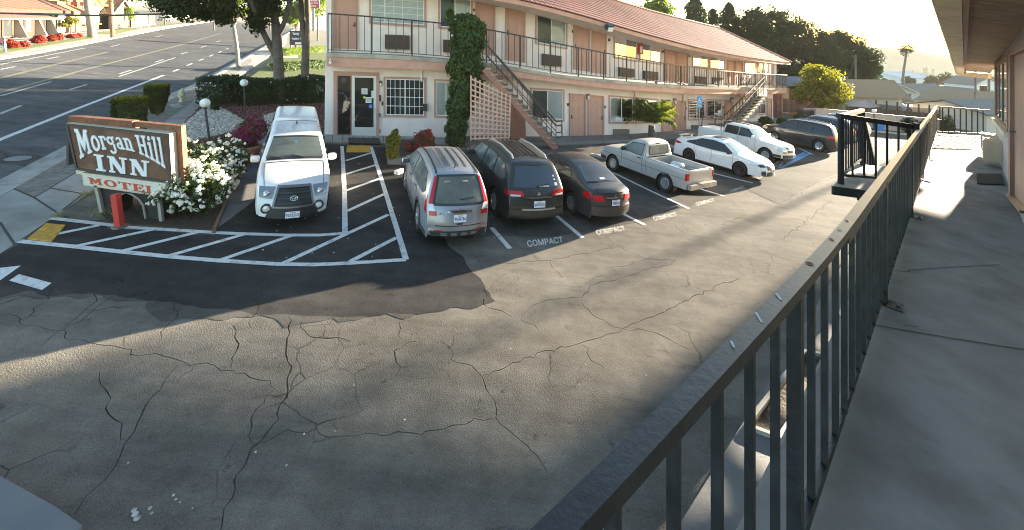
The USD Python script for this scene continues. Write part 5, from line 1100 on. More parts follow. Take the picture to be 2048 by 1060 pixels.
obj('seat_back', MB().box(C.top(zr(1.38), np.array(.45)) + [.04, 0, .03], (.02, .16, .12)).box(C.top(zr(1.38), np.array(-.25)) + [.04, 0, .03], (.02, .16, .12)), BEIGEI, rw_)
a = C.top(zr(1.09), np.array(.0)); b = C.top(zr(1.12), np.array(-.52)); obj('wiper', MB().bar(a + [-.03, 0, .02], b + [-.03, 0, .02], .02, .02), BLACKP, t)
for sg in (-1, 1):
    tl = obj('tail_light', C.patch(zr(1.0), zr(1.54), sg * .88, sg * 1.0, .016, sg * .90, sg * 1.0), REDL, t, smooth=40)
    obj('clear_lens', C.patch(zr(.86), zr(1.0), sg * .80, sg * 1.0, .014, sg * .86, sg * 1.0), CLEARL, tl); obj('lower_lens', C.patch(zr(.76), zr(.86), sg * .76, sg * 1.0, .016), REDL, tl)
    obj('side_lens', C.side([(-2.15, .78), (-2.11, 1.0), (-1.74, 1.50), (-1.80, 1.51), (-1.98, 1.2), (-2.0, .8)], sg, .010), REDL, tl)
    rr = MB(); 
    for x0, x1 in ((-1.72, .5),): rr.mesh(trimesh.Trimesh(*C.patch(C.at_x(-1.75), C.at_x(.45), sg * .90, sg * .99, .010, n=4).arr(), process=False))
    obj('roof_strip', rr, BLACKP, t)
rb = MB()
for v in (-.56, -.2, .2, .56): rb.mesh(trimesh.Trimesh(*C.patch(C.at_x(-1.5), C.at_x(.1), v - .02, v + .02, .012, n=4).arr(), process=False))
obj('roof_rib', rb, SILVER, t, smooth=40)
q = C.top(C.at_x(-1.55), np.array(.05)); obj('roof_antenna', MB().tube([q, q + [-.12, 0, .16]], [.02, .008], 6), BLACKP, t)
obj('chrome_bar', C.patch(zr(.835), zr(.885), -.42, .42, .03, -.40, .40), CHROME, t)
plate(t, C.top(zr(.73), np.array(0.0)) + [-.03, 0, 0], (-1, 0, .2), '9HJN784', .33, .165)
badge_word(t, 'H', C.top(zr(.90), np.array(0.0)) + [-.035, 0, 0], (-1, 0, .3), .075, CHROME, 'emblem'); badge_word(t, 'CR-V', C.top(zr(.82), np.array(.62)) + [-.012, 0, 0], (-1, 0, .2), .04, CHROME)
obj('tailgate_gap', C.patch(zr(.545), zr(.56), -.80, .80, .004), SEAM, t); obj('rear_bumper', C.patch(zr(.30), zr(.43), -.92, .92, .015), BLACKP, t)
for v in (-.5, -.17, .17, .5): obj('bumper_recess', C.patch(zr(.33), zr(.40), v - .1, v + .1, .022), mat('grey_bumper_insert', (.12, .12, .12), .5), t)
q = C.top(zr(.33), np.array(-.6)); obj('exhaust_pipe', MB().tube([q + [.15, 0, -.05], q + [-.06, 0, -.06]], .035, 10), METALH, t)
obj('tailgate_latch', C.patch(zr(.585), zr(.615), -.10, .10, .012), BLACKP, t)
for sg in (-1, 1): obj('reflector', C.patch(zr(.42), zr(.455), sg * .55, sg * .8, .012), REDL, t)
glass_side(t, C, [[(.98, 1.12), (.55, 1.47), (-.02, 1.52), (-.02, 1.07)], [(-.10, 1.07), (-.10, 1.52), (-.85, 1.51), (-.93, 1.07)], [(-1.03, 1.08), (-.97, 1.50), (-1.35, 1.47), (-1.75, 1.18), (-1.6, 1.1)]], GLASSM)
seams(t, C, [[(-.06, 1.55), (-.06, .4)], [(-.93, 1.5), (-.95, .85), (-.78, .5)], [(1.02, 1.1), (1.02, .4)], [(1.02, .42), (-.75, .42)]]); handles(t, C, [(.12, .93), (-.78, .95)], SILVER); mirrors(t, C, .82, 1.10, SILVER)
obj('windshield', C.patch(C.at_x(1.24), C.at_x(.6), -.9, .9, .006), GLASSM, t)
for sg in (-1, 1): obj('headlight', C.side([(1.75, .72), (1.7, .88), (2.08, .80), (2.1, .68)], sg, .01), CLEARL, t)

# ---- dark brown-black SUV with roof rails seen from behind
DKSUV = paint('dark_grey_green_paint', (.032, .032, .029), metal=.35, rough=.28)
C = Car([(-2.32, .34), (-2.33, .6), (-2.28, .85), (-2.18, 1.05), (-1.88, 1.57), (-1.7, 1.66), (-.6, 1.70), (.3, 1.66), (.6, 1.58), (1.25, 1.14), (1.45, 1.08), (2.1, .95), (2.28, .7), (2.31, .4), (2.3, .3)], 1.81, 1.02, .72, .27, (-1.33, 1.34), .36, arch=.06, bow=(.14, .25), taper=(.08, .14))
t = vehicle('suv', 'black SUV with silver roof rails parked between the silver crossover and the dark sedan', 'SUV', (-.243, 12.014, -21.0, .95, .863, .892), C, DKSUV, spokes=6, tw=.22)
zr = lambda z: C.at_z(z, 'rear')
w_ = obj('rear_window', C.patch(zr(1.08), zr(1.54), -.88, .88, .008, -.86, .86), GLASSB, t); obj('high_brake_light', C.patch(zr(1.555), zr(1.585), -.2, .2, .01), BLACKP, t)
obj('sticker', C.patch(zr(1.30), zr(1.34), -.80, -.72, .011, m=3, n=3), PLATEM, w_); obj('sticker', C.patch(zr(1.22), zr(1.26), -.80, -.72, .011, m=3, n=3), PLATEM, w_); obj('sticker', C.patch(zr(1.10), zr(1.17), -.82, -.70, .011, m=3, n=3), PLATEM, w_)
badge_word(w_, 'My Marine', C.top(zr(1.11), np.array(-.24)) + [-.02, 0, .012], (-1, 0, .75), .045, PLATEM); obj('heart_sticker', C.patch(zr(1.10), zr(1.13), .0, .04, .014), REDL, w_)
a = C.top(zr(1.10), np.array(.05)); b = C.top(zr(1.15), np.array(-.45)); obj('wiper', MB().bar(a + [-.03, 0, .02], b + [-.03, 0, .02], .02, .02), BLACKP, t)
for sg in (-1, 1):
    tl = obj('tail_light', C.patch(zr(.88), zr(1.01), sg * .52, sg * 1.0, .014, sg * .60, sg * 1.0), REDL, t, smooth=40); obj('side_lens', C.side([(-2.26, .88), (-2.18, 1.01), (-2.0, 1.0), (-2.08, .9)], sg, .012), REDL, tl)
    obj('clear_lens', C.patch(zr(.885), zr(.925), sg * .66, sg * .99, .02), CLEARL, tl)
    rp = [C.top(C.at_x(x), np.array(sg * .86)) + [0, 0, h] for x, h in ((-1.62, .0), (-1.5, .07), (-.6, .09), (.2, .07), (.34, .0))]; obj('roof_rail', MB().tube(rp, .028, 7), mat('satin_silver', (.5, .5, .5), .35, metal=.7), t)
rb = MB()
for v in (-.5, -.25, 0, .25, .5): rb.mesh(trimesh.Trimesh(*C.patch(C.at_x(-1.45), C.at_x(.2), v - .03, v + .03, .012, n=4).arr(), process=False))
obj('roof_rib', rb, DKSUV, t, smooth=40)
obj('chrome_strip', C.patch(zr(.845), zr(.885), -.52, .52, .016), CHROME, t); plate(t, C.top(zr(.72), np.array(0.0)) + [-.02, 0, 0], (-1, 0, .15), '6NPS505', .33, .165)
em = MB(); q = C.top(zr(.955), np.array(0.0)) + [-.02, 0, 0]
for a in (90, 210, 330): c_, s_ = math.cos(math.radians(a)), math.sin(math.radians(a)); em.bar(q + [0, c_ * .012, s_ * .012], q + [-.005, c_ * .055, s_ * .055], .035, .012, up=(1, 0, 0))
obj('emblem', em, CHROME, t)
obj('rear_bumper', C.patch(zr(.42), zr(.58), -.96, .96, .025), DKSUV, t, smooth=40); obj('bumper_step', C.patch(zr(.575), zr(.61), -.62, .62, .04), mat('satin_step', (.45, .43, .40), .4, metal=.6), t)
seams(t, C, [[(-.08, 1.58), (-.08, .42)], [(-.95, 1.5), (-.97, .85), (-.8, .45)], [(1.02, 1.1), (1.02, .4)]]); handles(t, C, [(.12, .98), (-.8, 1.0)], DKSUV); mirrors(t, C, .85, 1.14, DKSUV)
glass_side(t, C, [[(1.0, 1.18), (.55, 1.52), (-.02, 1.56), (-.02, 1.12)], [(-.12, 1.12), (-.12, 1.56), (-.9, 1.55), (-.98, 1.12)], [(-1.08, 1.13), (-1.02, 1.54), (-1.5, 1.52), (-1.85, 1.24), (-1.7, 1.14)]], GLASSM)
obj('windshield', C.patch(C.at_x(1.24), C.at_x(.6), -.9, .9, .006), GLASSD, t)

# ---- dark bronze sedan seen from behind
BRONZE = paint('dark_bronze_paint', (.060, .052, .050), metal=.55, rough=.34)
C = Car([(-2.24, .3), (-2.26, .55), (-2.22, .85), (-2.15, .99), (-1.78, 1.03), (-1.05, 1.37), (-.7, 1.43), (-.1, 1.44), (.3, 1.39), (1.15, .96), (1.35, .92), (2.0, .78), (2.2, .6), (2.24, .38), (2.22, .24)], 1.75, .92, .68, .22, (-1.33, 1.34), .32, arch=.055, bow=(.20, .28), taper=(.13, .16))
t = vehicle('sedan', 'dark bronze sedan with red tail lights parked right of the black SUV', 'car', (1.65, 12.45, -25.5, .87, .80, .88), C, BRONZE, spokes=10, tw=.2)
zr = lambda z: C.at_z(z, 'rear')
w_ = obj('rear_window', C.patch(C.at_x(-1.72), C.at_x(-1.06), -.86, .86, .007, -.84, .84), mat('grey_rear_glass', (.06, .058, .056), .05, coat=.5), t); obj('window_sticker', C.patch(C.at_x(-1.68), C.at_x(-1.61), -.18, .08, .011, m=3, n=4), PLATEM, w_)
for sg in (-1, 1):
    tl = obj('tail_light', C.patch(zr(.72), zr(.87), sg * .52, sg * 1.0, .014, sg * .60, sg * 1.0), REDL, t, smooth=40); obj('side_lens', C.side([(-2.2, .72), (-2.15, .92), (-1.85, .86), (-1.95, .74)], sg, .012), REDL, tl)
obj('trunk_gap', C.patch(C.at_x(-1.77), C.at_x(-1.75), -.9, .9, .004), SEAM, t); obj('trunk_lip', C.patch(zr(.93), zr(.985), -.8, .8, .025), BRONZE, t, smooth=40)
obj('chrome_strip', C.patch(zr(.80), zr(.83), -.46, .46, .016), CHROME, t); badge_word(t, 'H', C.top(zr(.88), np.array(0.0)) + [-.03, 0, 0], (-1, 0, .2), .06, CHROME, 'emblem'); plate(t, C.top(zr(.69), np.array(0.0)) + [-.02, 0, 0], (-1, 0, .1), '7PMR249', .31, .155)
obj('rear_bumper', C.patch(zr(.34), zr(.58), -.98, .98, .022), BRONZE, t, smooth=40); obj('lower_valance', C.patch(zr(.31), zr(.38), -.75, .75, .024), BLACKP, t)
glass_side(t, C, [[(1.0, .99), (.35, 1.29), (-.1, 1.33), (-.1, .97)], [(-.18, .97), (-.18, 1.33), (-.85, 1.30), (-1.15, 1.1), (-1.15, 1.0)]], GLASSD)
seams(t, C, [[(-.14, 1.36), (-.14, .32)], [(-1.0, 1.2), (-1.08, .8), (-.85, .4)], [(1.02, .95), (1.02, .35)]]); handles(t, C, [(.1, .85), (-.85, .87)], BRONZE); mirrors(t, C, .85, .99, BRONZE, (.12, .2, .14))
obj('windshield', C.patch(C.at_x(1.12), C.at_x(.32), -.9, .9, .006), GLASSD, t)

# ---- old silver pickup with an open bed
SILV2 = paint('worn_silver_paint', (.43, .42, .40), metal=.45, rough=.45, coat=.2)
C = Car([(-2.28, .52), (-2.29, .9), (-2.27, 1.06), (-2.2, 1.07), (-.30, 1.07), (-.22, 1.10), (-.16, 1.5), (-.08, 1.60), (.1, 1.64), (.5, 1.62), (.72, 1.55), (1.22, 1.10), (1.35, 1.06), (2.15, .96), (2.34, .84), (2.38, .5), (2.37, .38)], 1.74, 1.0, .76, .38, (-1.29, 1.55), .335, arch=.075, bow=(.03, .16), taper=(.03, .08), crown=.04)
t = vehicle('pickup_truck', 'old silver single cab pickup with an open bed and a silver tank inside', 'pickup', (5.007, 14.909, -35.0, .78, .892, .85), C, SILV2, spokes=8, tw=.2, skip=(-2.22, -.33))
bw = .70; bedm = MB()
for sg in (-1, 1): bedm.hexa([(-2.22, sg * bw, .62), (-.34, sg * bw, .62), (-.34, sg * bw, 1.06), (-2.22, sg * bw, 1.06)], [(-2.22, sg * (bw + .02), .62), (-.34, sg * (bw + .02), .62), (-.34, sg * (bw + .02), 1.06), (-2.22, sg * (bw + .02), 1.06)]); bedm.hexa([(-2.22, sg * bw, 1.045), (-.34, sg * bw, 1.045), (-.34, sg * (bw + .12), 1.045), (-2.22, sg * (bw + .12), 1.045)], [(-2.22, sg * bw, 1.068), (-.34, sg * bw, 1.068), (-.34, sg * (bw + .12), 1.06), (-2.22, sg * (bw + .12), 1.06)])
bedm.box((-1.28, 0, .62), (1.9, 1.42, .03)).box((-.35, 0, .84), (.03, 1.44, .44)); bd = obj('bed', bedm, SILV2, t); rr = MB()
for y in np.linspace(-.6, .6, 9): rr.box((-1.28, y, .642), (1.84, .05, .015))
obj('bed_rib', rr, SILV2, bd); obj('wheel_tub', MB().box((-1.29, .58, .74), (.8, .24, .24)).box((-1.29, -.58, .74), (.8, .24, .24)), SILV2, bd)
obj('tailgate', MB().box((-2.25, 0, .86), (.06, 1.46, .42)), SILV2, t); obj('tailgate_handle', MB().box((-2.287, 0, .95), (.015, .16, .07)), BLACKP, t); badge_word(t, 'Ford', (-2.285, -.5, .80), (-1, 0, 0), .06, REDL, 'emblem')
obj('rear_bumper', MB().box((-2.40, 0, .50), (.16, 1.66, .17)).box((-2.42, 0, .60), (.2, .5, .03)), mat('pitted_chrome', (.5, .47, .42), .4, metal=.8, var=.2, vscale=8), t); plate(t, (-2.49, .0, .51), (-1, 0, 0), '8B42917', .26, .13)
obj('tow_hitch', MB().tube([(-2.35, 0, .40), (-2.55, 0, .40)], .03, 8).lathe([(0, .06), (.03, .04), (.02, 0)], (-2.55, 0, .42), n=10), METALH, t)
for sg in (-1, 1):
    obj('tail_light', MB().box((-2.24, sg * .79, .84), (.1, .13, .26)), REDL, t); obj('mud_flap', MB().box((-1.70, sg * .72, .28), (.02, .22, .22)), BLACKP, t)
obj('rear_window', MB().hexa([(-.235, -.60, 1.16), (-.235, .60, 1.16), (-.185, .55, 1.50), (-.185, -.55, 1.50)], [(-.225, -.60, 1.16), (-.225, .60, 1.16), (-.175, .55, 1.50), (-.175, -.55, 1.50)]), GLASSM, t)
obj('window_trim', MB().tube([(-.235, -.61, 1.15), (-.235, .61, 1.15), (-.18, .56, 1.51), (-.18, -.56, 1.51), (-.235, -.61, 1.15)], .018, 5), BLACKP, t); obj('high_brake_light', MB().box((-.13, 0, 1.565), (.04, .22, .045)), REDL, t)
glass_side(t, C, [[(1.0, 1.12), (.60, 1.48), (-.02, 1.52), (-.02, 1.10)]], GLASSM)
st_ = MB(); a = np.linspace(0, 2 * np.pi, 20); st_.tube(np.column_stack([.62 + .05 * np.sin(a), C.half(np.array([.6]), np.array([1.25]))[0] * .0 + .90 + 0 * a, 1.26 + .0 * a]) * 0 + np.column_stack([.45 + .15 * np.cos(a), np.full(20, .765), 1.22 + .13 * np.sin(a)]), .012, 5, cap=False); obj('steering_wheel', st_, BEIGEI, t)
seams(t, C, [[(-.1, 1.52), (-.1, .5)], [(1.05, 1.08), (1.05, .5)], [(-.30, 1.06), (-.30, .5)], [(2.2, .74), (-2.2, .74)]]); handles(t, C, [(.06, .98)], BLACKP); mirrors(t, C, .95, 1.16, BLACKP, (.1, .2, .16))
obj('windshield', C.patch(C.at_x(1.2), C.at_x(.74), -.9, .9, .006), GLASSD, t)
for sg in (-1, 1): obj('headlight', C.side([(2.2, .68), (2.18, .86), (2.3, .84), (2.33, .66)], sg, .01), CLEARL, t); obj('cladding', C.side([(2.0, .40), (2.34, .40), (2.34, .55), (2.0, .55)], sg, .02), BLACKP, t)
def in_bed(name, label, cat, mesh, m, local):
    Mx = np.array(UsdGeom.Xformable(t).GetLocalTransformation()).T; v, f = mesh.arr(); v = (Mx[:3, :3] @ v.T).T + Mx[:3, 3]; o = obj(name, (v, f), m); return tag(o, label, cat)
in_bed('tank', 'round silver tank lying in the bed of the old silver pickup', 'tank', MB().lathe([(0, -.28), (.14, -.27), (.2, -.2), (.21, 0), (.2, .2), (.14, .27), (0, .28)], (-1.25, .1, .87), (1, .15, 0), 20).box((-1.25, .1, .69), (.4, .3, .1)), mat('galvanised_tank', (.55, .57, .58), .3, metal=.8, var=.15, vscale=6), t)
in_bed('jug', 'small beige jug standing in the front corner of the old pickup bed', 'jug', MB().lathe([(0, 0), (.10, 0), (.11, .18), (.05, .25), (.04, .3), (0, .3)], (-.52, .5, .66), n=12), BEIGEI, t)

# ---- new white sedan, nose to the right
WHITE2 = paint('bright_white_paint', (.74, .75, .76), rough=.22)
C = Car([(-2.33, .3), (-2.34, .6), (-2.28, .92), (-2.18, 1.02), (-1.85, 1.06), (-1.1, 1.31), (-.5, 1.40), (0, 1.41), (.4, 1.34), (1.15, .97), (1.35, .92), (2.0, .80), (2.24, .68), (2.33, .5), (2.34, .24)], 1.80, .88, .70, .2, (-1.36, 1.38), .33, arch=.05, bow=(.2, .26), taper=(.12, .15))
t = vehicle('sedan', 'white sedan with black wheels and a sunroof parked nose out beside the old silver pickup', 'car', (8.903, 17.807, 140.0, .76, .887, .845), C, WHITE2, rim=RIMB, spokes=10, tw=.22)
zf = lambda z: C.at_z(z, 'front'); zr = lambda z: C.at_z(z, 'rear')
obj('windshield', C.patch(C.at_x(1.13), C.at_x(.42), -.90, .90, .006, -.86, .86), SUNSHADE, t); obj('windshield_band', C.patch(C.at_x(1.19), C.at_x(1.12), -.9, .9, .008), BLACKP, t)
obj('sunroof', C.patch(C.at_x(.22), C.at_x(-.42), -.62, .62, .006), GLASSD, t)
obj('rear_window', C.patch(C.at_x(-1.75), C.at_x(-1.02), -.82, .82, .006, -.86, .86), GLASSD, t)
glass_side(t, C, [[(.92, .97), (.42, 1.25), (-.08, 1.32), (-.08, .94)], [(-.15, .94), (-.15, 1.32), (-.8, 1.28), (-1.02, 1.19), (-1.02, .96)], [(-1.08, .97), (-1.08, 1.16), (-1.4, 1.06), (-1.55, 1.0)]], GLASSD)
seams(t, C, [[(-.11, 1.34), (-.11, .32)], [(-1.05, 1.15), (-1.1, .8), (-.9, .4)], [(1.0, .93), (1.0, .35)]]); handles(t, C, [(.12, .85), (-.85, .87)], WHITE2); mirrors(t, C, .80, .98, BLACKP, (.12, .2, .14))
for sg in (-1, 1):
    obj('headlight', C.patch(zf(.62), zf(.72), sg * .58, sg * 1.0, .014, sg * .66, sg * 1.0), GLASSD, t, smooth=40); obj('headlight', C.side([(1.85, .68), (1.9, .77), (2.2, .70), (2.24, .62)], sg, .012), CLEARL, t)
    obj('bumper_vent', C.patch(zf(.28), zf(.46), sg * .72, sg * .98, .014), BLACKP, t); obj('tail_light', C.side([(-2.28, .78), (-2.2, .93), (-1.85, .88), (-1.95, .80)], sg, .012), REDL, t)
    y = float(C.half(np.array([-1.9]), np.array([1.06]))[0]); obj('spoiler_side', MB().bar((-2.1, sg * .5, 1.05), (-2.12, sg * .55, 1.18), .05, .12), WHITE2, t)
obj('spoiler', MB().bar((-2.14, -.72, 1.19), (-2.14, .72, 1.19), .2, .035), BLACKP, t); obj('grille', C.patch(zf(.50), zf(.66), -.55, .55, .012, -.5, .5), BLACKP, t); obj('lower_grille', C.patch(zf(.26), zf(.42), -.66, .66, .012, -.6, .6), BLACKP, t); obj('front_lip', C.patch(zf(.235), zf(.265), -.9, .9, .03), BLACKP, t)
obj('sill_strip', C.side([(-.95, .2), (.98, .2), (.98, .24), (-.95, .24)], -1, .02), BLACKP, t); badge_word(t, 'H', C.top(zf(.63), np.array(0.0)) + [.02, 0, 0], (1, 0, .2), .07, CHROME, 'emblem')
plate(t, C.top(zf(.46), np.array(0.0)) + [.03, 0, 0], (1, 0, .05), '9CWL306', .30, .15)

# ---- white crew cab pickup with a ladder rack
WHITE3 = paint('plain_white_paint', (.68, .68, .67), rough=.32)
C = Car([(-2.6, .55), (-2.61, .95), (-2.58, 1.10), (-2.5, 1.11), (-1.05, 1.11), (-.98, 1.14), (-.92, 1.52), (-.84, 1.62), (-.5, 1.67), (.3, 1.66), (.6, 1.58), (1.2, 1.13), (1.35, 1.09), (2.3, 1.0), (2.5, .86), (2.55, .55), (2.53, .4)], 1.76, 1.04, .76, .40, (-1.56, 1.66), .36, arch=.08, bow=(.03, .2), taper=(.03, .1), crown=.04)
t = vehicle('pickup_truck', 'white crew cab pickup with a black ladder rack over its bed', 'pickup', (11.643, 20.991, 143.6, .78, .91, .86), C, WHITE3, spokes=6, tw=.22, skip=(-2.52, -1.08))
bedm = MB()
for sg in (-1, 1): bedm.hexa([(-2.52, sg * .70, .66), (-1.08, sg * .70, .66), (-1.08, sg * .70, 1.09), (-2.52, sg * .70, 1.09)], [(-2.52, sg * .83, .66), (-1.08, sg * .83, .66), (-1.08, sg * .83, 1.09), (-2.52, sg * .83, 1.09)])
obj('bed', bedm.box((-1.8, 0, .66), (1.5, 1.42, .03)).box((-1.08, 0, .87), (.03, 1.44, .46)), WHITE3, t); obj('tailgate', MB().box((-2.54, 0, .88), (.06, 1.5, .44)), WHITE3, t)
rk = MB()
for x in (-2.45, -1.12):
    for sg in (-1, 1): rk.bar((x, sg * .76, 1.05), (x, sg * .76, 1.72), .045, .045, up=(1, 0, 0))
    rk.bar((x, -.78, 1.70), (x, .78, 1.70), .045, .045)
for sg in (-1, 1): rk.bar((-2.5, sg * .76, 1.74), (.55, sg * .70, 1.80), .045, .045)
obj('ladder_rack', rk, mat('black_rack', (.02, .02, .02), .5), t)
zf = lambda z: C.at_z(z, 'front')
obj('windshield', C.patch(C.at_x(1.18), C.at_x(.62), -.92, .92, .006, -.88, .88), SUNSHADE, t); obj('windshield_band', C.patch(C.at_x(1.25), C.at_x(1.17), -.92, .92, .008), BLACKP, t)
glass_side(t, C, [[(.98, 1.16), (.55, 1.52), (.08, 1.55), (.08, 1.14)], [(-.02, 1.14), (-.02, 1.55), (-.78, 1.54), (-.82, 1.14)]], GLASSD)
seams(t, C, [[(.03, 1.58), (.03, .5)], [(1.06, 1.1), (1.06, .5)], [(-.9, 1.5), (-.9, .9), (-.75, .5)], [(-1.02, 1.1), (-1.02, .5)]]); handles(t, C, [(.2, 1.02), (-.68, 1.02)], WHITE3); mirrors(t, C, .95, 1.2, WHITE3, (.12, .24, .22))
for sg in (-1, 1): obj('headlight', C.patch(zf(.74), zf(.93), sg * .62, sg * .98, .014), CLEARL, t); obj('headlight', C.side([(2.3, .74), (2.28, .94), (2.46, .90), (2.5, .74)], sg, .012), CLEARL, t); obj('amber_lamp', C.patch(zf(.66), zf(.72), sg * .64, sg * .97, .014), AMBER, t)
obj('grille', C.patch(zf(.68), zf(.94), -.54, .54, .012), BLACKP, t); obj('grille_bar', C.patch(zf(.79), zf(.84), -.6, .6, .02), WHITE3, t); obj('lower_bumper', C.patch(zf(.41), zf(.56), -.96, .96, .02), BLACKP, t); plate(t, C.top(zf(.5), np.array(.3)) + [.04, 0, 0], (1, 0, .05), '7W51038', .3, .15)
for sg in (-1, 1): obj('cladding', C.side([(2.1, .42), (2.5, .42), (2.5, .55), (2.1, .55)], sg, .014), BLACKP, t)
pick2 = t

# ---- black three-row SUV and the two cars hidden behind it
BLACKC = paint('black_car_paint', (.016, .016, .019), rough=.2)
def big_suv(label, fit, m, glass=GLASSD, group=None, rims=CHROME):
    C = Car([(-2.52, .36), (-2.54, .65), (-2.48, .95), (-2.38, 1.15), (-2.12, 1.66), (-1.9, 1.76), (-.8, 1.82), (.3, 1.79), (.65, 1.70), (1.35, 1.22), (1.55, 1.17), (2.25, 1.04), (2.46, .85), (2.52, .5), (2.5, .32)], 1.98, 1.1, .72, .28, (-1.51, 1.51), .38, arch=.06, bow=(.16, .24), taper=(.09, .12))
    t = vehicle('suv', label, 'SUV', fit, C, m, rim=rims, spokes=6, tw=.24, group=group)
    zr = lambda z: C.at_z(z, 'rear')
    obj('rear_window', C.patch(zr(1.16), zr(1.60), -.86, .86, .008), GLASSB, t); obj('windshield', C.patch(C.at_x(1.33), C.at_x(.68), -.9, .9, .006), SUNSHADE if m is BLACKC else GLASSM, t)
    glass_side(t, C, [[(1.08, 1.24), (.62, 1.62), (.02, 1.67), (.02, 1.19)], [(-.08, 1.19), (-.08, 1.67), (-.95, 1.66), (-.98, 1.19)], [(-1.08, 1.19), (-1.05, 1.65), (-1.85, 1.60), (-2.15, 1.28), (-2.1, 1.2)]], glass)
    seams(t, C, [[(-.03, 1.7), (-.03, .45)], [(-1.02, 1.65), (-1.05, .9), (-.9, .5)], [(1.12, 1.2), (1.12, .45)]]); handles(t, C, [(.16, 1.05), (-.82, 1.07)], m); mirrors(t, C, .92, 1.22, m)
    for sg in (-1, 1):
        tl = obj('tail_light', C.patch(zr(.92), zr(1.14), sg * .66, sg * 1.0, .014), REDL, t, smooth=40); obj('side_lens', C.side([(-2.45, .94), (-2.36, 1.14), (-1.98, 1.10), (-2.1, .98)], sg, .012), REDL, tl)
        obj('roof_rail', MB().tube([C.top(C.at_x(x), np.array(sg * .88)) + [0, 0, h] for x, h in ((-1.9, 0), (-1.8, .05), (-.6, .06), (.2, .05), (.32, 0))], .025, 6), CHROME, t)
        obj('chrome_sill', C.side([(-1.05, .32), (1.05, .32), (1.05, .36), (-1.05, .36)], sg, .012), CHROME, t); obj('headlight', C.side([(2.1, .86), (2.05, 1.02), (2.35, .98), (2.42, .84)], sg, .012), CLEARL, t)
    obj('rear_bumper', C.patch(zr(.42), zr(.62), -.97, .97, .022), m, t, smooth=40); obj('chrome_strip', C.patch(zr(.52), zr(.56), -.9, .9, .03), CHROME, t); plate(t, C.top(zr(.80), np.array(0.0)) + [-.025, 0, 0], (-1, 0, .1), '7YRX518', .32, .16)
    return t
big_suv('black SUV with chrome wheels parked near the motel bushes', (16.9, 24.6, -43.5, .72, .80, .86), BLACKC)
BLUEG = paint('slate_blue_paint', (.13, .15, .18), metal=.5, rough=.3)
big_suv('slate blue SUV mostly hidden behind the black SUV', (20.6, 28.0, -44, .72, .82, .86), BLUEG)
SILV3 = paint('bright_silver_paint', (.46, .47, .48), metal=.6, rough=.3)
big_suv('silver SUV farthest back in the row beside the pink block wall', (24.6, 31.6, -44, .72, .82, .82), SILV3, rims=RIMS)
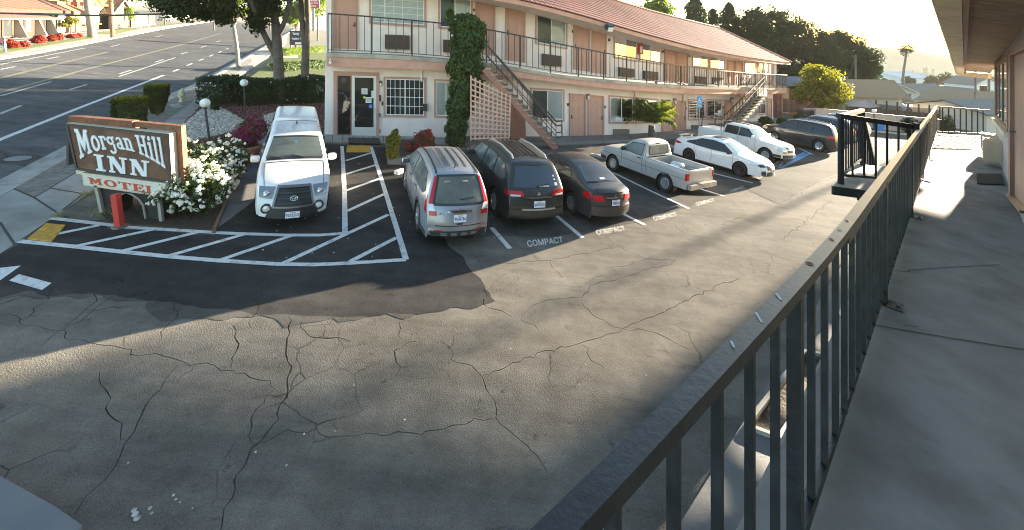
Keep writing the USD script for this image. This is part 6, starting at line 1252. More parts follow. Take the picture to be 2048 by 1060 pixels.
# ---------------------------------------------------------------- the motel sign
def xz(px, py, Y): return ((px - CX) / F * Y, EYE - (py - HY) / F * Y)
def extrude_px(poly, Y0, Y1, mb=None, already=False):
    """A plate whose outline is measured on the photograph at depth Y0, as thick as Y1 - Y0."""
    mb = mb or MB(); P = poly if already else Polygon([xz(x, y, Y0) for x, y in poly]).buffer(0)
    for g in getattr(P, 'geoms', [P]):
        m = trimesh.creation.extrude_polygon(g, abs(Y1 - Y0), engine='earcut'); v = np.array(m.vertices)
        mb.add(np.column_stack([v[:, 0], min(Y0, Y1) + v[:, 2], v[:, 1]]), np.array(m.faces)[:, ::-1])
    return mb
rc = lambda x0, y0, x1, y1: Polygon([(x0, y0), (x1, y0), (x1, y1), (x0, y1)])
def ell(cx, cy, rx, ry): return affinity.scale(Point(cx, cy).buffer(1, 24), rx, ry)
def glyph(ch, t=.17, s=.11, xh=.74):
    """Slab lettering with a cap height of 1: (shape, advance)."""
    def stem(x, top, w=t): return rc(x, 0, x + w, top)
    def foot(x, w=t, y=0, e=.085): return rc(x - e, y, x + w + e, y + s)
    if ch == 'M': return unary_union([stem(.1, 1, t * .8), stem(.88 - t, 1), foot(.1, t * .8), foot(.88 - t), Polygon([(.02, 1), (.30, 1), (.55, .42), (.44, .18)]), Polygon([(.96, 1), (.70, 1), (.40, .36), (.48, .14)]), rc(.0, 1 - s, .26, 1), rc(.72, 1 - s, .97, 1)]), 1.06
    if ch == 'N': return unary_union([stem(.1, 1, t * .75), stem(.80 - t * .75, 1, t * .75), foot(.1, t * .75), Polygon([(.02, 1), (.32, 1), (.80, .0), (.56, 0)]), rc(.0, 1 - s, .2, 1), rc(.56, 1 - s, .92, 1)]), 1.0
    if ch == 'H': return unary_union([stem(.08, 1), stem(.70 - t, 1), foot(.08), foot(.70 - t), foot(.08, y=1 - s), foot(.70 - t, y=1 - s), rc(.08, .45, .7, .45 + s)]), .86
    if ch == 'I': return unary_union([stem(.1, 1, t * 1.3), foot(.1, t * 1.3, 0, .12), foot(.1, t * 1.3, 1 - s, .12)]), .56
    if ch == 'l': return unary_union([stem(.1, 1), foot(.1), rc(.02, 1 - s, .1 + t, 1)]), .42
    if ch == 'i': return unary_union([stem(.1, xh), foot(.1), rc(.02, xh - s, .1 + t, xh), ell(.1 + t / 2, xh + .16, .10, .10)]), .42
    if ch == 'o': return ell(.33, xh / 2, .31, xh / 2 + .02).difference(ell(.33, xh / 2, .15, xh / 2 - .12)), .68
    if ch == 'r': return unary_union([stem(.1, xh), foot(.1), rc(.02, xh - s, .1 + t, xh), ell(.36, xh - .17, .2, .19).difference(ell(.37, xh - .24, .12, .15)).intersection(rc(.2, xh - .16, .6, xh + .1)), ell(.48, xh - .15, .08, .09)]), .58
    if ch == 'n': return unary_union([stem(.1, xh), foot(.1), rc(.02, xh - s, .1 + t, xh), stem(.44, xh - .15), foot(.44), ell(.37, xh - .22, .24, .24).difference(ell(.34, xh - .26, .12, .15)).intersection(rc(.2, xh - .22, .7, xh + .1))]), .74
    if ch == 'a': return unary_union([ell(.26, .2, .22, .21).difference(ell(.27, .2, .09, .10)), rc(.36, 0, .36 + t * .95, xh - .18), foot(.40, t * .9, 0, .05), ell(.31, xh - .2, .22, .21).difference(ell(.29, xh - .24, .1, .13)).intersection(rc(.05, xh - .2, .6, xh + .1))]), .66
    if ch == 'g': return unary_union([ell(.28, xh - .25, .26, .25).difference(ell(.28, xh - .25, .12, .13)), rc(.44, xh - .11, .62, xh), Polygon([(.4, .30), (.54, .3), (.54, -.10), (.4, -.10)]), ell(.29, -.10, .25, .18).difference(ell(.28, -.06, .12, .09)).difference(rc(0, -.05, .38, .3))]), .66
    if ch == 'O': return ell(.46, .5, .46, .51).difference(ell(.46, .5, .24, .38)), 1.0
    if ch == 'T': return unary_union([stem(.34, 1, .24), foot(.34, .24), rc(0, 1 - s, .92, 1), rc(0, .68, .09, 1), rc(.83, .68, .92, 1)]), .98
    if ch == 'E': return unary_union([stem(.08, 1, .22), rc(0, 0, .80, s), rc(0, 1 - s, .78, 1), rc(.7, 0, .80, .34), rc(.69, .68, .78, 1), rc(.08, .45, .6, .45 + s), rc(.5, .36, .6, .66)]), .88
    if ch == 'L': return unary_union([stem(.08, 1, .22), rc(0, 0, .80, s), rc(0, 1 - s, .38, 1), rc(.7, 0, .80, .42)]), .86
    return Polygon(), .34
def lettering(parent, text, warp, Y, m, depth=.02, track=.0, name='letter'):
    """Cut-out letters, each a part; warp(u, v) gives photo coordinates."""
    gl, x = [], 0.0
    for ch in text: g, a = glyph(ch); gl.append((g, x)); x += a + track
    x -= track
    for g, o in gl:
        if g.is_empty: continue
        from shapely import transform
        w = transform(affinity.translate(g, o, 0).segmentize(.06), lambda c: np.array([xz(*warp(p[0] / x, p[1]), Y) for p in c])).buffer(0)
        obj(name, extrude_px(w, Y - depth, Y, already=True), m, parent)
SY = 8.6
BARK = mat('rough_sign_wood', (.20, .085, .045), .85, var=.35, vscale=9, bump=.012, bscale=28, dirt=(.11, .05, .03), dscale=3, damt=.7)
SIGNPANEL = mat('sign_panel_wood', (.115, .052, .03), .7, var=.35, vscale=4, bump=.006, bscale=30, dirt=(.22, .11, .06), dscale=3.2, damt=.6)
SIGNCREAM = mat('sign_cream', (.62, .54, .40), .6, var=.08, vscale=4)
SIGNFACE = mat('sign_white_face', (.62, .60, .53), .5, var=.06)
SIGNDARK = mat('sign_dark_frame', (.05, .045, .042), .6); SIGNWHITE = mat('sign_white_letter', (.74, .75, .77), .5); SIGNRED = mat('sign_red_letter', (.52, .075, .03), .5)
SIGNBLACK = mat('sign_base_black', (.022, .021, .022), .7, var=.2, vscale=6)
sg = thing('motel_sign', 'brown and cream Morgan Hill INN motel sign on a black arched base by the street', 'sign', (*G(262, 437)[:2], G(262, 437)[2]))
obj('cabinet', extrude_px([(133, 246), (341, 267), (347, 366.5), (153, 340)], SY, SY + .14), SIGNCREAM, sg)
P_ = lambda pts: Polygon([xz(x, y, SY) for x, y in pts])
outer, inner = P_([(133, 246.5), (340.5, 268), (346.5, 366), (153.5, 339)]), P_([(138, 250.5), (335.5, 272), (341, 361), (157, 335.5)])
obj('frame', extrude_px(outer.difference(inner), SY - .03, SY - .001, already=True), SIGNDARK, sg)
obj('face_panel', extrude_px(inner.buffer(.004), SY - .012, SY - .002, already=True), SIGNPANEL, sg)
back = obj('backing_board', extrude_px([(150, 236), (265, 247), (265, 260), (263, 262), (350, 270), (345, 372), (160, 345)], SY + .30, SY + .22), SIGNCREAM, sg)
obj('timber', extrude_px([(137, 232), (264, 242.5), (265.5, 259), (136, 247)], SY + .10, SY + .26), BARK, sg); obj('timber', extrude_px([(266, 243), (362, 252), (369, 366), (352, 366), (349, 262), (266, 253)], SY + .145, SY + .27), BARK, sg)
bx_ = [162, 184, 205, 235, 262, 283, 310, 334]; by_ = pch(list(zip(bx_, [318, 305.5, 299.5, 297.5, 301, 308, 322, 338])))
def warp1(u, v): xt, yt = 149.5 + 175.5 * u, 257 + 17.5 * u; xb = 162 + 172 * u; yb_ = float(by_(xb)); return xb + (xt - xb) * v, yb_ + (yt - yb_) * v
def wq(q): return lambda u, v: tuple(quad_at(np.array(q, float), u, 1 - v))
lettering(sg, 'Morgan Hill', warp1, SY - .012, SIGNWHITE); lettering(sg, 'INN', wq([(189.5, 307.5), (303, 322.5), (303, 354), (195, 340.5)]), SY - .012, SIGNWHITE, track=.04)
lb = obj('lower_cabinet', extrude_px([(164, 345.5), (331, 367), (328.5, 394.5), (167, 370.5)], SY - .06, SY + .12), SIGNCREAM, sg); obj('lower_face', extrude_px([(168.5, 350), (321, 370), (320, 389.5), (170, 368)], SY - .066, SY - .061), SIGNFACE, sg)
lettering(sg, 'MOTEL', wq([(175.5, 354), (314, 374), (316, 389), (180, 367)]), SY - .067, SIGNRED, depth=.008, track=.09)
base = Polygon([xz(*p, SY + .02) for p in [(197, 373), (326, 393), (326, 446), (292, 441), (226, 430), (210, 427)]]); arch = Polygon([xz(*p, SY + .02) for p in [(227, 440), (228, 412), (233, 398), (242, 389), (252, 386.5), (265, 389), (278, 398), (287, 411), (292, 430), (293, 450)]]).buffer(0)
obj('base', extrude_px(base.difference(arch), SY + .02, SY + .45, already=True), SIGNBLACK, sg); ar = np.array([P(*p, SY) for p in [(228, 430), (228, 412), (233, 398), (242, 389), (252, 386.5), (265, 389), (278, 398), (287, 411), (292, 440)]]); obj('arch_trim', MB().tube(ar, .022, 8), mat('grey_arch_trim', (.33, .31, .28), .6), sg)
for a, b in (((193, 370), (205, 424)), ((318, 392), (324, 446))): obj('post', MB().bar(P(*a, SY - .03), P(*b, SY - .03), .06, .06, up=(0, 1, 0)), MATS['grey_arch_trim'], sg)
obj('side_box', MB().box(P(141, 305, SY + .05), (.05, .12, .5)), SIGNDARK, sg)
# bollard, tactile pads
b0 = G(240, 453); bl = thing('bollard', 'leaning red square bollard in front of the brown motel sign', 'bollard', tuple(b0)); tp = P(231, 388, b0[1] + .02)
obj('post', MB().bar(b0 - [0, 0, .02], tp, .11, .11, up=(0, 1, 0)), mat('bollard_red', (.58, .035, .03), .5, var=.12, vscale=9, dirt=(.35, .06, .05), dscale=6, damt=.5), bl); obj('footing', MB().lathe([(.0, .03), (.12, .02), (.16, 0)], b0, n=12), DIRT, bl)
TACT = mat('tactile_yellow', (.62, .34, .03), .7, var=.15, vscale=9, dirt=(.30, .18, .06), dscale=5, damt=.6)
def pad(pts, nu, nv, label):
    t = thing('tactile_pad', label, 'tactile pad', tuple(G(*pts[0]))); q = [G(x, y, .022) for x, y in pts]; mb = MB().hexa([p - [0, 0, .02] for p in q], q); obj('plate', mb, TACT, t); d = MB()
    for i in range(nu):
        for j in range(nv): d.lathe([(.016, -.001), (.011, .009), (0, .010)], quad_at(q, (i + .5) / nu, (j + .5) / nv), n=7)
    obj('dome', d, TACT, t, kind='stuff')
pad([(93, 446), (131, 449.5), (103, 482), (55, 477)], 12, 9, 'yellow tactile pad at the corner of the pavement left of the sign'); pad([(694.5, 291), (740, 291), (741, 303.5), (692, 303.5)], 14, 6, 'yellow tactile pad on the striped walkway before the office door')

# ---------------------------------------------------------------- vegetation
def leaf_quads(p, n, size, r, droop=0.0, aspect=.55):
    """Folded leaf blades at p, facing roughly n."""
    k = len(p); n = n + r.normal(0, .55, (k, 3)); n /= np.linalg.norm(n, axis=1, keepdims=True); a = r.normal(size=(k, 3)); a[:, 2] -= droop; a -= n * (a * n).sum(1, keepdims=True); a /= np.linalg.norm(a, axis=1, keepdims=True) + 1e-9
    b = np.cross(n, a); s = size * r.uniform(.6, 1.35, (k, 1)); v = np.stack([p - a * s * .5, p + b * s * aspect * .5 + n * s * .08, p + a * s * .5, p - b * s * aspect * .5 + n * s * .08], 1)
    f = np.arange(k)[:, None, None] * 4 + np.array([[0, 1, 2], [0, 2, 3]]); return v.reshape(-1, 3), f.reshape(-1, 3)
def crown(blobs, n, size, seed, shell=.5, lump=.35, gap=.0, cl=0, clr=.25, droop=0.0, gapf=1.2, aspect=.55):
    """Leaves through the volumes of the blobs (centre, radii): lumpy, with gaps, bunched in clusters."""
    r = np.random.default_rng(seed); w = np.array([np.prod(np.asarray(b[1], float)) ** (2 / 3) for b in blobs]); w /= w.sum(); k = r.choice(len(blobs), n, p=w)
    c = np.array([b[0] for b in blobs], float)[k]; R_ = np.array([np.broadcast_to(b[1], 3) for b in blobs], float)[k]; d = r.normal(size=(n, 3)); d /= np.linalg.norm(d, axis=1, keepdims=True)
    m = 1 - lump / 2 + lump * (meshkit.noise(d * 2.3 + k[:, None] * 7.1 + seed) - .2) * 1.3; q = 1 - shell * r.random(n) ** 1.5; p = c + d * R_ * (m * q)[:, None]
    if cl:
        cc = p[:cl]; j = r.integers(0, len(cc), n); p = cc[j] + r.normal(0, clr, (n, 3)) * [1, 1, .7]; d = d[:cl][j]
    if gap: keep = meshkit.noise(p * gapf + seed) > gap; p, d = p[keep], d[keep]
    return leaf_quads(p, d + [0, 0, .25], size, r, droop, aspect)
BARKG = mat('grey_bark', (.13, .11, .095), .95, var=.35, vscale=6, bump=.03, bscale=14, dirt=(.07, .06, .05), dscale=3, damt=.7); BARKP = mat('pale_bark', (.27, .235, .19), .95, var=.3, vscale=6, bump=.02, bscale=16)
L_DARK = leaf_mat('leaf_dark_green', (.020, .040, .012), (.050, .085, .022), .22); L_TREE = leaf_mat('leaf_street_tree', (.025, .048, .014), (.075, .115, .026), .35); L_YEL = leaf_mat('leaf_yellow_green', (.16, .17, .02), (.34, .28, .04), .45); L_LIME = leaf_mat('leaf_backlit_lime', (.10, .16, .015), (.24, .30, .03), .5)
L_TOP = leaf_mat('leaf_clipped_top', (.16, .17, .02), (.30, .27, .03), .35); L_ROSE = leaf_mat('leaf_rose', (.04, .075, .018), (.11, .16, .035), .35); L_IVY = leaf_mat('leaf_ivy', (.045, .095, .026), (.13, .21, .055), .3); L_PALM = leaf_mat('leaf_palm', (.10, .15, .03), (.30, .29, .06), .45); L_RIGHT = leaf_mat('leaf_far_tree', (.022, .036, .014), (.055, .075, .024), .25); L_BUSHR = leaf_mat('leaf_red_bush', (.30, .02, .02), (.42, .07, .03), .35)
PETAL_W = mat('white_petal', (.74, .72, .63), .7); PETAL_M = leaf_mat('magenta_petal', (.34, .02, .14), (.45, .06, .20), .3); PETAL_R = leaf_mat('coral_petal', (.42, .03, .06), (.50, .12, .06), .3)
STEM = mat('green_stem', (.05, .06, .02), .8)
def limb(pts, r0, r1, n=9): pts = chaikin(np.asarray(pts, float), 2); return pts, np.linspace(r0, r1, len(pts)), n

# big trees behind the white pickup: two trunk groups, hanging crowns across the top of the view
tb = G(557, 208); t1 = thing('street_tree', 'large grey trunked tree forking behind the white pickup with crown over the street', 'tree', tuple(tb)); Yt = tb[1]; m = MB(); q = lambda x, y, dy=0: P(x, y, Yt + dy)
m.tube(*limb([tb - [0, 0, .1], q(559, 170), q(556, 110), q(553, 60), q(550, 0), q(548, -70)], .30, .17)); m.tube(*limb([q(555, 118), q(540, 92), q(522, 55, -.6), q(505, 10, -1.2), q(480, -60, -2)], .17, .10)); m.tube(*limb([q(556, 70), q(572, 38), q(580, 0), q(584, -60)], .13, .09))
obj('trunk', m, BARKG, t1, smooth=True)
bl = [(q(525, 8, -.5), (.95, 1.0, 1.0)), (q(540, -30, 0), (1.6, 1.5, 1.2)), (q(512, 42, -.8), (.55, .6, .65)), (q(600, -60, 1.5), (2, 1.8, 1.3)), (q(480, -55, -1.5), (1.7, 1.6, 1.2)), (q(455, 12, -2), (.55, .7, 1.0)), (q(443, 35, -2), (.3, .4, .42)), (q(400, -20, -2.5), (1.5, 1.2, 1.0)), (q(375, 14, -2.6), (1.3, 1.0, .66)), (q(335, 2, -2.6), (.8, .8, .55)), (q(412, 18, -2.3), (.75, .7, .55)), (q(440, 8, -2.3), (.75, .7, .6)), (q(540, 25, -.4), (.6, .6, .7))]
obj('crown', crown(bl, 34000, .17, 21, shell=.75, lump=.5, droop=.9, gap=.24, gapf=1.6), L_TREE, t1)
tb2 = G(610, 204); t2 = thing('street_tree', 'twin trunked dark tree close to the left end of the motel', 'tree', tuple(tb2)); Y2 = tb2[1]; q2 = lambda x, y, dy=0: P(x, y, Y2 + dy); m = MB()
m.tube(*limb([tb2 - [0, 0, .1], q2(610, 150), q2(612, 90)], .22, .19)); m.tube(*limb([q2(611, 100), q2(604, 45), q2(602, 0), q2(601, -60)], .16, .13)); m.tube(*limb([q2(613, 92), q2(617, 55), q2(614, 0), q2(616, -60)], .16, .12)); obj('trunk', m, BARKG, t2, smooth=True)
obj('crown', crown([(q2(605, -75, .5), (2.2, 2, 1.3)), (q2(640, -95, 1), (1.8, 1.6, 1.2))], 9000, .17, 22, shell=.7, gap=.3, droop=.6), L_TREE, t2)
tb3 = G(477, 137); t3 = thing('street_tree', 'slim pale trunked young tree in the planting strip beside the kerb', 'tree', tuple(tb3)); q3 = lambda x, y, dy=0: P(x, y, tb3[1] + dy); m = MB().tube(*limb([tb3 - [0, 0, .1], q3(474, 95), q3(466, 45), q3(461, 15), q3(458, -20)], .19, .09)); m.tube(*limb([q3(468, 52), q3(480, 25), q3(486, 0)], .08, .04))
obj('trunk', m, BARKP, t3, smooth=True); obj('crown', crown([(q3(468, 2), (1.3, 1.2, 1.2)), (q3(485, 15), (.8, .8, .8)), (q3(455, -30), (1.8, 1.5, 1.4))], 3500, .22, 23, shell=.8, gap=.35), L_LIME, t3)
def bushy(name, label, cat, blobs, n, size, lm, seed, trunk=None, group=None, **kw):
    c0 = np.mean([b[0] for b in blobs], 0); t = thing(name, label, cat, (c0[0], c0[1], gz(c0[0])), group=group)
    if trunk is not None:
        m = MB(); top = np.asarray(trunk[1], float); m.tube(*limb([np.asarray(trunk[0], float) - [0, 0, .1], (np.asarray(trunk[0]) + top) / 2 + [.05, 0, 0], top], trunk[2], trunk[2] * .5)); 
        for b in blobs[:5]: m.tube(*limb([top - (top - np.asarray(trunk[0])) * .25, np.asarray(b[0])], trunk[2] * .45, trunk[2] * .15, 6))
        obj('trunk', m, BARKG, t, smooth=True)
    obj('crown' if trunk is not None else 'foliage', crown(blobs, n, size, seed, **kw), lm, t); return t
# sunlit trees down the street
def treeG(px, py, top, w, label, lm, n, size, seed, Y=None, blobs=5, tr=.2, spread=.8, **kw):
    b = G(px, py) if Y is None else on((px - CX) / F * Y, Y); Y = b[1]; H = (py - top) * Y / F if Y is None else (b[2] * 0 + EYE - (top - HY) / F * Y - b[2]); R_ = w * Y / F / 2; r = np.random.default_rng(seed); bl = []
    for k in range(blobs): a = r.uniform(0, 6.28); rr = R_ * spread * math.sqrt(r.random()) * .75; z = b[2] + H * r.uniform(.5, .82); bl.append((b + [rr * math.cos(a), rr * math.sin(a), z - b[2]], (R_ * r.uniform(.45, .65), R_ * r.uniform(.45, .65), H * r.uniform(.15, .22))))
    bl.append((b + [0, 0, H * .78], (R_ * .6, R_ * .6, H * .2)))
    return bushy('tree', label, 'tree', bl, n, size, lm, seed, trunk=(b, b + [0, 0, H * .55], tr), **kw)
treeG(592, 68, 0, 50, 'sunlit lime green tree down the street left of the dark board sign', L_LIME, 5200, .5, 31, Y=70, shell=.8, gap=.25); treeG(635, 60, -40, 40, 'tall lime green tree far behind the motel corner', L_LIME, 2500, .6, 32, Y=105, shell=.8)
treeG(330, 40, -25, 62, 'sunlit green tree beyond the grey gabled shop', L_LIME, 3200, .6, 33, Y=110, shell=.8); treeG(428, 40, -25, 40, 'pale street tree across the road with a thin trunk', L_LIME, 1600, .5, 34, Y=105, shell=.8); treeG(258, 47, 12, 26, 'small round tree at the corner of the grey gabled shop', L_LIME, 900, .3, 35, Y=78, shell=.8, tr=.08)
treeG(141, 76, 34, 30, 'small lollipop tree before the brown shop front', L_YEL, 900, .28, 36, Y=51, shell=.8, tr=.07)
# clipped shrubs, hedge, beds
def box_shrub(label, base, top, w_top, w_bot, seed):
    b = G(*base); Y = b[1]; H = (base[1] - top) * Y / F; r = np.random.default_rng(seed); n = 5200; z = r.random(n) ** .8; w = (w_bot + (w_top - w_bot) * np.clip(z * 1.5, 0, 1)) * Y / F / 2
    a = r.uniform(0, 2 * np.pi, n); rad = w * (.72 + .28 * np.sqrt(r.random(n))); cs = np.column_stack([np.cos(a), np.sin(a)]); sq = np.maximum(np.abs(cs).max(1), .8)[:, None]
    p = np.column_stack([cs / sq * rad[:, None] * .92, z * H + .1]) + b; t = thing('clipped_shrub', label, 'shrub', tuple(b)); obj('foliage', leaf_quads(p, np.column_stack([cs, np.full(n, .3)]), .085, r), leaf_mat('leaf_clipped_shrub', (.045, .06, .012), (.12, .13, .02), .3) if 'leaf_clipped_shrub' not in MATS else MATS['leaf_clipped_shrub'], t)
    n2 = 1800; a = r.uniform(0, 2 * np.pi, n2); cs = np.column_stack([np.cos(a), np.sin(a)]); rad = w_top * Y / F / 2 * np.sqrt(r.random(n2)) * .95; p = np.column_stack([cs * rad[:, None] / np.maximum(np.abs(cs).max(1), .8)[:, None], H + .1 + r.normal(0, .035, n2)]) + b; obj('clipped_top', leaf_quads(p, np.tile([0, 0, 1.0], (n2, 1)), .08, r), L_TOP, t)
    obj('stem', MB().tube([b - [0, 0, .05], b + [0, 0, H * .5]], .05, 7), BARKG, t)
box_shrub('box clipped yellow green shrub directly behind the brown motel sign', (259, 292), 204, 48, 46, 41); box_shrub('clipped cone shrub near the fire hydrant', (314, 231), 176, 35, 16, 42)
def hedge(label, pts, h, w, n, size, seed, lm=L_DARK, flowers=0):
    r = np.random.default_rng(seed); c = np.array(plan(pts)); d = np.r_[0, np.cumsum(np.linalg.norm(np.diff(c, axis=0), axis=1))]; s = r.uniform(0, d[-1], n); xy = np.column_stack([np.interp(s, d, c[:, k]) for k in (0, 1)]); t_ = np.column_stack([np.interp(s + .05, d, c[:, k]) - np.interp(s - .05, d, c[:, k]) for k in (0, 1)]); t_ /= np.linalg.norm(t_, axis=1, keepdims=True) + 1e-9; nn = np.column_stack([-t_[:, 1], t_[:, 0]])
    v = r.uniform(-1, 1, n); z = r.random(n); edge = r.random(n) < .75; sd = r.random(n) < .45; v = np.where(edge & sd, np.sign(v) * r.uniform(.8, 1.05, n), v); z = np.where(edge & ~sd, r.uniform(.85, 1.08, n), z); hh = h * (.85 + .3 * meshkit.noise(np.column_stack([xy * .9, np.zeros(n)]) + seed))
    p = np.column_stack([xy + nn * (v * w / 2)[:, None], lvl(0)(xy[:, 0]) + z * hh]); t = thing('hedge', label, 'hedge', (*c.mean(0), gz(c.mean(0)[0]))); obj('foliage', leaf_quads(p, np.column_stack([nn * v[:, None], z]), size, r), lm, t)
    if flowers:
        k = r.choice(np.flatnonzero((z > .5) | (v < -.5)), flowers); fl = MB()
        for x in p[k]: fl.mesh(trimesh.creation.icosphere(1, .035)); fl.v[-1] = fl.v[-1] + x + [0, -.04, .04]
        obj('flowers', fl, PETAL_W, t)
    return t
hedge('long dark hedge with small white flowers behind the gravel bed', [(420, 203), (470, 209), (540, 205), (610, 203), (645, 201)], 1.25, 1.7, 17000, .13, 43, flowers=60)
hedge('low hedge on the lawn near the motel corner', [(555, 143), (610, 138), (648, 136)], .7, 1.5, 3500, .2, 44, lm=L_ROSE); hedge('low bush row in front of the dark board sign', [(562, 112), (600, 108), (648, 104)], .8, 1.6, 3500, .22, 45, lm=L_LIME)
lw = sheet('lawn', ppoly([(505, 152), (545, 122), (575, 108), (652, 106), (655, 150), (652, 192), (420, 196)]), .03, LAWN); tag(lw, kind='structure'); pvn = sheet('concrete_pad', ppoly([(565, 104), (597, 104), (595, 115), (564, 115)]), .06, CONCRETE, thick=.05); tag(pvn, kind='structure')
# rose bush with white blooms
def flower_balls(pts, rad, r, m=None):
    mb = MB(); base = trimesh.creation.icosphere(1, 1.0); bv = np.array(base.vertices); bf = np.array(base.faces)
    for p in pts:
        s = rad * r.uniform(.6, 1.3)
        mb.add(bv * (.75 + .45 * r.random((len(bv), 1))) * s * [1, 1, .8] + p, bf)
        for _ in range(2): mb.add(bv * (.7 + .5 * r.random((len(bv), 1))) * s * .6 + p + r.normal(0, s * .7, 3), bf)
    return mb
rb_ = [(on(*G(352, 425)[:2], .55), (.55, .5, .50)), (on(*G(400, 428)[:2], .55), (.55, .5, .52)), (on(*G(372, 385)[:2], .75), (.55, .55, .55)), (on(*G(420, 390)[:2], .6), (.55, .55, .52)), (on(*G(445, 362)[:2], .6), (.6, .55, .55)), (on(*G(345, 402)[:2], .5), (.35, .4, .42)), (on(*G(455, 385)[:2], .45), (.3, .4, .35))]
rs = bushy('rose_bush', 'rose bush covered in white blooms between the motel sign and the white pickup', 'rose bush', rb_, 15000, .075, L_ROSE, 51, shell=.75, lump=.5, gap=.22, gapf=2.5)
r_ = np.random.default_rng(52); k = r_.choice(len(rb_), 620); d = r_.normal(size=(620, 3)); d[:, 1] -= .5; d[:, 2] += .45; d /= np.linalg.norm(d, axis=1, keepdims=True); fp = np.array([rb_[i][0] for i in k]) + d * np.array([rb_[i][1] for i in k]) * r_.uniform(.8, 1.12, (620, 1)); obj('blooms', flower_balls(fp, .043, r_), PETAL_W, rs, kind='stuff')
# potted magenta flowers, planter, ivy column, palm, little shrubs
pb = G(499, 324); pt_ = thing('plant_pot', 'terracotta pot of trailing magenta flowers beside the white pickup', 'plant pot', tuple(pb)); obj('pot', MB().lathe([(0, 0), (.2, 0), (.27, .3), (.30, .42), (.33, .42), (.33, .5), (.28, .5), (.25, .44), (0, .42)], pb, n=20), mat('terracotta', (.36, .16, .09), .8, var=.15, vscale=5), pt_, smooth=35)
ub = [(pb + [-.1, -.05, .75], (.38, .35, .40)), (pb + [.12, .1, 1.0], (.36, .35, .36)), (pb + [-.28, .05, .45], (.3, .3, .4)), (pb + [.05, .1, 1.2], (.28, .28, .25))]; obj('foliage', crown(ub, 2600, .08, 53, gap=.2), L_ROSE, pt_); obj('flowers', crown(ub, 3600, .075, 54, shell=.35, lump=.5, gap=.25, gapf=3), PETAL_M, pt_)
bushy('shrub', 'low pale shrub at the foot of the magenta flower pot', 'shrub', [(on(*G(478, 333)[:2], .15), (.3, .25, .2))], 900, .06, L_ROSE, 55); bushy('shrub', 'small dark shrub at the left end of the long hedge', 'shrub', [(on(*G(431, 222)[:2], .35), (.22, .22, .38))], 900, .09, L_DARK, 56)
obj_l = obj('log', MB().tube([G(431, 279, .06), G(455, 274, .07), G(486, 271, .06)], [.07, .08, .06], 9), SIGNBLACK); tag(obj_l, 'dark charred log lying on the red lava stones', 'log')
pq = [(768, 290), (846, 288), (862, 330), (803, 331), (775, 328)]
ppl = Polygon([tuple(G(770, 289)[:2]), tuple(G(850, 289)[:2]), tuple((G(850, 289) + [.75, -2.0, 0])[:2]), tuple(G(803, 330)[:2]), tuple(G(775, 329)[:2])]).buffer(0); pl_ = thing('planter', 'low grey concrete planter beside the striped walkway in front of the office window', 'planter', (*ppl.centroid.coords[0], gz(ppl.centroid.x)))
obj('wall', MB().skirt(ppl, lvl(0), lvl(.24)).flat(ppl.difference(ppl.buffer(-.09)), lvl(.24)).skirt(ppl.buffer(-.09), lvl(.1), lvl(.24)), STRIPC, pl_); obj('soil', MB().flat(ppl.buffer(-.09), lvl(.2)), MULCH, pl_)
sb = G(785, 318, .2); bushy('shrub', 'yellow green leafy shrub at the corner of the grey planter', 'shrub', [(sb + [0, 0, .25], (.22, .22, .28)), (sb + [.02, 0, .6], (.25, .22, .25)), (sb + [.08, 0, .85], (.12, .12, .15))], 2000, .085, L_YEL, 57, gap=.15)
fb_ = G(850, 296, .2) + [0, -.3, 0]; fbush = bushy('flower_bush', 'round bush of red and coral flowers in the grey planter', 'flower bush', [(fb_ + [0, 0, .28], (.44, .4, .34)), (fb_ + [.05, 0, .5], (.34, .3, .25)), (fb_ + [-.35, -.1, .12], (.3, .3, .2))], 1800, .07, L_ROSE, 58); obj('flowers', crown([(fb_ + [0, 0, .28], (.46, .42, .34)), (fb_ + [.05, 0, .48], (.28, .26, .22)), (fb_ + [.2, 0, .62], (.1, .1, .16)), (fb_ + [-.38, -.1, .15], (.3, .3, .2))], 4200, .075, 59, shell=.4, lump=.6, gap=.32, gapf=3.4), PETAL_R, fbush)
iv = thing('ivy_column', 'tall column of climbing ivy growing in front of the balcony beside the stair', 'ivy', tuple(on(*FC(925, 1.2)))); Yi = FC(930, 1.1)[1]; q = lambda x, y, dy=0: P(x, y, Yi + dy)
ib = [(q(930, 50), (.62, .5, .55)), (q(936, 85), (.74, .55, .7)), (q(930, 130), (.80, .55, .8)), (q(932, 175), (.76, .55, .7)), (q(920, 215), (.62, .5, .65)), (q(913, 250), (.46, .45, .6)), (q(912, 278), (.42, .42, .4)), (q(900, 30, .1), (.16, .2, .28)), (q(962, 60), (.22, .3, .4))]
obj('foliage', crown(ib, 13000, .135, 61, shell=.4, lump=.32, droop=1.1, gap=.12, gapf=2.2, aspect=.75), L_IVY, iv); obj('stem', MB().tube([on(*FC(912, 1.1)), q(915, 200, .1), q(928, 60, .1)], .05, 6), BARKG, iv)
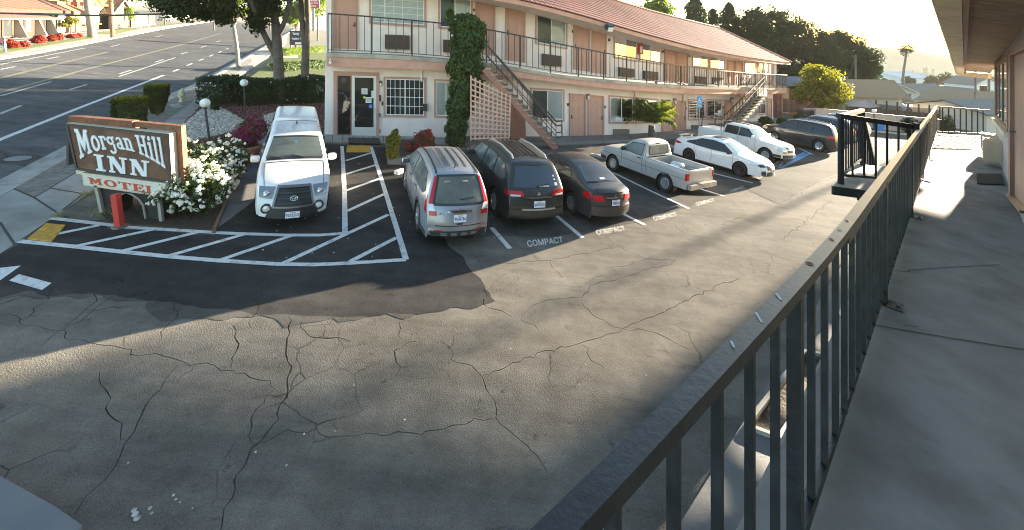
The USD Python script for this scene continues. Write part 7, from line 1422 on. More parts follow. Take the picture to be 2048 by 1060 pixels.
def fronds(c, n, L, r, up=(.2, 1.0), leafn=38, w=.05, ll=.36):
    mb = MB(); rach = MB()
    for i in range(n):
        a = 2 * math.pi * i / n * 2.4 + r.uniform(-.2, .2); e = r.uniform(*up); Lk = L * r.uniform(.8, 1.1); s = np.linspace(0, 1, 12); d = np.array([math.cos(a), math.sin(a), 0]); z = Lk * (math.sin(e) * s - .42 * s ** 2.6); pts = c + d * (Lk * math.cos(e * .8) * s * (1 - .15 * s))[:, None] + np.column_stack([0 * s, 0 * s, z]); rach.tube(pts, np.linspace(.016, .005, 12), 5)
        side = np.cross(d, [0, 0, 1]); ss = np.linspace(.12, 1, leafn)
        for sg_ in (-1, 1):
            p = np.column_stack([np.interp(ss, s, pts[:, k]) for k in range(3)]); lk = (ll * np.sin(np.pi * (.15 + .8 * ss)) + .05)[:, None]; tip = p + (side * sg_ * .8 + d * .55 + np.array([0, 0, -.35]) + r.normal(0, .12, (leafn, 3))) * lk; mid = (p + tip) / 2 + [0, 0, .02]; ww = d * w * .5
            v = np.stack([p - ww * .4, mid - ww, tip, mid + ww], 1).reshape(-1, 3); f = (np.arange(leafn)[:, None, None] * 4 + np.array([[0, 1, 2], [0, 2, 3]])).reshape(-1, 3); mb.add(v, f)
    return mb, rach
pmb = G(1303, 279); pm2 = thing('small_palm', 'bushy small palm in front of the motel behind the old silver pickup', 'palm', tuple(pmb)); fr_, ra_ = fronds(pmb + [0, 0, .9], 48, 2.15, np.random.default_rng(62), (.45, 1.56)); obj('fronds', fr_, L_PALM, pm2); obj('stalks', ra_, STEM, pm2); obj('trunk', MB().tube([pmb - [0, 0, .05], pmb + [0, 0, .75]], [.2, .15], 10), BARKG, pm2)
for i, (x, y, w, h, lab) in enumerate(((1531, 254, 26, 20, 'round bush beside the right end of the motel'), (1565, 253, 22, 16, 'smaller round bush left of the black SUV roof'), (1600, 240, 22, 10, 'low bush in front of the dark bins'), (1498, 262, 20, 14, 'low bush behind the white crew cab pickup'), (1814, 264, 40, 30, 'wide dark shrub against the pink block wall'), (1852, 268, 26, 28, 'second dark shrub further right along the pink block wall'), (1895, 272, 22, 40, 'tall narrow shrub by the pale garage'))):
    b = G(x, y); s = b[1] / F; bushy('shrub', lab, 'shrub', [(b + [0, 0, h * s * .5], (w * s * .5, w * s * .5, h * s * .55))], 1500, .16, L_DARK if i > 3 else L_ROSE, 70 + i)

for i, (x, y, w, lab) in enumerate(((208, 428, .28, 'dry weeds at the left foot of the motel sign'), (172, 391, .16, 'small weeds in the pavement joint left of the motel sign'), (118, 433, .14, 'tuft of weeds by the pavement edge above the yellow pad'), (1440, 905, .10, 'little weeds at the edge of the ground walk under the near railing'))):
    b = G(x, y); r_ = np.random.default_rng(80 + i); wm = MB()
    for _ in range(60): a_ = r_.uniform(0, 6.28); o_ = b + [r_.normal(0, w * .35), r_.normal(0, w * .35), 0]; e_ = o_ + [math.cos(a_) * w * .5, math.sin(a_) * w * .5, w * r_.uniform(.4, 1.1)]; wm.add([o_ + [-.006, 0, 0], o_ + [.006, 0, 0], e_], [[0, 1, 2]])
    t_ = obj('weeds', wm, mat('weed_straw', (.20, .18, .07), .9, var=.4, vscale=20), kind='stuff'); tag(t_, lab, 'weeds')
r_ = np.random.default_rng(99); lt = MB()
for _ in range(34): q_ = G(r_.uniform(440, 820), r_.uniform(300, 530), .014); lt.box(q_, (r_.uniform(.01, .035), r_.uniform(.01, .025), .004), r_.uniform(0, 3))
for _ in range(12): q_ = G(r_.uniform(100, 1500), r_.uniform(540, 1000), .014); lt.box(q_, (r_.uniform(.008, .02), r_.uniform(.008, .02), .004), r_.uniform(0, 3))
tag(obj('fallen_petals', lt, PETAL_W, kind='stuff'), 'pale fallen petals and scraps of litter scattered over the asphalt', 'litter')

# ---------------------------------------------------------------- street furniture
for (x, y, gx, gy, gr), lab in zip(((420, 290, 410, 206, .15), (491, 236, 488, 165.5, .155)), ('white globe lamp on a black post nearest the motel sign', 'white globe lamp on a black post in front of the long hedge')):
    b = G(x, y); tp = P(gx, gy, b[1]); lp_ = thing('globe_lamp', lab, 'lamp', tuple(b), group=None); obj('post', MB().tube([b, tp - [0, 0, gr * .8]], [.035, .03], 8).lathe([(.06, 0), (.05, .03), (.035, .04)], b, n=10), BLACKP, lp_); s = trimesh.creation.icosphere(3, gr); s.apply_translation(tp); obj('globe', s, mat('opal_globe', (.72, .72, .70), .35), lp_, smooth=True); obj('collar', MB().lathe([(.05, 0), (.06, .05), (.03, .06)], tp - [0, 0, gr + .04], n=10), BLACKP, lp_)
hb = G(364, 204); hy = thing('fire_hydrant', 'pale cream fire hydrant on the planting strip by the kerb', 'fire hydrant', tuple(hb)); HYM = mat('hydrant_cream', (.50, .44, .30), .6, var=.15, vscale=8)
obj('barrel', MB().lathe([(.15, 0), (.15, .04), (.10, .05), (.10, .42), (.14, .43), (.14, .48), (.11, .5), (.09, .58), (.03, .62), (.03, .66), (0, .66)], hb, n=16), HYM, hy, smooth=40); obj('outlet', MB().lathe([(.05, 0), (.06, .08), (0, .09)], hb + [.08, -.03, .36], (1, -.3, 0), 10).lathe([(.05, 0), (.06, .08), (0, .09)], hb + [-.08, -.03, .36], (-1, -.3, 0), 10).lathe([(.06, 0), (.07, .08), (0, .09)], hb + [0, -.08, .28], (0, -1, 0), 10), HYM, hy)
cb = G(914, 291); cn = thing('traffic_cone', 'orange traffic cone with white bands at the foot of the ivy column', 'traffic cone', tuple(cb)); obj('cone', MB().lathe([(0, .02), (.14, .02), (.12, .05), (.03, .5), (.02, .5)], cb, n=16).box(cb + [0, 0, .015], (.32, .32, .03)), mat('cone_orange', (.62, .12, .02), .5), cn, smooth=40); obj('band', MB().lathe([(.086, .22), (.062, .34)], cb, n=16).lathe([(.055, .38), (.041, .45)], cb, n=16), NOTE, cn)
hs = G(1398, 268); hp_ = thing('accessible_parking_sign', 'blue accessible parking sign on a grey pole before the motel', 'sign', tuple(hs)); tpz = P(1399, 192, hs[1]); obj('pole', MB().tube([hs, tpz], .035, 8), MATS['grey_arch_trim'], hp_); BLUES = mat('sign_blue', (.10, .32, .58), .5); a = [P(x, y, hs[1] - .05) for x, y in ((1394, 192), (1404, 192.5), (1404, 208), (1394, 207.5))]; b = [P(x, y, hs[1] - .05) for x, y in ((1394, 209), (1404, 209.5), (1404, 216), (1394, 215.5))]; ny = np.array([0, -1.0, 0])
obj('plate', qslab(MB(), a, ny, 0, .015), BLUES, hp_); obj('plate', qslab(MB(), b, ny, 0, .015), BLUES, hp_); sm = MB().tube([quad_at(a, .42, .28) + ny * .018, quad_at(a, .42, .6) + ny * .018, quad_at(a, .7, .6) + ny * .018, quad_at(a, .75, .85) + ny * .018], .018, 5).lathe([(.06, 0), (.075, .01), (.09, 0)], quad_at(a, .45, .68) + ny * .012, ny, 12); obj('symbol', sm, NOTE, hp_); obj('print', qslab(MB(), qsub(b, .2, .8, .3, .45), ny, .015, .018), NOTE, hp_)
for (x0, y0, x1, y1), lab in (((792, 346, 806, 340), 'white concrete wheel stop ahead of the silver crossover'), ((1182, 309, 1226, 318), 'concrete wheel stop between the dark sedan and the old silver pickup'), ((1338, 291, 1360, 300), 'concrete wheel stop ahead of the white sedan')):
    a, b = G(x0, y0, .05), G(x1, y1, .05); o_ = obj('wheel_stop', MB().bar(a, b, .15, .11), WHITE_PAINT if x0 < 900 else CURB); tag(o_, lab, 'wheel stop')
# ---------------------------------------------------------------- across the street: shops, lawn, red bushes
def facade(name, label, cat, a, b, h, depth, wall_m):
    """A building whose front runs from plan point a to b: returns (thing, quad maker)."""
    a, b = np.asarray(a, float)[:2], np.asarray(b, float)[:2]; d = (b - a) / np.linalg.norm(b - a); n = np.array([d[1], -d[0]])
    if n @ (-a) < 0: n = -n
    t = thing(name, label, cat, (*((a + b) / 2), gz((a[0] + b[0]) / 2))); L = np.linalg.norm(b - a)
    def Q(u0, u1, z0, z1):
        p, q_ = a + d * u0 * L, a + d * u1 * L; return np.array([on(*p, z1), on(*q_, z1), on(*q_, z0), on(*p, z0)])
    n3 = np.array([*n, 0]); obj('wall', qslab(MB(), Q(0, 1, -.2, h), n3, 0, -depth), wall_m, t); return t, Q, n3, L
TAN = mat('shop_tan_stucco', (.20, .10, .05), .85, var=.1, vscale=1.5); BRICKB = mat('shop_brown_wall', (.07, .034, .022), .85, var=.2, vscale=3); SHOPROOF = usdkit.material(stage, '/World/Looks/shop_roof_tile', {'g': ('geometry', {}), 'w': ('wave_texture', {'wave_type': 'bands', 'bands_direction': 'z', 'scale': 1.3, 'distortion': 1.5}), 'n': ('noise_texture', {'scale': 1.2, 'detail': 5.0}), 'm': ('mix_float', {'fac': .5}), 'r': ('rgb_ramp', {'ramp': [(.2, (.06, .03, .018)), (.5, (.11, .05, .03)), (.8, (.15, .075, .042))]}), 'p': ('principled_bsdf', {'roughness': .8})}, [('g.position', 'w.vector'), ('g.position', 'n.vector'), ('w.fac', 'm.a'), ('n.fac', 'm.b'), ('m.result', 'r.fac'), ('r.color', 'p.base_color')], surface='p.BSDF')
REDBAND = mat('shop_red_band', (.30, .055, .04), .6); SHOPWHITE = mat('shop_white', (.36, .33, .28), .6); GREYWALL = mat('grey_shop_wall', (.075, .06, .052), .85, var=.08); ASPHSHING = mat('grey_shingle', (.105, .098, .092), .9, var=.2, vscale=4); TANSHING = mat('tan_shingle', (.26, .175, .10), .9, var=.15, vscale=5, bump=.01, bscale=12); SIGNB = mat('shop_blue_sign', (.16, .36, .5), .5); SHOPGLASS = mat('shop_glass', (.05, .055, .06), .06, coat=.5)
A, B = G(-190, 92), G(112, 67.5); B2, C_ = G(114, 67.5), G(222, 53)
t, Q, n3, L = facade('shop', 'brown shop with a long tiled roof and striped awning across the street', 'shop', A, B, 2.9, 9, BRICKB)
r0, r1 = Q(0, 1, 2.75, 2.75), Q(0, 1, 6.4, 6.4); obj('roof', MB().add([r0[0] + n3 * 1.3, r0[1] + n3 * 1.3, r1[1] - n3 * 5, r1[0] - n3 * 5], [[0, 1, 2, 3]]).add([r0[0] + n3 * 1.3, r0[1] + n3 * 1.3, r0[1] + n3 * 1.3 - [0, 0, .3], r0[0] + n3 * 1.3 - [0, 0, .3]], [[0, 1, 2, 3]]), SHOPROOF, t)
obj('fascia', qslab(MB(), Q(0, 1, 2.45, 2.8), n3, 1.25, 1.36), BRICKB, t); aw = Q(.0, .84, 1.95, 2.4); obj('awning', MB().add([aw[0] + n3 * .1, aw[1] + n3 * .1, aw[2] + n3 * 1.5, aw[3] + n3 * 1.5], [[0, 1, 2, 3]]).add([aw[3] + n3 * 1.5, aw[2] + n3 * 1.5, aw[2] + n3 * 1.5 - [0, 0, .18], aw[3] + n3 * 1.5 - [0, 0, .18]], [[0, 1, 2, 3]]), mat('awning_grey', (.12, .105, .08), .8, var=.2, vscale=8), t)
for u0, u1, z0, z1, nm, m in ((.635, .675, .05, 2.0, 'door', SHOPGLASS), (.685, .73, .5, 1.9, 'window', SHOPWHITE), (.50, .58, .05, 1.9, 'door', SHOPGLASS), (.82, .875, .05, 1.95, 'door', SHOPGLASS), (.925, .985, .55, 2.0, 'window', SHOPGLASS), (.30, .42, .4, 2.0, 'window', SHOPGLASS)):
    o_ = obj(nm, qslab(MB(), Q(u0, u1, z0, z1), n3, .01, .05), m, t); obj('frame', qring(MB(), Q(u0, u1, z0, z1), n3, .05, .10, .06, .04), SHOPWHITE if nm == 'window' else TAN, o_)
obj('paper_notice', qslab(MB(), Q(.93, .98, .95, 1.65), n3, .06, .08), SHOPWHITE, t)
for u in (.60, .78, .90): obj('buttress', MB().hexa(Q(u, u + .012, 0, 2.1), Q(u, u + .012, 0, 2.1) + np.array([n3 * .15, n3 * .15, n3 * .9, n3 * .9])), SHOPWHITE, t)
sgn = Q(.81, .885, 2.02, 2.38); obj('sign_board', qslab(MB(), sgn, n3, 1.5, 1.58), SIGNB, t); obj('sign_print', qslab(MB(), qsub(sgn, .1, .9, .35, .65), n3, 1.585, 1.6), SHOPWHITE, t)
fl = Q(1.0, 1.035, 2.6, 3.0); obj('flared_end', MB().hexa([on(*B[:2], 6.5) - n3 * 5, on(*(B[:2] + (C_ - B)[:2] * .06), 6.5) - n3 * 5, on(*(B[:2] + (C_ - B)[:2] * .22), 2.7) + n3 * 1.5, on(*B[:2], 2.7) + n3 * 1.5], [on(*B[:2], 6.0) - n3 * 5, on(*(B[:2] + (C_ - B)[:2] * .06), 6.0) - n3 * 5, on(*(B[:2] + (C_ - B)[:2] * .22), 2.2) + n3 * 1.5, on(*B[:2], 2.2) + n3 * 1.5]), TAN, t)
t, Q, n3, L = facade('shop', 'orange tan shop with a red roof band and tall white windows across the street', 'shop', B2, C_, 3.9, 10, TAN)
obj('roof_band', qslab(MB(), Q(.18, 1.05, 3.55, 4.0), n3, .02, .6), REDBAND, t); obj('upper_wall', qslab(MB(), Q(.15, 1.0, 4.0, 6.2), n3, -.1, -.5), TAN, t); obj('pale_panel', qslab(MB(), Q(.0, .10, .15, 3.2), n3, .01, .06), SHOPWHITE, t)
for u0, u1 in ((.40, .58), (.60, .86)):
    w = obj('window', qslab(MB(), Q(u0, u1, .9, 2.9), n3, .01, .04), SHOPWHITE, t); mm = MB(); [qslab(mm, qsub(Q(u0, u1, .9, 2.9), u - .015, u + .015, 0, 1), n3, .04, .07) for u in np.linspace(0, 1, 5)]; obj('mullion', mm, mat('dull_mullion', (.42, .40, .36), .6), w)
obj('window_header', qslab(MB(), Q(.36, .9, 2.95, 3.5), n3, .02, .1), SHOPWHITE, t); obj('window_box', qslab(MB(), Q(.36, .9, .6, .85), n3, .02, .35), mat('window_box_green', (.10, .12, .04), .9, var=.4, vscale=9), t)
ov = quad_at(Q(.58, .74, 3.0, 3.7), .5, .5); obj('oval_sign', MB().lathe([(0, .3), (.36, .28), (.40, .12)], ov, n3, 20), SHOPWHITE, t); obj('sign_print', MB().lathe([(.12, .305), (.24, .305)], ov, n3, 14), SIGNB, t)
t, Q, n3, L = facade('shop', 'grey gabled shop with an orange tiled roof side and a cream fence beside it', 'shop', G(222, 58), G(262, 53.5), 2.9, .3, GREYWALL)
g0 = Q(0, 1, 2.9, 2.9); pk = (g0[0] + g0[1]) / 2 + [0, 0, 2.1]; bd = -n3 * 14; rr = np.array([*((g0[1] - g0[0])[:2] / np.linalg.norm((g0[1] - g0[0])[:2])), 0])
obj('gable', MB().add([g0[0], g0[1], pk, g0[0] - n3 * .3, g0[1] - n3 * .3, pk - n3 * .3], [[0, 1, 2], [3, 5, 4]]), GREYWALL, t); obj('roof', MB().add([g0[1] + rr * .5 + n3 * .4 - [0, 0, .45], g0[1] + rr * .5 + bd - [0, 0, .45], pk + bd + [0, 0, .05], pk + n3 * .4 + [0, 0, .05]], [[0, 1, 2, 3]]).add([g0[0] - rr * .5 + n3 * .4 - [0, 0, .45], pk + n3 * .4 + [0, 0, .05], pk + bd + [0, 0, .05], g0[0] - rr * .5 + bd - [0, 0, .45]], [[0, 1, 2, 3]]), TANSHING, t)
bg_ = MB(); [bg_.bar(a_ + n3 * .42, pk + n3 * .42 + [0, 0, .05], .06, .22) for a_ in (g0[0] - rr * .5 - [0, 0, .45], g0[1] + rr * .5 - [0, 0, .45])]; obj('barge_board', bg_, SHOPWHITE, t); obj('side_wall', MB().hexa([g0[1], g0[1] + bd, g0[1] + bd - [0, 0, 3.1], g0[1] - [0, 0, 3.1]], [g0[1] - rr * .3, g0[1] + bd - rr * .3, g0[1] + bd - rr * .3 - [0, 0, 3.1], g0[1] - rr * .3 - [0, 0, 3.1]]), TAN, t); obj('dark_door', qslab(MB(), Q(.10, .22, .05, 2.0), n3, .01, .05), ROOMDARK, t)
t, Q, n3, L = facade('fence', 'cream board fence and white porch posts right of the grey gabled shop', 'fence', G(262, 54), G(312, 47.5), .05, .2, SHOPWHITE)
for k in range(16): u = k / 17; obj('board' if u < .45 else 'porch_post', qslab(MB(), Q(u, u + (.05 if u < .45 else .012), 0, 2.4), n3, 0, .06), mat('cream_board', (.52, .40, .20), .8, rand=.15) if u < .45 else SHOPWHITE, t)
obj('porch_roof', qslab(MB(), Q(.45, 1, 2.4, 2.6), n3, -1.5, .4), SHOPWHITE, t)
t, Q, n3, L = facade('house', 'long white low building far across the street beyond the white truck', 'house', G(335, 40), G(440, 30.5), 3.2, 8, mat('far_white_wall', (.60, .57, .50), .8)); obj('roof', MB().hexa(Q(-.02, 1.02, 3.2, 3.3) + n3 * .8, Q(-.02, 1.02, 4.8, 4.9) - n3 * 4), ASPHSHING, t); [obj('window', qslab(MB(), Q(u, u + .06, .9, 2.2), n3, .01, .08), SHOPGLASS, t) for u in (.1, .3, .5, .7, .88)]
# lawn strip, bushes, estate sign, palm trunk, pole, table, parked white truck
lw2 = sheet('verge', ppoly([(-30, 112), (0, 108), (60, 97), (120, 87), (175, 78), (200, 74), (196, 70), (150, 77), (100, 84), (20, 98), (-30, 106)]), .03, mat('sunny_lawn', (.13, .17, .03), .9, var=.4, vscale=3, bump=.03, bscale=20)); tag(lw2, kind='structure'); lw3 = sheet('verge', ppoly([(188, 65), (222, 61), (262, 55), (268, 60), (232, 68), (200, 68)]), .03, MATS['sunny_lawn']); tag(lw3, kind='structure')
fl_ = sheet('shop_forecourt', ppoly([(-150, 120), (0, 100), (130, 80), (190, 73), (230, 66), (218, 58), (112, 68), (-160, 94)]), .01, CONCRETE); tag(fl_, kind='structure')
for i, (x, y, w, h, lab) in enumerate(((24, 97, 21, 17, 'leftmost dark red flowering bush on the far verge'), (44, 94, 20, 11, 'low red bush second from the left on the far verge'), (78, 87, 24, 17, 'largest scarlet bush on the far verge'), (104, 83, 16, 13, 'red bush right of the scarlet one on the far verge'), (118, 80, 14, 13, 'pinkish red bush in the middle of the far verge'), (144, 77, 18, 9, 'low red bush under the lollipop tree'), (158, 75, 10, 8, 'small red bush furthest right on the far verge'))):
    b = G(x, y); s = b[1] / F; bushy('red_bush', lab, 'bush', [(b + [0, 0, h * s * .45], (w * s * .5, w * s * .45, h * s * .55))], 900, .2, L_BUSHR, 90 + i, lump=.5)
es = G(6, 104); et = thing('estate_sign', 'pink and white estate sign on white posts at the far left verge', 'sign', tuple(es)); qs = [P(x, y, es[1]) for x, y in ((-14, 70), (9, 76), (9, 92), (-14, 92))]; obj('board', qslab(MB(), qs, ny, 0, .05), SHOPWHITE, et); obj('pink_panel', qslab(MB(), qsub(qs, 0, 1, .1, .55), ny, .055, .06), mat('estate_pink', (.55, .14, .16), .5), et); obj('name_strip', qslab(MB(), qsub(qs, 0, .9, .62, .82), ny, .055, .06), SIGNDARK, et); obj('post', MB().bar(P(11, 106, es[1]), P(8, 74, es[1]), .1, .1, up=(0, 1, 0)), SHOPWHITE, et)
pz = G(186, 75); pt2 = thing('palm_tree', 'thick trunked palm on the far verge in front of the orange tan shop', 'palm', tuple(pz)); obj('trunk', MB().tube(*limb([pz - [0, 0, .1], P(181, 45, pz[1]), P(174, 0, pz[1]), P(171, -40, pz[1])], .50, .26)), BARKP, pt2, smooth=True); fr_, ra_ = fronds(P(171, -20, pz[1]), 22, 3.0, np.random.default_rng(5), (-.6, 1.2), 24, .12, .6); obj('fronds', fr_, L_PALM, pt2); obj('stalks', ra_, STEM, pt2)
ub_ = G(226, 75); up_ = thing('utility_pole', 'brown wooden utility pole standing on the far kerb', 'pole', tuple(ub_)); obj('pole', MB().tube([ub_ - [0, 0, .1], P(217, -80, ub_[1])], [.24, .18], 10), mat('pole_wood', (.24, .155, .095), .9, var=.2, vscale=4), up_)
cbv = np.array([P(x, y, 21.0) for x, y in ((-60, 24), (30, 27), (90, 29.5), (200, 31), (280, 29.5), (330, 27.5), (362, 24))]); o_ = obj('overhead_cable', MB().tube(chaikin(cbv, 2), .045, 7), SIGNDARK); tag(o_, 'thick dark cable hanging across the shops from the tree crown', 'cable')
tbp = G(277, 59); pt3 = thing('picnic_table', 'red picnic table on the far pavement by the grey gabled shop', 'table', tuple(tbp)); rd = mat('picnic_red', (.34, .05, .04), .6); obj('tabletop', MB().box(tbp + [0, 0, .95], (2.0, .9, .08)), rd, pt3); [obj('seat', MB().box(tbp + [0, dy, .5], (2.0, .3, .07)), rd, pt3) for dy in (-.9, .9)]; [obj('leg', MB().bar(tbp + [dx, -.9, 0], tbp + [dx, .3, .95], .08, .08).bar(tbp + [dx, .9, 0], tbp + [dx, -.3, .95], .08, .08), rd, pt3) for dx in (-.8, .8)]
C = Car([(-2.5, .5), (-2.5, 1.0), (-2.4, 1.1), (-.9, 1.1), (-.8, 1.5), (-.6, 1.75), (.4, 1.75), (1.1, 1.2), (2.3, 1.05), (2.5, .8), (2.5, .4)], 1.9, 1.05, .76, .4, (-1.5, 1.6), .4, n=60)
X, Y = G(328, 41.5)[:2]; t = vehicle('pickup_truck', 'distant white pickup parked across the street beyond the porch', 'pickup', (X, Y, 150, 1.35, 1.35, 1.35), C, WHITE3, spokes=5); obj('windshield', C.patch(C.at_x(1.05), C.at_x(.45), -.9, .9), GLASSD, t); glass_side(t, C, [[(.9, 1.2), (.4, 1.65), (-.6, 1.65), (-.7, 1.2)]], GLASSD, None); obj('grille', C.patch(C.at_z(.55, 'front'), C.at_z(.95, 'front'), -.8, .8, .02), BLACKP, t)
# dark board sign and red street sign left of the motel
bs = G(590, 98); sgd = thing('board_sign', 'dark blue board sign with white lettering behind the tree trunks', 'sign', tuple(bs)); qs = [P(x, y, bs[1]) for x, y in ((581, 62), (612, 62), (612, 90), (581, 90))]; obj('board', qslab(MB(), qs, ny, 0, .25), mat('board_navy', (.012, .018, .03), .5), sgd); [obj('post', MB().bar(P(x, 98, bs[1]), P(x, 60, bs[1]), .15, .15, up=(0, 1, 0)), SIGNDARK, sgd) for x in (582, 611)]
def word_on(parent, text, q, n, m, off, name='lettering', bold=True):
    g = meshkit.text_mesh(text, 1.0, .01, bold); v = np.array(g.vertices); lo, hi = v.min(0), v.max(0); u, w = (v[:, 0] - lo[0]) / (hi[0] - lo[0]), 1 - (v[:, 1] - lo[1]) / (hi[1] - lo[1]); return obj(name, (quad_at(q, u, w) + n * (off + v[:, 2:]), np.array(g.faces)), m, parent)
word_on(sgd, 'Yancey', qsub(qs, .18, .62, .08, .34), ny, NOTE, .26); word_on(sgd, 'Agape Ch', qsub(qs, .14, .86, .46, .64), ny, NOTE, .26); obj('small_plate', qslab(MB(), qsub(qs, .35, .75, .80, .95), ny, .255, .265), NOTE, sgd)
rsb = G(626, 62); rs_ = thing('street_sign', 'red sign with white lettering high on a grey pole beyond the tree trunks', 'sign', tuple(rsb)); Yr = 75.0; qs = [P(x, y, Yr) for x, y in ((610, -8), (640, -8), (640, 16), (610, 16))]; obj('board', qslab(MB(), qs, ny, 0, .3), mat('sign_maroon', (.40, .03, .07), .5), rs_); word_on(rs_, 'LA CASA', qsub(qs, .08, .95, .12, .46), ny, NOTE, .31); word_on(rs_, 'AUTO', qsub(qs, .3, .9, .56, .68), ny, NOTE, .31); word_on(rs_, 'SERVICE', qsub(qs, .2, .8, .78, .92), ny, NOTE, .31); obj('pole', MB().tube([P(627, 62, Yr), P(627, 16, Yr)], .25, 8), MATS['grey_arch_trim'], rs_)
t, Q, n3, L = facade('house', 'distant pale building with small windows below the red street sign', 'house', G(596, 55.0), G(660, 59), 3.6, 6, mat('far_cream_wall', (.55, .45, .30), .8)); [obj('window', qslab(MB(), Q(u, u + .10, 1.2, 2.8), n3, .01, .1), SHOPGLASS, t) for u in (.1, .35, .6, .8)]; obj('roof', qslab(MB(), Q(-.02, 1.02, 3.6, 4.0), n3, .5, -6.5), SHOPROOF, t)
for i, (x, y, top, w) in enumerate(((20, 62, -70, 90), (120, 58, -80, 100), (250, 45, -60, 80), (380, 34, -55, 70), (470, 38, -50, 60), (540, 44, -45, 60))): treeG(x, y, top, w, ('tall tree behind the left end of the brown shop', 'tall tree behind the orange tan shop', 'tall tree behind the grey gabled shop', 'tall tree beyond the long white building', 'tall tree at the far end of the street', 'tall tree in the distance behind the forking tree')[i], L_TREE, 2600, .9, 110 + i, Y=(75, 85, 110, 190, 170, 150)[i], shell=.8, tr=.3)

# ---------------------------------------------------------------- right: trees, yard, houses, palm, hill
def big_tree(label, px, Y, base_y, blobs, n, size, seed, lm=L_RIGHT, **kw):
    b = on((px - CX) / F * Y, Y); s = Y / F; return bushy('tree', label, 'tree', [(P(x, y, Y + dy), (rx * s, rx * s * .9, ry * s)) for x, y, rx, ry, dy in blobs], n, size, lm, seed, trunk=(b, P(px, base_y - 60, Y), .45), **kw)
K = dict(shell=.55, lump=.55, gap=.22, gapf=.55)
big_tree('largest dark green tree rising behind the far end of the motel roof', 1545, 58, 205, [(1505, 45, 34, 34, 0), (1545, 52, 46, 42, 2), (1590, 72, 44, 42, 0), (1530, 100, 50, 50, 0), (1590, 130, 55, 55, 2), (1500, 90, 40, 45, 3), (1570, 165, 50, 40, 3)], 24000, .42, 121, **K)
big_tree('dark bushy tree right of the largest tree behind the yellow one', 1650, 60, 205, [(1640, 95, 32, 32, 0), (1655, 130, 42, 45, 0), (1625, 140, 40, 45, 1), (1660, 170, 40, 30, 1), (1642, 74, 15, 15, 0)], 15000, .38, 122, lm=leaf_mat('leaf_mid_tree', (.035, .052, .016), (.085, .105, .028), .3), **K)
big_tree('rounded dark tree at the right end of the tree mass', 1715, 62, 200, [(1680, 85, 26, 26, 0), (1705, 105, 34, 34, 0), (1735, 125, 27, 32, 0), (1720, 145, 36, 32, 0), (1690, 150, 34, 40, 1), (1672, 76, 14, 16, 1)], 14000, .40, 123, **K)
def conifer(label, px, Y, top, w, base, seed, n=3500):
    b = on((px - CX) / F * Y, Y); tp = P(px, top, Y); H = tp[2] - b[2]; r = np.random.default_rng(seed); z = r.random(n) ** .8; tier = np.floor(z * 14) / 14; rad = w * Y / F / 2 * (1 - z) ** .55 * (.45 + .55 * np.sqrt(r.random(n))); a = r.uniform(0, 6.28, n); rad = rad * (.35 + 1.25 * meshkit.noise(np.column_stack([z * 11, np.cos(a) * 1.6, np.sin(a) * 1.6]) + seed)); p = np.column_stack([b[0] + rad * np.cos(a), b[1] + rad * np.sin(a), b[2] + H * (.12 + .88 * z) - rad * .25]); t = thing('conifer', label, 'conifer', tuple(b)); obj('crown', leaf_quads(p, np.column_stack([np.cos(a), np.sin(a), np.full(n, .2)]), .5, r, .4), leaf_mat('leaf_conifer', (.025, .042, .020), (.07, .09, .035), .25) if 'leaf_conifer' not in MATS else MATS['leaf_conifer'], t); obj('trunk', MB().tube([b, tp - [0, 0, .3]], [.3, .04], 7), BARKG, t)
conifer('open crowned conifer above the motel roof ridge', 1390, 62, -8, 105, 60, 131); conifer('pointed conifer nearer the big dark tree', 1458, 60, 6, 85, 60, 132); conifer('broad conifer between the two pointed ones', 1425, 66, 18, 80, 60, 133)
treeG(1312, 0, -30, 90, 'pale feathery tree above the middle of the motel roof', L_LIME, 3200, .5, 134, Y=56, shell=.8, gap=.35)
yb_ = on((1642 - CX) / F * 41.5, 41.5); s = 41.5 / F; bushy('tree', 'round yellow green tree glowing above the pink block wall', 'tree', [(P(x, y, 41.5 + dy), (rx * s, rx * s, ry * s)) for x, y, rx, ry, dy in ((1625, 150, 24, 24, 0), (1650, 165, 34, 32, 0), (1668, 180, 32, 28, 0), (1620, 190, 30, 30, 0), (1645, 205, 36, 20, .3), (1602, 185, 18, 26, -.3), (1635, 140, 12, 14, 0))], 9500, .26, L_YEL, 135, trunk=(yb_, P(1642, 205, 41.5), .16), shell=.6, lump=.65, gap=.25, gapf=1.4)
# block wall, yard fence, container, bins, little shed roofs
BLOCK = mat('pink_block_wall', (.40, .29, .24), .85, var=.08, vscale=1.5, bump=.004, bscale=30)
def run_wall(name, label, cat, pts, h, th, m, cap=None):
    c = np.array(plan(pts)); t = thing(name, label, cat, (*c.mean(0), gz(c.mean(0)[0])))
    for a, b in zip(c[:-1], c[1:]):
        n = np.array([-(b - a)[1], (b - a)[0]]); n = n / np.linalg.norm(n) * th / 2; nb_ = max(1, int(np.linalg.norm(b - a) / 2.5))
        for k in range(nb_):
            p, q_ = a + (b - a) * k / nb_, a + (b - a) * ((k + 1) / nb_ - .004); obj('panel', MB().hexa([on(*(p + n), -.1), on(*(q_ + n), -.1), on(*(q_ - n), -.1), on(*(p - n), -.1)], [on(*(p + n), h), on(*(q_ + n), h), on(*(q_ - n), h), on(*(p - n), h)]), m, t)
        if cap: obj('cap', MB().hexa([on(*(a + n * 1.25), h), on(*(b + n * 1.25), h), on(*(b - n * 1.25), h), on(*(a - n * 1.25), h)], [on(*(a + n * 1.25), h + .06), on(*(b + n * 1.25), h + .06), on(*(b - n * 1.25), h + .06), on(*(a - n * 1.25), h + .06)]), cap, t)
    return t
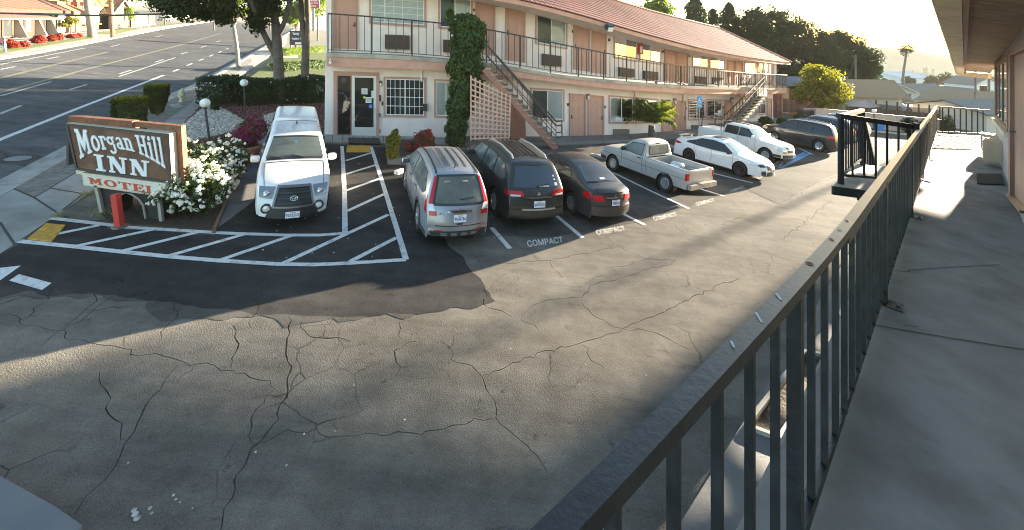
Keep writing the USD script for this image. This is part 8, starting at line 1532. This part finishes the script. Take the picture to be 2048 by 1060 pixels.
run_wall('block_wall', 'long pink block wall closing the far side of the lot', 'wall', [(1630, 247.5), (1700, 254), (1740, 257.5), (1842, 266), (1900, 271)], 1.32, .2, BLOCK, BLOCK); run_wall('block_wall', 'short pink block wall of the bin enclosure beside the black SUV', 'wall', [(1608, 243), (1650, 247.5)], 1.15, .2, BLOCK, BLOCK)
fr_lot = sheet('far_lot', ppoly([(1610, 247), (1740, 259), (1842, 268), (1905, 273), (1990, 300), (1960, 340), (1700, 330), (1600, 262)]), .006, SEALED2); tag(fr_lot, kind='structure'); sheet('kerb', LineString(plan([(1660, 257), (1740, 263), (1845, 273)])).buffer(.12), .12, CURB, fr_lot, thick=.14)
bb = G(1757, 262); bn = thing('bin', 'blue wheeled bin against the pink block wall', 'bin', tuple(bb)); bm_ = mat('bin_blue', (.03, .16, .42), .5); obj('body', MB().hexa([bb + [dx, dy, 0] for dx, dy in ((-.24, -.24), (.24, -.24), (.24, .24), (-.24, .24))], [bb + [dx, dy, .8] for dx, dy in ((-.32, -.32), (.32, -.32), (.32, .32), (-.32, .32))]), bm_, bn); obj('lid', MB().hexa([bb + [dx, dy, .81] for dx, dy in ((-.36, -.4), (.36, -.4), (.36, .36), (-.36, .36))], [bb + [dx, dy, .9] for dx, dy in ((-.33, -.34), (.33, -.34), (.33, .36), (-.33, .36))]), bm_, bn); obj('wheel', MB().lathe([(0, -.32), (.09, -.32), (.09, -.26), (0, -.26)], bb + [0, .26, .09], (1, 0, 0), 10).lathe([(0, .26), (.09, .26), (.09, .32), (0, .32)], bb + [0, .26, .09], (1, 0, 0), 10), TYRE, bn)
db = G(1612, 243); copy = thing('bin', 'dark wheeled bin beside the short enclosure wall', 'bin', tuple(db)); obj('body', MB().hexa([db + [dx, dy, 0] for dx, dy in ((-.4, -.35), (.4, -.35), (.4, .35), (-.4, .35))], [db + [dx, dy, .95] for dx, dy in ((-.5, -.45), (.5, -.45), (.5, .45), (-.5, .45))]), SIGNDARK, copy); obj('lid', MB().hexa([db + [dx, dy, .96] for dx, dy in ((-.54, -.5), (.54, -.5), (.54, .5), (-.54, .5))], [db + [dx, dy, 1.06] for dx, dy in ((-.5, -.45), (.5, -.45), (.5, .48), (-.5, .48))]), SIGNDARK, copy)
lb_ = G(1748, 263); lp_ = thing('globe_lamp', 'pale globe lamp on a dark post in front of the pink block wall', 'lamp', tuple(lb_)); tp = P(1748, 222, lb_[1]); obj('post', MB().tube([lb_, tp], .04, 8), BLACKP, lp_); s_ = trimesh.creation.icosphere(2, .17); s_.apply_translation(tp); obj('globe', s_, MATS['opal_globe'], lp_, smooth=True)
cr = [P(x, y, 38.5) for x, y in ((1543, 187), (1565, 186.5), (1565, 232), (1543, 236))]; ct = thing('container', 'rusty red corrugated container just past the end of the motel', 'container', tuple(on(*cr[0][:2]))); obj('box', qslab(MB(), cr, ny, -2.4, 0), mat('rust_red_steel', (.21, .075, .06), .75, var=.3, vscale=3, dirt=(.42, .33, .30), dscale=3, damt=.6, streak=True), ct); rbm = MB(); [qslab(rbm, qsub(cr, u, u + .05, 0, 1), ny, .003, .06) for u in np.linspace(.02, .93, 9)]; obj('rib', rbm, MATS['rust_red_steel'], ct)
FENCE = mat('brown_fence_board', (.15, .075, .045), .85, rand=.3, var=.2, vscale=6); DARKFENCE = mat('dark_fence_board', (.085, .052, .036), .85, rand=.3, var=.2, vscale=6)
def board_fence(label, x0, x1, t0, t1, b0, b1, Y0, Y1, n, m, lattice=0):
    a, b = P(x0, t0, Y0), P(x1, t1, Y1); c, d = P(x0, b0, Y0), P(x1, b1, Y1); q = np.array([a, b, d, c]); t = thing('fence', label, 'fence', tuple((c + d) / 2))
    for k in range(n): obj('board', qslab(MB(), qsub(q, k / n, (k + .93) / n, lattice, 1), ny, 0, .03), m, t)
    if lattice:
        lm_ = MB(); L = np.linalg.norm(b - a); hh = np.linalg.norm(c - a) * lattice; k = int(L / .16)
        for i in range(k):
            for s in (1, -1): u0 = i / k; u1 = u0 + s * hh / L; lm_.bar(quad_at(q, u0, lattice), quad_at(q, np.clip(u1, 0, 1), 0), .02, .045, up=(0, 1, 0))
        obj('lattice', lm_, m, t)
        for u in np.linspace(0, 1, 7): obj('post', MB().bar(quad_at(q, u, 1), quad_at(q, u, -.35), .11, .11, up=(0, 1, 0)), m, t)
    return t
board_fence('brown board fence left of the yellow green tree', 1566, 1632, 197, 203, 224, 224, 41, 41, 22, FENCE); board_fence('dark lattice topped fence behind the pink block wall', 1752, 1880, 208, 219, 230, 240, 46, 46, 30, DARKFENCE, .42); board_fence('orange brown fence under the yellow green tree', 1625, 1640, 200, 203, 216, 216, 43, 43, 5, FENCE); board_fence('brown fence below the red canopy', 1692, 1762, 213, 214, 228, 228, 44.5, 45.5, 18, FENCE)
cn_ = [P(x, y, Y) for x, y, Y in ((1696, 212, 42), (1740, 216, 41), (1762, 213, 45), (1722, 208, 46))]; pk = P(1731, 199, 43.5); cp = thing('canopy', 'faded red and grey garden canopy behind the pink block wall', 'canopy', tuple(on(*pk[:2]))); 
for i in range(4): obj('panel', MB().add([cn_[i], cn_[(i + 1) % 4], pk], [[0, 1, 2]]), mat(f'canopy_{("red", "grey", "pink", "dull")[i]}', ((.26, .20, .19), (.22, .19, .18), (.50, .46, .44), (.36, .12, .09))[i], .8), cp)
for c in cn_: obj('pole', MB().tube([on(*c[:2]), c], .04, 6), SIGNDARK, cp)
def gable_house(label, px, Y, w, d, eave, ridge, ang, wall_m, roof_m, front=(), name='house', chim=False):
    """A house centred on the site below px at depth Y; the ridge runs along its depth; ang turns it."""
    X = (px - CX) / F * Y; z0 = gz(X); ca, sa = math.cos(ang), math.sin(ang); T = lambda x, y, z: np.array([X + x * ca - y * sa, Y + x * sa + y * ca, z0 + z])
    t = thing(name, label, name, (X, Y, z0)); h, k = w / 2, d / 2; lo = [T(-h, -k, -.4), T(h, -k, -.4), T(h, k, -.4), T(-h, k, -.4)]; hi = [T(-h, -k, eave), T(h, -k, eave), T(h, k, eave), T(-h, k, eave)]
    obj('wall', MB().hexa(lo, hi).add([hi[0], hi[1], T(0, -k, ridge), hi[3], hi[2], T(0, k, ridge)], [[0, 1, 2], [3, 5, 4]]), wall_m, t); o = .55; sl = (ridge - eave) / h
    for s in (-1, 1): a = [T(s * (h + o), -k - o, eave - sl * o + .05), T(0, -k - o, ridge + .05), T(0, k + o, ridge + .05), T(s * (h + o), k + o, eave - sl * o + .05)]; b = [p + [0, 0, .14] for p in a]; obj('roof_slope', MB().hexa(a, b), roof_m, t)
    bb_ = MB(); [bb_.bar(T(s * (h + o), -k - o - .04, eave - sl * o + .1), T(0, -k - o - .04, ridge + .1), .05, .24) for s in (-1, 1)]; obj('barge_board', bb_, SHOPWHITE, t)
    fn = np.array([sa, -ca, 0.0])
    for u0, u1, za, zb, nm, m in front:
        q = [T(-h + w * u0, -k, zb), T(-h + w * u1, -k, zb), T(-h + w * u1, -k, za), T(-h + w * u0, -k, za)]; o_ = obj(nm, qslab(MB(), q, fn, .01, .05), m, t)
        if nm == 'window': obj('frame', qring(MB(), q, fn, .05, .09, .08, .08), SHOPWHITE, o_)
    if chim: obj('chimney', MB().box(T(w * .2, 0, ridge + .2), (.5, .5, 1.2)), BRICKB, t)
    return t
HW = mat('house_pale_wall', (.45, .42, .37), .8, var=.05); HW2 = mat('house_grey_wall', (.40, .40, .39), .8); HW3 = mat('house_blue_white', (.52, .56, .58), .8); STONEB = mat('house_stone_base', (.17, .13, .10), .9, var=.3, vscale=5)
gable_house('low house with a tan roof right of the yellow green tree', 1704, 50, 5.6, 7.0, 2.45, 3.9, math.pi / 2 - .3, HW, TANSHING, ((.1, .22, .9, 2.0, 'window', SHOPGLASS), (.45, .6, .9, 2.0, 'window', SHOPGLASS)))
gable_house('pale house with a dark gable and tan roof side beyond the lattice fence', 1772, 90, 5.6, 8, 2.3, 3.7, -.25, HW2, ASPHSHING, ((.75, .9, 1.0, 2.0, 'window', SHOPGLASS), (0, 1, 0, .8, 'stone_base', STONEB)))
gable_house('long house with a dark roof at the end of the side road', 1832, 112, 9, 8.5, 2.4, 4.1, math.pi / 2, HW, ASPHSHING, (), chim=False)
gable_house('pale gabled house with a stone base right of the side road', 1905, 110, 9.4, 9, 2.4, 4.2, .12, HW2, ASPHSHING, ((.22, .36, 1.0, 2.0, 'window', SHOPGLASS), (.62, .72, 1.0, 2.0, 'window', SHOPGLASS), (0, 1, 0, .8, 'stone_base', STONEB)))
gable_house('house with a tan and dark gabled roof behind the pale garage', 1955, 58, 7.5, 9, 2.5, 4.0, .35, HW, TANSHING, (), chim=True)
gable_house('pale low garage with a dark roof beyond the walkway end', 1945, 45.5, 7.2, 6.0, 2.25, 3.1, math.pi / 2 + .06, HW, ASPHSHING, (), name='garage')
gable_house('two storey blue white gabled house in the distance', 1944, 150, 9.6, 10, 6.2, 8.6, 0, HW3, ASPHSHING, ((.42, .5, 3.2, 4.6, 'window', SHOPGLASS), (.62, .68, 3.2, 4.4, 'window', SHOPGLASS), (.72, .78, 3.2, 4.4, 'window', SHOPGLASS)))
gable_house('long low blue grey building near the foot of the hill', 1785, 200, 24, 14, 6.5, 8.6, math.pi / 2, HW3, mat('blue_grey_roof', (.26, .30, .33), .6), ()); gable_house('bright white roofed building near the distant palm', 1832, 210, 8, 10, 7.5, 9.0, .3, SHOPWHITE, SHOPWHITE, ())
gable_house('small orange walled outbuilding behind the rusty container', 1590, 46, 5.5, 5, 3.0, 3.6, math.pi / 2, mat('orange_wall', (.48, .27, .15), .85), mat('dark_flat_roof', (.09, .095, .10), .8), ())
C = Car([(-2.2, .35), (-2.2, .8), (-2.0, .95), (-1.5, 1.05), (-.8, 1.42), (.2, 1.45), (1.1, 1.0), (2.0, .85), (2.2, .6), (2.2, .3)], 1.78, .9, .7, .25, (-1.3, 1.35), .33, n=50)
for x, y, th, m, lab, nm, sc in ((1820, 206, 115, SILV3, 'distant silver car parked on the side road', 'sedan', 1.0), (1766, 214, 100, BLACKC, 'dark car parked beside the pale house beyond the fence', 'sedan', 1.05), (1833, 199, 120, BLUEG, 'dark blue car further up the side road', 'sedan', 1.0), (1787, 222, 100, WHITE3, 'white car roof showing above the lattice fence', 'sedan', 1.0)):
    X, Y = G(x, y)[:2]; t = vehicle(nm, lab, 'car', (X, Y, th, sc, sc, sc), C, m, spokes=5); obj('windshield', C.patch(C.at_x(1.0), C.at_x(.3), -.9, .9), GLASSD, t); glass_side(t, C, [[(.7, .95), (.2, 1.32), (-.8, 1.3), (-1.3, 1.0)]], GLASSD, None); obj('rear_window', C.patch(C.at_x(-1.4), C.at_x(-.9), -.85, .85), GLASSD, t)
sr = sheet('side_road', ppoly([(1775, 228), (1862, 236), (1878, 206), (1850, 197), (1820, 198)]), .01, ROAD); tag(sr, kind='structure')
pb_ = on((1806 - CX) / F * 112, 112); pt4 = thing('palm_tree', 'tall thin fan palm standing alone against the bright sky', 'palm', tuple(pb_)); tp = P(1813, 100, 112); obj('trunk', MB().tube(*limb([pb_, P(1806, 150, 112), P(1811, 120, 112), tp], .34, .22)), BARKG, pt4, smooth=True)
r_ = np.random.default_rng(8); fm = MB()
for k in range(70):
    d = r_.normal(size=3); d[2] = d[2] * .8 + .15; d /= np.linalg.norm(d); L = r_.uniform(.5, 1.4); c0 = tp + [0, 0, .2]; e = c0 + d * L; s = np.cross(d, [0, 0, 1.0]); s /= np.linalg.norm(s)
    for a in np.linspace(-.9, .9, 7): fm.add([e, e + (d * math.cos(a) + s * math.sin(a)) * .55 + [0, 0, -.12] + s * .04, e + (d * math.cos(a) + s * math.sin(a)) * .65 + [0, 0, -.22], e + (d * math.cos(a) + s * math.sin(a)) * .5 - s * .05], [[0, 1, 2, 3]])
    fm.tube([c0, e], .03, 4)
obj('crown', fm, L_RIGHT, pt4)
for i, (x, Y, top, w, lab) in enumerate(((1862, 160, 150, 34, 'hazy round tree left of the tallest hazy one'), (1893, 165, 143, 40, 'tallest hazy round tree beyond the houses'), (1815, 150, 152, 26, 'hazy tree at the foot of the tall palm'), (1765, 130, 158, 24, 'pale bush like tree at the right foot of the big trees'), (1925, 190, 152, 30, 'hazy tree behind the blue white house'), (1960, 200, 148, 34, 'hazy tree right of the blue white house'), (1985, 175, 152, 30, 'hazy tree by the near wing corner'), (1840, 190, 160, 30, 'hazy tree beside the white roofed building'))): treeG(x, 0, top, w, lab, L_RIGHT, 1500, .9, 140 + i, Y=Y, shell=.8, tr=.25, spread=.6)
up2 = on((1978 - CX) / F * 70, 70); uq = thing('utility_pole', 'grey utility pole with a crossarm seen under the near eave', 'pole', tuple(up2)); tz = P(1978, 130, 70); obj('pole', MB().tube([up2, tz], .16, 8), BARKG, uq); obj('crossarm', MB().bar(tz + [-.9, 0, -.4], tz + [.9, 0, -.4], .12, .14), BARKG, uq)
up3 = on((1711 - CX) / F * 52, 52); uq = thing('utility_pole', 'thin pole with drooping wires in front of the big dark trees', 'pole', tuple(up3)); tz = P(1711, 110, 52); obj('pole', MB().tube([up3, tz], .10, 8), BARKG, uq); wr = MB(); [wr.tube(chaikin(np.array([tz - [0, 0, .1 * k], P(1700, 150, 52 - k), P(1685, 166 + k * 3, 50 - k)]), 2), .02, 4) for k in range(3)]; wr.tube(chaikin(np.array([P(1690, 150, 52), P(1722, 165, 50), P(1760, 172, 60)]), 2), .02, 4); obj('wire', wr, SIGNDARK, uq)
for i, (x, top) in enumerate(((1809, 139), (1826, 141), (1848, 136), (1853, 134), (1866, 138))):
    Y = 420.0; b = on((x - CX) / F * Y, Y); tz = P(x, top, Y); pm_ = MB()
    for sx, sy in ((-1, -1), (1, -1), (1, 1), (-1, 1)): pm_.bar(b + [sx * 1.6, sy * 1.6, 0], tz + [sx * .2, sy * .2, 0], .28, .28)
    for k in (.35, .55, .75, .9): c = b + (tz - b) * k; wd = 1.6 * (1 - k) + .2; pm_.bar(c + [-wd * 1.4 - (1.5 if k > .6 else 0), 0, 0], c + [wd * 1.4 + (1.5 if k > .6 else 0), 0, 0], .25, .25)
    t = thing('pylon', ('leftmost lattice pylon before the hazy hill', 'short lattice pylon second from the left before the hill', 'left one of the two pylons standing close together', 'right one of the two pylons standing close together', 'rightmost lattice pylon before the hazy hill')[i], 'pylon', tuple(b)); obj('lattice', pm_, SIGNDARK, t)
# the hill far off
hx = np.linspace(60, 1400, 90); hy = np.linspace(640, 1000, 26); top_px = pch([(-400, 60), (900, 70), (1400, 80), (1700, 92), (1780, 96), (1830, 101), (1880, 108), (1930, 114), (2000, 122), (2200, 138), (3000, 160)])
Xg, Yg = np.meshgrid(hx, hy, indexing='ij'); base = -SL * Xg - 1.0; pxg = CX + F * Xg / 800.0; zt = EYE - (top_px(np.clip(pxg, -300, 2900)) - HY) / F * 800.0; prof = np.exp(-((Yg - 800) / 130.0) ** 2); nz = meshkit.fbm(np.stack([Xg / 90, Yg / 90, 0 * Xg], -1), 4) - .5
hz_ = base + np.maximum(zt - base, 0) * prof * (1 + .10 * nz) * np.clip((hx[:, None] - 60) / 150, 0, 1); hl = obj('hills', MB().grid(np.stack([Xg, Yg, hz_], -1)), mat('hill_grass', (.17, .15, .08), .95, var=.3, vscale=.02), smooth=True); tag(hl, kind='structure')
# tall flat crowned pines past the end of the near wing, mostly behind its eave: their long evening shade crosses the near corner of the lot
SD, SN = np.array([math.sin(SUN_AZ), math.cos(SUN_AZ)]), np.array([math.cos(SUN_AZ), -math.sin(SUN_AZ)])
def flat_pine(label, l0, l1, a0, under, thick, n, seed):
    r = np.random.default_rng(seed); l = r.uniform(l0, l1, n); da = r.uniform(-1.6, 1.6, n); e = np.sqrt(np.clip(1 - ((2 * (l - l0) / (l1 - l0) - 1) ** 6), 0, 1) * np.clip(1 - (da / 1.7) ** 2, .05, 1)); q = SD * (a0 + da)[:, None] + SN * l[:, None]
    z = under(l) + thick * e * r.random(n) ** 1.3 + .06 * meshkit.noise(np.column_stack([l * 1.5, da, 0 * l]) + seed); b = on(*(SD * a0 + SN * (l0 + l1) / 2)); t = thing('pine_tree', label, 'pine', tuple(b)); obj('crown', leaf_quads(np.column_stack([q, z]), np.tile([0, 0, 1.0], (n, 1)), .24, r), L_RIGHT, t)
    top = np.array([b[0], b[1], float(under(np.array([(l0 + l1) / 2]))[0]) + .6]); m = MB().tube(*limb([b - [0, 0, .1], (b + top) / 2 + [.15, 0, 0], top], .11, .08)); [m.tube(*limb([top - [0, 0, .3], np.array([*(SD * a0 + SN * x), top[2] + .5])], .08, .04, 5)) for x in np.linspace(l0 + .5, l1 - .5, 4)]; obj('trunk', m, BARKG, t, smooth=True)
flat_pine('tall flat crowned pine seen as a bare trunk under the near eave', -7.2, -3.1, 75, lambda l: 5.68 + (l + 3.1) / -3.95 * .9, 1.6, 30000, 171)
flat_pine('tall dense pine standing hidden past the near wing', -3.2, -2.25, 72, lambda l: 4.3 + 0 * l, 4.5, 20000, 172)
# haze over the valley
if HAZE:
    c = np.array([(-420, -40), (1500, -40), (1500, 1300), (-420, 1300)], float); lo = [np.array([x, y, -SL * x - 3.5]) for x, y in c]; hi = [np.array([x, y, -SL * x + (62 if x > 0 else 80)]) for x, y in c]
    hm_ = usdkit.material(stage, '/World/Looks/haze_air', {'v': ('principled_volume', {'color': (.96, .93, .84), 'density': HAZE, 'anisotropy': .1})}, volume='v.volume'); tag(obj('haze', MB().hexa(lo, hi), hm_), 'pale warm evening haze filling the air over the lot and the valley', 'haze', kind='stuff')
